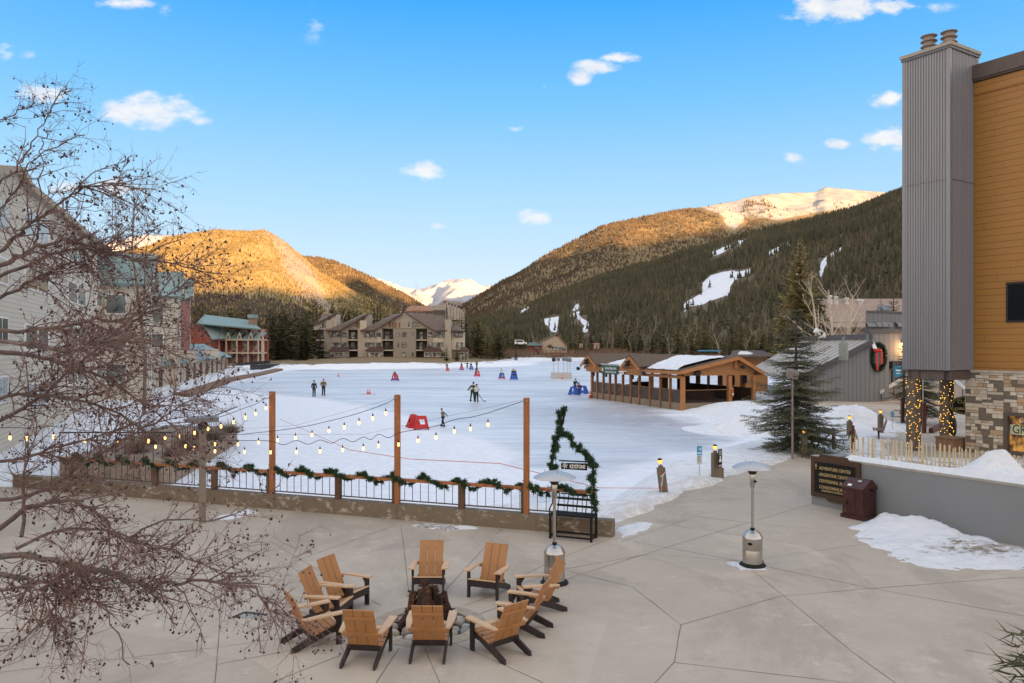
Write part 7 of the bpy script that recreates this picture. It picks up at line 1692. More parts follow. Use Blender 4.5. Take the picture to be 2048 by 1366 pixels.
# stepped gabled wings further along, each standing out towards the lake
m_lteal = m_teal2
def wing(px0, px1, off, py_e, py_r, m, side_m, gx, lab_windows):
    """box wing: front wall towards the viewer plus lake wall, gable roof with its ridge running to the lake"""
    a = D(px0, 700, off); b = a + FD * px1; zE_w = D(px0, py_e, off).z; zR_w = D(px0, py_r, off + 3).z
    mid = (a + b) / 2; mb = MB()
    mb.prism([Vector((a.x, a.y, -.8)), Vector((b.x, b.y, -.8)), Vector((b.x, b.y, zE_w)), Vector((mid.x, mid.y, zR_w)), Vector((a.x, a.y, zE_w))], -FN * 14); part(t, 'wing_wall', mb, m, world=True)
    mb = MB(); e_ = FN * .5; A0, B0_, M0 = (Vector((p.x, p.y, z)) + e_ for p, z in ((a, zE_w), (b, zE_w), (mid, zR_w + .1))); A0 = A0 - FD * .5 + Vector((0, 0, -.3)); B0_ = B0_ + FD * .5 + Vector((0, 0, -.3)); bk_ = -FN * 14
    mb.slab(A0, M0, M0 + bk_, A0 + bk_, .25); mb.slab(M0, B0_, B0_ + bk_, M0 + bk_, .25); part(t, 'wing_roof', mb, m_lteal, world=True)
    mb = MB(); mb.bar(A0 + FN * .03 + Vector((0, 0, -.1)), M0 + FN * .03 + Vector((0, 0, -.1)), .12, .4); mb.bar(M0 + FN * .03 + Vector((0, 0, -.1)), B0_ + FN * .03 + Vector((0, 0, -.1)), .12, .4); part(t, 'barge_board', mb, m_creamt, world=True)
    L = (b - a).length; d = (b - a).normalized()
    for z in np.arange(1.2, zE_w - 1.0, 3.1):
        for f in lab_windows:
            c = a + d * (L * f) + FN * .02; c.z = z; mm = MB(); mm.prism([c - d * .8, c + d * .8, c + d * .8 + Vector((0, 0, 1.9)), c - d * .8 + Vector((0, 0, 1.9))], FN * .08); w_ = part(t, 'window', mm, m_wtrim, world=True)
            mm = MB(); [mm.prism([c + d * u0 + FN * .09 + Vector((0, 0, .12)), c + d * (u0 + .66) + FN * .09 + Vector((0, 0, .12)), c + d * (u0 + .66) + FN * .09 + Vector((0, 0, 1.78)), c + d * u0 + FN * .09 + Vector((0, 0, 1.78))], FN * .015) for u0 in (-.7, .05)]; o = part(w_, 'sash', mm, m_lglass); o.data.transform(Matrix.Translation(-Vector(t.location)))
    # windows and rose strip on the wall that faces the viewer
    for z in np.arange(1.2, zE_w - 1.0, 3.1):
        for k in (2.5, 6.5):
            c = a - FN * k - FD * .02; c.z = z; mm = MB(); mm.prism([c - FN * .9, c + FN * .9, c + FN * .9 + Vector((0, 0, 1.9)), c - FN * .9 + Vector((0, 0, 1.9))], -FD * .08); w_ = part(t, 'window', mm, m_wtrim, world=True)
            mm = MB(); mm.prism([c - FN * .75 - FD * .09 + Vector((0, 0, .15)), c + FN * .75 - FD * .09 + Vector((0, 0, .15)), c + FN * .75 - FD * .09 + Vector((0, 0, 1.75)), c - FN * .75 - FD * .09 + Vector((0, 0, 1.75))], -FD * .015); o = part(w_, 'sash', mm, m_lglass); o.data.transform(Matrix.Translation(-Vector(t.location)))
    c = a - FN * 9.5 - FD * .03; mb = MB(); mb.prism([Vector((c.x, c.y, 0)), Vector((c.x, c.y, 0)) + FN * 1.5, Vector((c.x, c.y, zE_w)) + FN * 1.5, Vector((c.x, c.y, zE_w))], -FD * .06); part(t, 'rose_strip', mb, side_m, world=True)
wing(294, 9, 70, 562, 507, m_lc, m_pink, 300, (.3, .7))
wing(357, 10, 95, 588, 543, m_lc, m_pink, 362, (.3, .7))
wing(379, 9, 114, 592, 557, m_pink, m_creamt, 382, (.5,))
# low arcade with teal roofs along the water
mb = MB(); a, b = D(225, 742, 70), D(455, 726, 150); an_ = (b - a).cross(Vector((0, 0, 1))).normalized()
t2 = thing('lake_arcade', 'low cream arcade with arches and teal roofs along the water, behind the crabapple twigs', 'arcade', Vector((a.x, a.y, 0)))
mb = MB(); mb.prism([Vector((a.x, a.y, -.6)), Vector((b.x, b.y, -.6)), Vector((b.x, b.y, 2.6)), Vector((a.x, a.y, 2.6))], an_ * -6); part(t2, 'wall', mb, m_creamt, world=True)
mb = MB(); A0 = Vector((a.x, a.y, 2.5)) + an_ * .8; B0_ = Vector((b.x, b.y, 2.5)) + an_ * .8; mb.slab(A0, B0_, B0_ - an_ * 5 + Vector((0, 0, 2.4)), A0 - an_ * 5 + Vector((0, 0, 2.4)), .2); part(t2, 'roof', mb, m_teal2, world=True)
for k in range(14):
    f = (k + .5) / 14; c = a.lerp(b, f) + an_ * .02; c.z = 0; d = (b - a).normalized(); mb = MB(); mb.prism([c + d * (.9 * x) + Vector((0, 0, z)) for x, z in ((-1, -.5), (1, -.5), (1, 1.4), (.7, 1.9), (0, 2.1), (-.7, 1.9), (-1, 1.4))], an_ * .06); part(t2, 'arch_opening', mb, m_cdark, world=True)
    if k % 4 == 2:
        mb = MB(); g0 = c + Vector((0, 0, 2.3)) + an_ * 1.0; mb.prism([g0 - d * 1.7, g0 + d * 1.7, g0 + Vector((0, 0, 1.7))], -an_ * 2.5); part(t2, 'gablet', mb, m_creamt, world=True)
p = D(192, 754, 52); t2 = thing('tail_light', 'pair of glowing red lamps low against the arcade, seen through the twigs', 'lamp', p) if False else None
# stone terrace with dark railing at the left bank
ta, tb = G(380, 900, ICE), G(330, 860, ICE); ta = Vector((-13.6, 31, 0)); tb = Vector((-15.6, 44, 0))
t2 = thing('stone_terrace', 'brown stone bank terrace with dark bushes behind the lantern post', 'terrace', ta)
mb = MB(); mb.prism([ta + Vector((0, 0, -1.2)), tb + Vector((0, 0, -1.2)), tb + Vector((-4.5, 1, -1.2)), ta + Vector((-4.5, 0, -1.2))], (0, 0, 1.25)); part(t2, 'stone_wall', mb, mat('brown_bank_stone', (.27, .205, .15), .9, .4, 2.5, bump=.6, bscale=6, bdist=.1), world=True)
t2 = thing('terrace_railing', 'dark slim railing on the stone bank behind the lantern post', 'railing', ta + Vector((0, 0, .05)))
mb = MB(); mb.bar(ta + Vector((0, 0, 1.2)), tb + Vector((0, 0, 1.2)), .05, .05); mb.bar(ta + Vector((0, 0, 1.2)), ta + Vector((-4.5, 0, 1.2)), .05, .05); part(t2, 'top_rail', mb, m_iron, world=True)
for k in range(34): mb = MB(); c = ta.lerp(tb, k / 33) if k < 22 else ta + Vector((-4.5 * (k - 21) / 12, 0, 0)); mb.bar(c + Vector((0, 0, .05)), c + Vector((0, 0, 1.2)), .02, .02, up=(0, 1, 0)); part(t2, 'baluster', mb, m_iron, world=True)
# ------------------------------------------------------------------ skaters, skating aids, cones, rink lights
def cloth(name, c, v=.12): return mat(name, c, .8, v, 12)
m_skin = mat('skin', (.45, .27, .19), .6, .05)
CL = dict(black=cloth('black_clothing', (.012, .012, .014)), navy=cloth('navy_clothing', (.018, .024, .040)), must=cloth('mustard_jacket', (.15, .085, .028)), green=cloth('dark_green_clothing', (.014, .040, .026)), white=cloth('white_jacket', (.55, .55, .55)), grey=cloth('grey_jacket', (.13, .13, .135)), maroon=cloth('maroon_jacket', (.13, .022, .030)), blue=cloth('blue_trousers', (.02, .06, .20)), teal=cloth('teal_clothing', (.025, .055, .055)), tan=cloth('tan_clothing', (.20, .15, .10)), olive=cloth('olive_clothing', (.05, .055, .015)))
def skin_obj(parent, name, verts, edges, radii, m, sub=1):
    me = bpy.data.meshes.new(name); me.from_pydata(verts, edges, []); me.materials.append(m)
    o = link(bpy.data.objects.new(name, me)); o.parent = parent
    sk = o.modifiers.new('skin', 'SKIN'); sk.use_smooth_shade = True
    ly = me.skin_vertices[0] if len(me.skin_vertices) else None
    if ly is None:
        bm = bmesh.new(); bm.from_mesh(me); bm.verts.layers.skin.verify(); bm.to_mesh(me); bm.free(); ly = me.skin_vertices[0]
    for i, r in enumerate(radii): ly.data[i].radius = r if hasattr(r, '__len__') else (r, r); ly.data[i].use_root = (i == 0)
    if sub: s = o.modifiers.new('sub', 'SUBSURF'); s.levels = sub; s.render_levels = sub
    return o
def person(label, loc, h, face, coat, legs, hat='black', pose='stand', lean=0.0, number=False, group=None):
    """face: heading in radians (0 = away from the viewer)"""
    t = thing('person', label, 'person', loc, face, group); k = h / 1.75; ln = lean
    def P(x, y, z): # forward lean about the hips
        if z > .95: dy = (z - .95) * math.sin(ln); dz = (z - .95) * math.cos(ln); return (x * k, (y * 1.0 + dy) * k, (.95 + dz) * k)
        return (x * k, y * k, z * k)
    A = {'stand': ((.24, .02, 1.18), (.25, .08, .92)), 'out': ((.42, 0, 1.30), (.66, .02, 1.20)), 'push': ((.24, .16, 1.18), (.22, .42, 1.05)), 'back': ((.27, -.16, 1.2), (.32, -.36, 1.0)), 'pocket': ((.30, -.04, 1.18), (.20, .10, 1.0)), 'hold': ((.24, .10, 1.2), (.12, .32, 1.05))}[pose]
    F_ = {'stand': (.0, .0), 'out': (-.05, .1), 'push': (-.12, .1), 'back': (-.2, .18), 'pocket': (0, .02), 'hold': (-.08, .08)}[pose]
    el, wr = A
    V = [P(0, 0, .95), P(0, 0, 1.15), P(0, 0, 1.38), P(0, 0, 1.50), P(0, .02, 1.58), P(0, .03, 1.68)]
    E = [(0, 1), (1, 2), (2, 3), (3, 4), (4, 5)]; r = [.12, .115, .12, .05, .075, .07]
    for s in (-1, 1):
        b = len(V); V += [P(s * .17, 0, 1.40), P(s * el[0], el[1], el[2]), P(s * wr[0], wr[1], wr[2]), P(s * wr[0], wr[1] + .06, wr[2] - .07)]; E += [(2, b), (b, b + 1), (b + 1, b + 2), (b + 2, b + 3)]; r += [.06, .045, .035, .03]
    for s in (-1, 1):
        f = F_[0] if s < 0 else F_[1]; b = len(V); V += [P(s * .09, 0, .90), P(s * .10, f * .5 + .04, .50), P(s * .11, f - .02, .10), P(s * .11, f + .12, .05)]; E += [(0, b), (b, b + 1), (b + 1, b + 2), (b + 2, b + 3)]; r += [.085, .06, .045, .035]
    kk = lambda L: [q * k for q in L]
    skin_obj(t, 'body', V, E, kk(r), m_skin)
    j = [0, 1, 2] + list(range(6, 9)) + list(range(10, 13)); ix = {a: i for i, a in enumerate(j)}
    EJ = [(ix[a], ix[b]) for a, b in E if a in ix and b in ix]; skin_obj(t, 'jacket', [V[a] for a in j], EJ, kk([.155, .15, .155, .085, .07, .058, .085, .07, .058]), CL[coat])
    j = [0] + list(range(14, 17)) + list(range(18, 21)); ix = {a: i for i, a in enumerate(j)}
    EJ = [(ix[a], ix[b]) for a, b in E if a in ix and b in ix]; skin_obj(t, 'trousers', [V[a] for a in j], EJ, kk([.135, .105, .085, .07, .105, .085, .07]), CL[legs])
    mb = MB(); c = Vector(V[5]); mb.lathe([(.085 * k, -.06 * k), (.096 * k, -.02 * k), (.095 * k, .04 * k), (.06 * k, .09 * k), (.015 * k, .105 * k)], 10, c); part(t, 'hat', mb, CL[hat], smooth=True)
    mb = MB(); mb.box(c + Vector((0, .085, -.055)) * k, (.03 * k, .04 * k, .035 * k)); part(t, 'nose', mb, m_skin)
    for b in (16, 20):
        mb = MB(); c = Vector(V[b]); mb.box(c + Vector((0, .06 * k, -.03 * k)), (.09 * k, .25 * k, .12 * k)); mb.box((c.x, c.y + .06 * k, .012), (.012, .28 * k, .024)); part(t, 'skate', mb, CL['black'] if hat != 'white' else CL['grey'])
    return t
def ice_pt(px, py): return G(px, py, ICE + .012)
person('skater in a dark overall seen from behind, left of the mustard-jacketed skater', ice_pt(628, 793), 1.76, 0.0, 'navy', 'navy', 'black', 'stand')
person('skater in a mustard jacket and dark trousers standing on the ice', ice_pt(647, 791), 1.84, 0.0, 'must', 'black', 'tan', 'pocket')
p3 = person('skater in a dark green hockey jersey stooping beside one in white', ice_pt(945, 802), 1.9, -.35, 'green', 'green', 'black', 'back', .28)
mb = MB(); mb.box((-.03, -.17, 1.28), (.26, .02, .20)); part(p3, 'jersey_number', mb, CL['white'])
person('skater in a white jacket and black trousers by the green jersey', ice_pt(953, 804), 1.76, -.2, 'white', 'black', 'black', 'hold', .05)
p = ice_pt(958, 803); mb = MB(); mb.tube([p + Vector((-.25, 0, 1.0)), p + Vector((.42, -.1, .06))], .03, 6); mb.tube([p + Vector((.42, -.1, .05)), p + Vector((.72, -.1, .05))], .04, 6); solo('hockey_stick', mb, m_black, 'black hockey stick held out by the white-jacketed skater', 'hockey stick', loc=p)
person('child in a grey jacket and black hood striding towards the red skating aids', ice_pt(886, 853), 1.24, 1.2, 'grey', 'black', 'black', 'back', .15)
FAR = [(894, 741.5, 1.7, .3, 'black', 'black', 'push', 'dark-clad far skater pushing a small red aid near the condominium'), (923, 739.5, 1.6, 0, 'black', 'navy', 'push', 'far skater behind a red and blue aid before the snow bank'), (934.5, 738.5, 1.75, 0, 'teal', 'teal', 'out', 'far skater with both arms held out sideways'), (942, 739.5, 1.65, 0, 'black', 'black', 'push', 'far dark skater pushing a blue aid beside the one with arms out'), (953.5, 737.8, 1.85, 0, 'teal', 'teal', 'stand', 'far skater in a long green coat standing straight'), (953, 752, 1.65, 0, 'black', 'black', 'push', 'dark skater leaning over the bright red aid'), (1003, 757, 1.6, 0, 'white', 'black', 'push', 'skater in a pale top behind the blue aid with red foot'), (1026, 758.5, 1.7, 0, 'black', 'black', 'push', 'black-clad skater behind the large blue aid'), (1030, 758.5, 1.65, .1, 'maroon', 'black', 'push', 'second skater sharing the large blue aid, dark red top'), (790, 760, 1.45, .4, 'black', 'black', 'push', 'small black-clad skater leaning on the red aid with blue base')]
for px, py, h, f, c, l, po, lab in FAR: person(lab, ice_pt(px, py - .6), h, f, c, l, 'black', po, .30 if po == 'push' else 0)
person('skater in a dark green coat bending over blue aids by the pavilion', ice_pt(1150, 787), 1.75, -.4, 'green', 'navy', 'black', 'push', .3)
person('child in a maroon jacket and blue trousers by the pavilion corner', ice_pt(1158, 791), 1.45, -.2, 'maroon', 'blue', 'black', 'hold')
q = pv(.9, 9.1, ZF + .05); person('visitor in a black and olive jacket standing inside the pavilion', q, 1.72, -.9, 'olive', 'black', 'tan', 'pocket')
for px, lab in ((926, 'small dark figure walking by the condominium corner, farther from the trees'), (931.5, 'small dark figure walking by the condominium corner, nearer the lake trees')): person(lab, D(px, 722, 222) + Vector((0, 0, 0)), 1.7, 0, 'navy', 'black')
# skating aids: moulded walkers with sloping sides and a window
AIDM = dict(red=mat('red_plastic', (.50, .012, .014), .4, .08), blue=mat('blue_plastic', (.012, .075, .42), .4, .08))
def aid(label, loc, rz, c, foot=None, s=1.0):
    t = thing('skating_aid', label, 'skating aid', loc, rz, 'moulded skating aids'); m = AIDM[c]
    w0, w1, d0, d1, h = .46 * s, .30 * s, .42 * s, .16 * s, .88 * s
    mb = MB(); th = .05
    mb.prism([(-w0, d0, .10), (w0, d0, .10), (w0 * .92, d0 * .75, h * .42), (-w0 * .92, d0 * .75, h * .42)], (0, -th, 0)); mb.prism([(-w1 * 1.1, d1 * 1.35, h * .78), (w1 * 1.1, d1 * 1.35, h * .78), (w1, d1, h), (-w1, d1, h)], (0, -th, 0))
    for sx in (-1, 1): mb.prism([(sx * w0 * .92, d0 * .75, h * .40), (sx * w1 * 1.1, d1 * 1.35, h * .80), (sx * w1 * .55, d1 * 1.35, h * .80), (sx * w0 * .5, d0 * .75, h * .40)], (0, -th, 0))
    part(t, 'front_panel', mb, m)
    for sx in (-1, 1):
        mb = MB(); mb.prism([(sx * w0, d0, .10), (sx * w0 * 1.1, -d0, .10), (sx * w1 * 1.1, -d1 * 1.2, h), (sx * w1, d1, h)], (-sx * th, 0, 0)); part(t, 'side_panel', mb, m)
        mb = MB(); mb.prism([(sx * w0 * 1.02, d0 * 1.1, .0), (sx * w0 * 1.15, -d0 * 1.1, .0), (sx * w0 * 1.15, -d0 * 1.1, .11), (sx * w0 * 1.02, d0 * 1.1, .11)], (-sx * .10, 0, 0)); part(t, 'runner', mb, AIDM[foot] if foot else m)
    mb = MB(); mb.tube([(-w1, -.02, h), (w1, -.02, h)], .03, 8); part(t, 'hand_bar', mb, m)
    if foot: mb = MB(); mb.prism([(-w0 * 1.02, d0 * 1.04, .10), (w0 * 1.02, d0 * 1.04, .10), (w0 * 1.02, d0 * 1.02, .26), (-w0 * 1.02, d0 * 1.02, .26)], (0, -.03, 0)); part(t, 'lower_band', mb, AIDM[foot])
    return t
aid('red skating aid standing askew, its window facing the posts, behind its twin', ice_pt(827, 855), 1.9, 'red', s=1.0); aid('red skating aid nearer the child, broad sloping panel towards the viewer', ice_pt(843, 859), 3.3, 'red', s=1.0)
for px, py, c, f, sc, lab in ((895, 742, 'red', None, .8, 'small far red skating aid near the condominium bank'), (923, 740.5, 'red', 'blue', 1, 'far red skating aid with a blue foot'), (942.5, 740, 'blue', None, 1, 'far blue skating aid next to the skater with arms out'), (954, 753, 'red', None, 1.1, 'bright red skating aid alone in mid ice'), (1003.5, 758, 'blue', 'red', 1.1, 'blue skating aid with a red foot'), (1028, 759.5, 'blue', None, 1.3, 'large blue skating aid shared by two skaters'), (790, 761.5, 'red', 'blue', 1.15, 'red skating aid with a blue foot under a small black skater'), (1147, 789, 'blue', None, 1.0, 'blue skating aid gripped by the dark green coat'), (1166, 787, 'blue', None, 1.0, 'blue skating aid beside the maroon child, nearest the pavilion')): aid(lab, ice_pt(px, py), math.pi if py < 780 else 2.5, c, f, sc)
m_cone = mat('orange_cone', (.68, .07, .03), .5, .05)
def cone(label, px, py, s=1.0):
    t = thing('traffic_cone', label, 'traffic cone', ice_pt(px, py), 0, 'orange cones on the ice')
    mb = MB(); mb.lathe([(.13 * s, .03), (.10 * s, .28 * s), (.075 * s, .45 * s), (.03 * s, .72 * s), (.025 * s, .73 * s)], 12); part(t, 'cone', mb, m_cone, smooth=True)
    mb = MB(); mb.box((0, 0, .02), (.38 * s, .38 * s, .04)); part(t, 'base', mb, m_cone)
    mb = MB(); mb.lathe([(.096 * s, .34 * s), (.082 * s, .44 * s)], 12, cap=False); part(t, 'band', mb, m_white)
cone('orange cone alone on the far ice beyond the two standing skaters', 677, 753, 1.0); cone('orange cone of the close pair, on the crabapple side', 735.5, 788, .8); cone('orange cone of the close pair, on the pavilion side', 739.5, 788, .8); cone('orange cone at the far corner of the pavilion', 1180, 796, 1.0); cone('orange cone in front of the concrete floodlight block', 1125, 758, 1.0)
p = ice_pt(737, 788.6); mb = MB(); mb.box((0, 0, .02), (1.7, .04, .03)); solo('marker_strip', mb, m_cone, 'thin red strip lying under the close pair of cones', 'strip', loc=p, world=False)
LR = ice_pt(1123.5, 757.5); t = thing('rink_lights', 'pale concrete block on the ice carrying five floodlights on poles', 'floodlights', LR)
sL = LR.y / F; mb = MB(); mb.prism([(-20.5 * sL, 0, 0), (20.5 * sL, 0, 0), (20.5 * sL, 2, 0), (-20.5 * sL, 2, 0)], (0, 0, 12 * sL)); part(t, 'concrete_block', mb, mat('pale_block', (.46, .45, .43), .85, .08))
for px, py in ((1108, 719), (1117, 718), (1128, 718), (1135, 719), (1140, 720)):
    x = (px - 1123.5) * sL; zt_ = (757.5 - py) * sL; mb = MB(); mb.lathe([(.06, 12 * sL), (.05, zt_ - .2)], 6, (x, .8, 0)); part(t, 'pole', mb, m_signgrey)
    mb = MB(); mb.box((x, .7, zt_), (.62, .5, .5), M=Matrix.Rotation(.4, 3, 'X')); part(t, 'floodlight', mb, m_hood if px != 1108 else m_iron)
t = thing('dark_rounded_shape', 'black rounded shape standing beside the fairy-lit column nearest the stone wall', 'unidentified_object', G(1901, 872)); mb = MB(); mb.lathe([(.20, 0), (.27, .15), (.29, .5), (.27, .8), (.2, 1.0), (.08, 1.05)], 20); part(t, 'body', mb, m_blackrub, smooth=True)  # rounded stand-in for a blurred dark figure that stays unidentified
# patio clutter inside the pavilion
for u, v, lab in ((1.6, 10.5, 'grey rink chair inside the pavilion near the visitor'), (1.5, 12.4, 'grey rink chair inside the pavilion under the banner'), (1.4, 14.2, 'grey rink chair at the far end of the pavilion')):
    t = thing('rink_chair', lab, 'chair', pv(u, v, ZF + .03), .5, 'grey chairs in the pavilion'); mb = MB(); mb.box((0, 0, .45), (.5, .5, .05)); part(t, 'seat', mb, m_signgrey); mb = MB(); mb.box((0, -.24, .75), (.5, .04, .5)); part(t, 'backrest', mb, m_signgrey)
    for sx in (-.2, .2):
        for sy in (-.2, .2): mb = MB(); mb.box((sx, sy, .22), (.04, .04, .44)); part(t, 'leg', mb, m_iron)
# ------------------------------------------------------------------ trees
def needle_mat(name, lo, mid, hi):
    m, N = newmat(name); oi = N.n('ShaderNodeObjectInfo').outputs['Random']; at = N.n('ShaderNodeAttribute', attribute_name='tint').outputs['Fac']
    f = N.math('ADD', N.math('MULTIPLY', at, .75), N.math('MULTIPLY', oi, .25)); N.set(col=N.ramp(f, [(.1, lo), (.5, mid), (.95, hi)]), rough=.8, spec=.15); return m
m_nd_spruce = needle_mat('spruce_needles', (.026, .036, .022), (.078, .088, .052), (.18, .17, .105))
m_nd_pine = needle_mat('pine_needles', (.048, .048, .020), (.13, .114, .044), (.25, .205, .085))
m_nd_dark = needle_mat('dark_conifer_needles', (.022, .028, .016), (.060, .062, .034), (.12, .11, .06))
m_nd_gold = needle_mat('golden_olive_needles', (.17, .145, .06), (.36, .29, .125), (.52, .43, .22))
m_bark = mat('conifer_bark', (.105, .075, .055), .9, .3, 5)
m_aspen = mat('pale_aspen_bark', (.58, .49, .37), .85, .2, 5)
m_greytwig = mat('grey_twig', (.20, .155, .115), .9, .2, 5)
class TM:
    """triangle soup with one tint per blade"""
    def __init__(s): s.v = []; s.t = []
    def tri(s, a, b, c, t): s.v += [a, b, c]; s.t += [t, t, t]
    def obj(s, name, m, parent):
        n = len(s.v) // 3; V = np.array([tuple(p) for p in s.v]); o = npmesh(name, V, np.arange(n * 3).reshape(-1, 3), m, False, {'tint': s.t}); o.parent = parent; return o
def conifer(name, label, cat, h, rad, whorls, per, m, seed, group=None, bare=.08, detail=1, droop=.25, power=.85, gap=.12, nw=1.0):
    q = random.Random(seed); t = thing(name, label, cat, (0, 0, 0), 0, group); tb = MB(); tb.tube([(0, 0, -.3), (0, 0, h * .5), (0, 0, h * .99)], [h * .018 + .02, h * .011 + .01, .01], 7); part(t, 'trunk', tb, m_bark)
    tm = TM(); bb = MB()
    for w in range(whorls):
        u = (w + q.random() * .8) / whorls; z = h * (bare + (1 - bare) * u ** .92); R_ = rad * (1 - u) ** power * q.uniform(.78, 1.12) + h * .012
        nb = max(3, int(per * (1 - u * .45)))
        for k in range(nb):
            if q.random() < gap: continue
            a = 6.283 * (k + q.random() * .8) / nb; L = R_ * (q.uniform(.68, 1.12) if detail == 1 else q.uniform(.50, 1.22)); d = Vector((math.cos(a), math.sin(a), 0)); up = (u - .25) * .9
            tipz = L * (up - droop) ; n = 5 if detail == 1 else max(5, int(L / .13)); base = Vector((0, 0, z)); tn = q.random()
            pt = lambda f: base + d * (L * f) + Vector((0, 0, tipz * f - droop * .35 * L * math.sin(f * 3.1) + (.10 * L * f * f)))
            sd = Vector((-d.y, d.x, 0))
            if detail > 1: bb.tube([pt(0), pt(.5), pt(1)], [.016 + L * .006, .010, .004], 4, cap=False)
            for i in range(n):
                f0 = (i + .25) / n; p = pt(f0); wdt = L * (.36 * (1 - f0) + .10)
                if detail == 1:
                    for s in (-1, 1):
                        e = p + (d * q.uniform(.25, .6) + sd * s * q.uniform(.7, 1.1)) * wdt + Vector((0, 0, -wdt * q.uniform(.05, .45)))
                        tt = min(1, max(0, tn * .5 + q.uniform(0, .45))); hw = d * (L / n * .62) + Vector((0, 0, q.uniform(-.02, .05) * L)); tm.tri(p - hw, p + hw, e, tt)
                    if i >= n - 2: tm.tri(p - sd * L * .09, p + sd * L * .09, pt(min(1.15, f0 + .4)), tn * .5 + .4)
                else:
                    for s in (-1, 1):
                        tl = max(.10, wdt * q.uniform(.7, 1.15)); td = (d * .75 + sd * s * q.uniform(.5, .9) + Vector((0, 0, q.uniform(-.35, .08)))).normalized(); m_ = max(4, int(tl / (.040 if nw == 1 else .010)))
                        for j in range(m_):
                            c = p + td * (tl * (j + .5) / m_)
                            for _ in range(2):
                                nd = (td * .7 + Vector((q.gauss(0, .6), q.gauss(0, .6), q.gauss(.05, .5)))).normalized(); e = c + nd * q.uniform(.06, .11) * (.45 + .55 * nw); o_ = nd.orthogonal().normalized() * .011 * nw
                                tm.tri(c - o_, c + o_, e, min(1, max(0, tn * .35 + .35 * f0 + q.uniform(0, .3))))
    tm.obj('crown', m, t)
    if detail > 1: part(t, 'boughs', bb, m_bark)
    return t
def bare_tree(name, label, cat, h, spread, seed, m, levels=3, group=None, stems=1, thick=.012, upsweep=.8):
    q = random.Random(seed); t = thing(name, label, cat, (0, 0, 0), 0, group); tb = MB(); tw = MB()
    def grow(p, d, L, r, lv):
        pts = [p]; n = 4
        for i in range(n):
            d = (d + Vector((q.gauss(0, .10), q.gauss(0, .10), .06 * upsweep))).normalized(); pts.append(pts[-1] + d * (L / n))
        rr = [r * (1 - .75 * i / n) for i in range(n + 1)]; (tb if lv == levels else tw).tube(pts, rr, 6 if lv == levels else 3, cap=False)
        if lv == 0: return
        nb = int(q.uniform(9, 13)) if lv == levels else int(q.uniform(4, 7))
        for i in range(nb):
            f = q.uniform(.25, 1.0) if lv == levels else q.uniform(.2, 1.0); k = min(n - 1, int(f * n)); s = pts[k].lerp(pts[k + 1], f * n - k)
            a = q.uniform(0, 6.283); side = (d.orthogonal().normalized() if d.length else Vector((1, 0, 0))); side = Matrix.Rotation(a, 3, d) @ side
            grow(s, (d * upsweep + side * q.uniform(.6, 1.0) * spread).normalized(), L * q.uniform(.30, .50) * (1.15 - f * .5), max(.006, r * .42 * (1.1 - f * .6)), lv - 1)
    for k in range(stems):
        a = 6.28 * k / max(1, stems); grow(Vector((.25 * k * math.cos(a), .25 * k * math.sin(a), -.2)), Vector((.12 * math.cos(a) * (stems > 1), .12 * math.sin(a) * (stems > 1), 1)), h * q.uniform(.85, 1), h * thick, levels)
    part(t, 'trunk', tb, m); part(t, 'branches', tw, m); return t
GZ = lambda p: p
def place(o, px, py, z=None, sc=1.0, Y=None, rz=None):
    p = D(px, py, Y) if Y else G(px, py, 0); o.location = p; o.scale = (sc, sc, sc); o.rotation_euler = (0, 0, rng.uniform(0, 6.28) if rz is None else rz); return o
# near and individually recognisable
place(conifer('spruce', 'tall ragged blue-grey spruce behind the slim floodlight pole', 'tree', 6.3, 2.45, 36, 11, m_nd_spruce, 5, detail=2, bare=.05, droop=.24, gap=.26, power=.70), 1592, 905, rz=.6)
place(conifer('spruce', 'dark spruce in the planter behind the fairy-lit columns', 'tree', 4.6, 1.9, 24, 8, m_nd_dark, 9, detail=2, bare=.12, droop=.28, gap=.12), 1842, 848, rz=.2)
place(conifer('young_spruce', 'narrow spruce top beside the orange wall lamp', 'tree', 5.2, 1.25, 18, 7, m_nd_dark, 15, detail=2, bare=.10, droop=.30, gap=.2), 1808, 806, rz=1.0)
# planter kerb and guy posts round the planter spruce
t = thing('timber_planter', 'red-brown timber kerb with upright posts round the planter spruce', 'planter', G(1868, 865)); mb = MB(); a, b = G(1862, 866), G(1890, 852); mb.bar(a + Vector((0, 0, .12)), b + Vector((0, 0, .12)), .22, .26); part(t, 'kerb', mb, m_redpost, world=True)
for px, py, h in ((1805, 846, 1.55), (1848, 866, 1.65)): mb = MB(); p = G(px, py); mb.box(p + Vector((0, 0, h / 2)), (.17, .17, h)); part(t, 'post', mb, m_redpost, world=True)
mb = MB(); p = G(1846, 866); mb.lathe([(.03, 1.6), (.025, 4.6)], 6, p); part(t, 'pole', mb, m_signgrey, world=True)
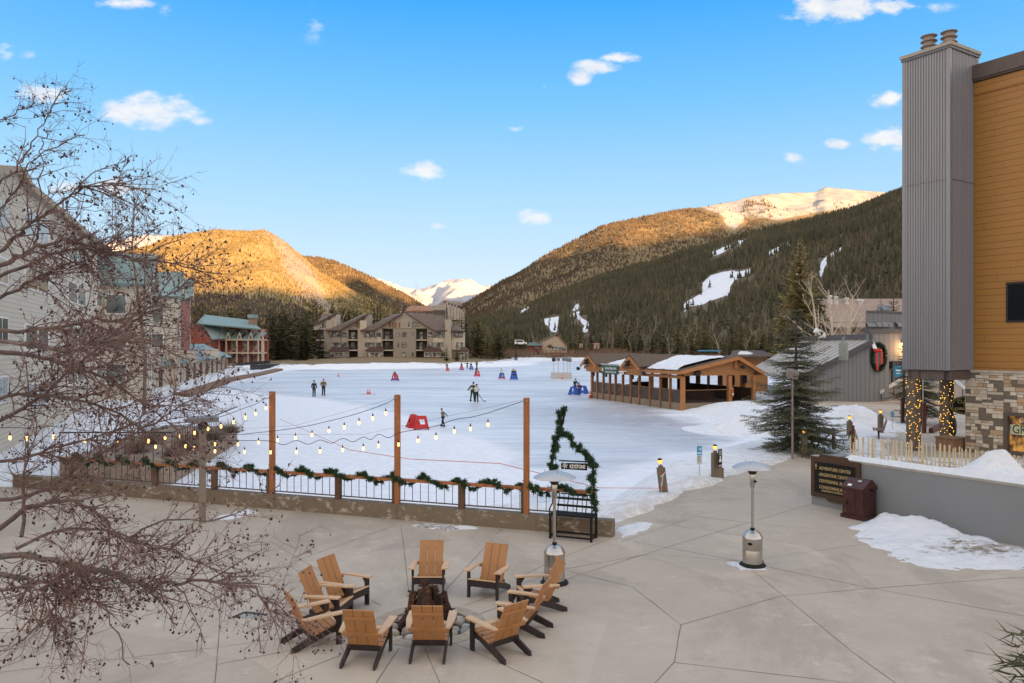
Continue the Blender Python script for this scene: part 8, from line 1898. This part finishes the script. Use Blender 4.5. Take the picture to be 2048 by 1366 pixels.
# trees round the grey hall
place(conifer('conifer', 'tallest olive conifer rising behind the spruce and hall roof', 'tree', 15.5, 4.3, 46, 11, m_nd_gold, 21, gap=.10, power=.95), 1600, 725, Y=96)
place(conifer('conifer', 'dark conifer squeezed between the tall olive conifer and the aspens', 'tree', 9.6, 2.4, 28, 8, m_nd_dark, 22), 1640, 735, Y=92)
for px, top, lab, sd in ((1712, 640, 'small golden conifer in front of the tan-roofed building', 23), (1762, 590, 'slim conifer at the roof edge beside the skylight', 24), (1787, 568, 'taller conifer next to the metal flue tower', 25)):
    place(conifer('conifer', lab, 'tree', (760 - top) / F * 108, 2.3, 26, 8, m_nd_pine, sd), px, 760, Y=108)
for px, top, lab, sd in ((1668, 548, 'pale bare aspen, tallest in the clump before the tan-roofed building', 31), (1690, 598, 'pale bare aspen, shortest in the clump before the tan-roofed building', 32), (1706, 575, 'pale bare aspen nearest the upper storey of the grey hall', 33), (1629, 560, 'pale bare aspen crossing the tall olive conifer', 34)):
    place(bare_tree('aspen', lab, 'tree', (740 - top) / F * 88, .75, sd, m_aspen, 3, thick=.017), px, 740, Y=88)
# pale leafless tree in front of the left building and the street tree tip
place(bare_tree('bare_tree', 'slender leafless tree whose tip stands against the sky left of the golden mountain', 'tree', 13.6, .8, 41, m_greytwig, 3, thick=.008), 288, 820, Y=44)
# prototypes for the belts
YS = dict(pine=conifer('pine', 'olive green pine in the belt beyond the lake', 'tree', 14, 3.0, 24, 8, m_nd_pine, 51, gap=.25, bare=.14), spruce=conifer('fir', 'dark conifer in the belt beyond the lake', 'tree', 15, 3.0, 28, 8, m_nd_dark, 52, gap=.10), broad=conifer('pine', 'broad olive pine in the belt beyond the lake', 'tree', 12, 3.6, 20, 8, m_nd_pine, 53, gap=.3, bare=.18, power=.6), aspen=bare_tree('aspen', 'pale bare aspen in the belt beyond the lake', 'tree', 13, .7, 54, mat('dull_aspen_bark', (.33, .265, .195), .9, .2, 5), 2, thick=.009))
used = set()
def belt(kind, px, top, Y, group, label, name=None, base_z=-.4, rz=None):
    o = YS[kind]
    if kind in used: o = copy_tree(o)
    used.add(kind); h0 = {'pine': 14, 'spruce': 15, 'broad': 12, 'aspen': 13}[kind]; z = CAMZ + (HZ - top) / F * Y; s = max(.25, (z - base_z) / h0)
    o.location = ((px - CX) / F * Y, Y, base_z); o.scale = (s * rng.uniform(1.0, 1.35), s * rng.uniform(1.0, 1.35), s); o.rotation_euler = (0, 0, rng.uniform(0, 6.28)); o['label'] = label; o['group'] = group
    return o
kinds = lambda w: rng.choices(['pine', 'spruce', 'broad', 'aspen'], w)[0]
WORD = dict(pine='olive pine', spruce='dark conifer', broad='broad olive pine', aspen='pale bare aspen')
def row(n, x0, x1, t0, t1, y0, y1, w, where):
    for i in range(n):
        k = kinds(w); px = x0 + (x1 - x0) * (i + rng.uniform(.1, .9)) / n; belt(k, px, rng.uniform(t0, t1), rng.uniform(y0, y1), f'{WORD[k]}s {where}', f'{WORD[k]} {where}')
belt('spruce', 607, 604, 208, 'x', 'full dark spruce standing alone at the lake end of the condominium'); del_ = None
belt('spruce', 560, 606, 214, 'x', 'tall dark conifer between the red lodge chimney and the lone spruce'); belt('pine', 532, 612, 212, 'x', 'olive conifer right behind the red lodge chimney'); belt('spruce', 578, 622, 225, 'x', 'dark conifer overlapped by the lone full spruce'); belt('spruce', 640, 640, 222, 'x', 'short dark conifer tucked by the condominium end wall')
belt('spruce', 893, 689, 213, 'x', 'small conifer against the condominium front, shorter of two', base_z=-.7); belt('spruce', 914, 684, 214, 'x', 'small conifer against the condominium front, taller of two', base_z=-.7)
belt('broad', 998, 654, 236, 'x', 'full olive pine standing alone right of the condominium', base_z=-.2); belt('broad', 962, 648, 250, 'x', 'wide dim pine between the condominium and the lone olive pine'); belt('spruce', 1032, 694, 240, 'x', 'small dark conifer on the meadow before the tan gabled lodge')
for o in [o for o in COL.objects if o.get('group') == 'x']: del o['group']
row(74, 380, 630, 604, 650, 236, 330, (6, 3, 5, 1), 'behind the red lodge and lone spruce'); row(34, 625, 815, 592, 622, 252, 330, (4, 3, 2, 4), 'rising behind the condominium roofs'); row(10, 925, 1000, 632, 668, 240, 300, (4, 3, 3, 1), 'beside the condominium end'); row(12, 815, 940, 618, 640, 300, 318, (2, 3, 1, 1), 'around the terraced block')
row(44, 985, 1300, 648, 682, 330, 470, (4, 5, 2, 3), 'behind the tan gabled lodge'); row(40, 1240, 1580, 634, 668, 250, 380, (6, 4, 4, 2), 'behind the skate pavilion roof'); row(22, 1330, 1560, 640, 676, 165, 240, (6, 2, 5, 1), 'just behind the pavilion and shed'); row(12, 1560, 1640, 610, 660, 150, 230, (4, 4, 3, 2), 'left of the tan-roofed building'); row(14, 1640, 1830, 590, 640, 170, 260, (4, 5, 2, 1), 'up the hill behind the tan-roofed building')
# willow thickets on the meadow
m_wil = mat('red_willow_twigs', (.15, .085, .065), .9, .35, .05, col2=(.21, .135, .085))
tm = MB(); q = random.Random(6)
for _ in range(5200):
    Y = q.uniform(262, 330); px = q.choice((q.uniform(1140, 1340), q.uniform(1180, 1330), q.uniform(1000, 1500), q.uniform(930, 1060))); X = (px - CX) / F * Y; z0 = .6 + q.uniform(-.3, .6); hh = q.uniform(1.0, 3.2)
    p = Vector((X, Y, z0)); d = Vector((q.gauss(0, .45), q.gauss(0, .3), 1)); w = q.uniform(.05, .16); tm.add([p + Vector((-w, 0, 0)), p + Vector((w, 0, 0)), p + d * hh], [(0, 1, 2)])
tag(solo('shrubbery', tm, m_wil), kind='stuff')
for i, (x_, y_, r) in enumerate(((-14.2, 32.5, .7), (-15.0, 35.5, .8), (-15.6, 39, .8), (-16.2, 33.5, .9), (-14.0, 34.2, .7), (-14.6, 38, .9), (-14.9, 41, .9), (-17, 36.5, 1.0))):
    t = thing('bush', 'dry brown bush on the stone bank behind the lantern post', 'bush', (x_, y_, .05), 0, 'dry bushes on the stone bank'); mb = MB()
    for _ in range(420):
        d = Vector((q.gauss(0, 1), q.gauss(0, 1), abs(q.gauss(0, .9)))).normalized() * r * q.uniform(.5, 1.1); s = d.orthogonal().normalized() * .016; mb.add([-s, s, d], [(0, 1, 2)])
    part(t, 'twigs', mb, m_greytwig)
for i, (px, py, Y, r) in enumerate(((1182, 700, 270, 1.8), (1100, 695, 292, 1.9), (1018, 717, 232, 1.1), (1150, 706, 262, 1.0), (968, 716, 226, .9))):
    t = thing('bush', ['round brown bush above the far end of the pavilion', 'dark round bush against the tan gabled lodge', 'low dry bush on the near meadow slope below the lone pine', 'small round bush right of the gabled lodge steps', 'low dry bush by the condominium corner'][i], 'bush', D(px, py, Y)); mb = MB()
    for _ in range(260):
        d = Vector((q.gauss(0, 1), q.gauss(0, 1), abs(q.gauss(0, .8)))).normalized() * r * q.uniform(.5, 1.05); s = d.orthogonal().normalized() * r * .05; mb.add([-s, s, d], [(0, 1, 2)])
    part(t, 'twigs', mb, m_greytwig if i % 2 else m_wil)
# near spruce tip low in the corner of the view
o = conifer('conifer', 'dark green conifer tip poking up close to the viewer at the corner', 'tree', 4.16, .42, 40, 8, m_nd_dark, 77, detail=2, bare=.1, droop=-.15, gap=.1, nw=.16); o.location = (1.025, 1.36, 0)

# ------------------------------------------------------------------ bare crabapple close to the viewer
m_cbark, N = newmat('crabapple_bark'); cn = N.noise(N.obj, 6, 6, .7); N.set(col=N.ramp(cn, [(.3, (.075, .050, .046)), (.55, (.145, .098, .086)), (.75, (.25, .19, .17))]), rough=.75); N.bump(N.noise(N.obj, 40, 5), .5, .01)
m_ctwig = mat('crabapple_twig', (.15, .080, .070), .75, .3, 3, col2=(.24, .15, .13)); m_berry = mat('dried_crabapple', (.038, .014, .016), .45, .4, 30, col2=(.085, .026, .026))
TR = Vector((-5.4, 6.2, 0)); crab = thing('crabapple_tree', 'bare crabapple tree with dark dried fruit spreading over the paving', 'tree', TR)
LIMBS = [  # photo points, distance at start and end, radius at start
 ([(-20, 1112), (73, 1114), (146, 1129), (210, 1141), (273, 1163), (312, 1175), (366, 1158), (449, 1166), (512, 1178), (541, 1217), (560, 1241)], 5.9, 5.6, .050), ([(-10, 1149), (49, 1156), (98, 1168), (141, 1188), (195, 1163), (260, 1150)], 5.6, 5.2, .042),
 ([(-20, 1075), (44, 1022), (83, 1007), (156, 1002), (210, 1036), (253, 1080), (330, 1100), (400, 1125), (470, 1160)], 6.2, 6.6, .045), ([(49, 1070), (46, 1000), (49, 944), (63, 890), (70, 820)], 6.2, 6.4, .030),
 ([(-30, 530), (18, 489), (39, 464), (70, 443), (105, 417), (140, 394), (167, 376), (202, 369), (260, 373), (295, 388)], 6.4, 6.0, .034), ([(-20, 545), (26, 518), (53, 506), (88, 492), (130, 482), (158, 490), (193, 501), (228, 508), (300, 530)], 6.0, 6.4, .040),
 ([(-20, 560), (69, 523), (138, 499), (193, 502), (275, 517), (344, 526), (396, 540), (444, 548)], 6.6, 6.9, .034), ([(-20, 605), (52, 567), (113, 540), (179, 516), (224, 481), (245, 466)], 6.8, 7.2, .036),
 ([(-20, 664), (103, 657), (172, 643), (241, 638), (292, 619), (344, 585), (392, 550)], 6.2, 7.0, .036), ([(-20, 680), (69, 691), (138, 703), (172, 695), (220, 679), (275, 684), (310, 691), (380, 720)], 5.9, 5.4, .036),
 ([(-20, 700), (52, 708), (103, 722), (155, 739), (206, 753), (260, 790), (330, 840), (390, 900)], 6.0, 6.3, .040), ([(60, 500), (74, 478), (81, 408), (84, 320), (86, 280), (100, 262)], 6.4, 6.3, .018),
 ([(-20, 1004), (60, 990), (122, 963), (180, 920), (244, 880), (330, 830), (400, 790), (450, 755)], 6.3, 7.2, .036), ([(-20, 930), (80, 905), (170, 880), (260, 850), (330, 800)], 6.8, 7.4, .034), ([(-20, 800), (60, 790), (150, 800), (240, 830), (320, 885), (400, 930)], 6.5, 6.0, .034),
 ([(-20, 850), (70, 800), (140, 740), (200, 690), (260, 640), (300, 600)], 6.6, 7.2, .036), ([(-10, 370), (30, 340), (60, 300), (85, 245), (110, 205), (132, 172)], 6.3, 6.2, .018), ([(-10, 245), (40, 222), (70, 205)], 6.4, 6.3, .010), ([(-20, 440), (20, 400), (60, 330), (100, 296), (170, 270)], 6.7, 6.6, .020),
 ([(-20, 1180), (60, 1175), (100, 1200), (104, 1245), (120, 1290)], 5.4, 5.2, .026), ([(30, 1100), (120, 1060), (220, 1062), (300, 1090), (380, 1085)], 6.6, 7.0, .030), ([(160, 1140), (200, 1200), (222, 1250), (260, 1330)], 5.5, 5.2, .016), ([(310, 1175), (340, 1210), (355, 1250)], 5.7, 5.6, .012), ([(250, 1080), (330, 1040), (430, 1040), (500, 1010), (560, 970)], 6.4, 7.0, .018)]
cq = random.Random(23); lb = MB(); tw = MB(); bv = []; bf = []
ico = bmesh.new(); bmesh.ops.create_icosphere(ico, subdivisions=1, radius=1); ICOV = [v.co.copy() for v in ico.verts]; ICOF = [tuple(v.index for v in f.verts) for f in ico.faces]; ico.free()
berries = MB()
def berry(p):
    r = cq.uniform(.0055, .0098); o = p + Vector((cq.gauss(0, .006), cq.gauss(0, .006), -cq.uniform(.008, .028))); tw.tube([p, o], [.0012, .0012], 3, cap=False); berries.add([o + v * r for v in ICOV], ICOF)
def twig(p, d, L, r, lv):
    n = 4 if lv else 3; pts = [p]
    for i in range(n):
        d = (d + Vector((cq.gauss(0, .16), cq.gauss(0, .16), cq.gauss(-.02, .13)))).normalized(); pts.append(pts[-1] + d * (L / n))
    tw.tube(pts, [r * (1 - .7 * i / n) for i in range(n + 1)], 4 if lv > 1 else 3, cap=False)
    if lv == 0:
        if cq.random() < .34:
            for _ in range(cq.choice((1, 1, 2, 3))): berry(pts[-1])
        return
    nb = int(L / (.068 if lv == 1 else .09)) + 1
    for i in range(nb):
        f = cq.uniform(.12, 1); k = min(n - 1, int(f * n)); s = pts[k].lerp(pts[k + 1], f * n - k); sd = Matrix.Rotation(cq.uniform(0, 6.28), 3, d) @ d.orthogonal().normalized()
        dd = (d * cq.uniform(.3, .9) + sd * cq.uniform(.5, 1.0)).normalized()
        if lv == 2: twig(s, dd, L * cq.uniform(.22, .50), r * .55, 1)
        else: twig(s, dd, cq.uniform(.025, .11), max(.0017, r * .6), 0)
for L, y0, y1, r0 in LIMBS:
    P = [D(a, b, y0 + (y1 - y0) * i / (len(L) - 1)) for i, (a, b) in enumerate(L)]; path = []
    for i in range(len(P) - 1):
        a = P[max(0, i - 1)]; b = P[i]; c = P[i + 1]; d_ = P[min(len(P) - 1, i + 2)]
        for k in range(4):
            u = k / 4; path.append(.5 * ((2 * b) + (c - a) * u + (2 * a - 5 * b + 4 * c - d_) * u * u + (3 * b - a - 3 * c + d_) * u ** 3) + Vector((cq.gauss(0, .008), cq.gauss(0, .02), cq.gauss(0, .008))))
    path.append(P[-1])
    if L[0][0] <= 0:          # carry the limb back to the trunk outside the view
        st = TR + Vector((.1, 0, min(4.6, max(1.2, P[0].z - .9)))); q0 = st.lerp(P[0], .5) + Vector((0, 0, -.05)); path = [st, q0] + path
    n = len(path); lb.tube(path, [max(.0045, .52 * r0 * (1 - .86 * i / (n - 1))) for i in range(n)], 7, cap=False)
    tot = sum((b - a).length for a, b in zip(path[:-1], path[1:])); cnt = int(tot / (.074 if r0 > .025 else .12))
    for _ in range(cnt):
        f = cq.uniform(.16, 1.0) * (n - 1); k = min(n - 2, int(f)); s = path[k].lerp(path[k + 1], f - k)
        if F * s.x / s.y + CX < -60: continue
        d = (path[k + 1] - path[k]).normalized(); sd = Matrix.Rotation(cq.uniform(0, 6.28), 3, d) @ d.orthogonal().normalized()
        rr = max(.005, r0 * (1 - .86 * f / (n - 1)))
        twig(s, (d * cq.uniform(.35, 1.0) + sd * cq.uniform(.4, .9) + Vector((.12, 0, .0))).normalized(), cq.uniform(.18, .62) * min(1.0, .20 + r0 * 21), min(.0065, rr * .42), 2)
tk = MB(); tk.tube([TR + Vector((0, 0, -.2)), TR + Vector((.05, 0, 1.0)), TR + Vector((.08, .02, 2.4)), TR + Vector((.1, 0, 4.8))], [.19, .15, .13, .06], 12); part(crab, 'trunk', tk, m_cbark, world=True, smooth=True)
part(crab, 'limbs', lb, m_cbark, world=True, smooth=True); o = part(crab, 'twigs', tw, m_ctwig, world=True); o['kind'] = 'stuff'; o = part(crab, 'berries', berries, m_berry, world=True, smooth=True); o['kind'] = 'stuff'
# unlit fairy-light wire round the low limbs
mb = MB(); m_tealw = mat('teal_wire', (.015, .09, .085), .6)
for L, y0 in ((LIMBS[0][0][:6], 5.85), (LIMBS[1][0], 5.45)):
    P = [D(a, b, y0 - .06 * i / len(L)) for i, (a, b) in enumerate(L)]; pts_ = []
    for a, b in zip(P[:-1], P[1:]):
        for k in range(10): c = a.lerp(b, k / 10); an = (len(pts_)) * .9; pts_.append(c + Vector((0, math.cos(an) * .05, math.sin(an) * .05)))
    mb.tube(pts_, .0035, 3)
solo('fairy_light_wire', mb, m_tealw, 'unlit teal fairy-light wire wound along the low crabapple limbs', 'fairy lights', loc=TR)
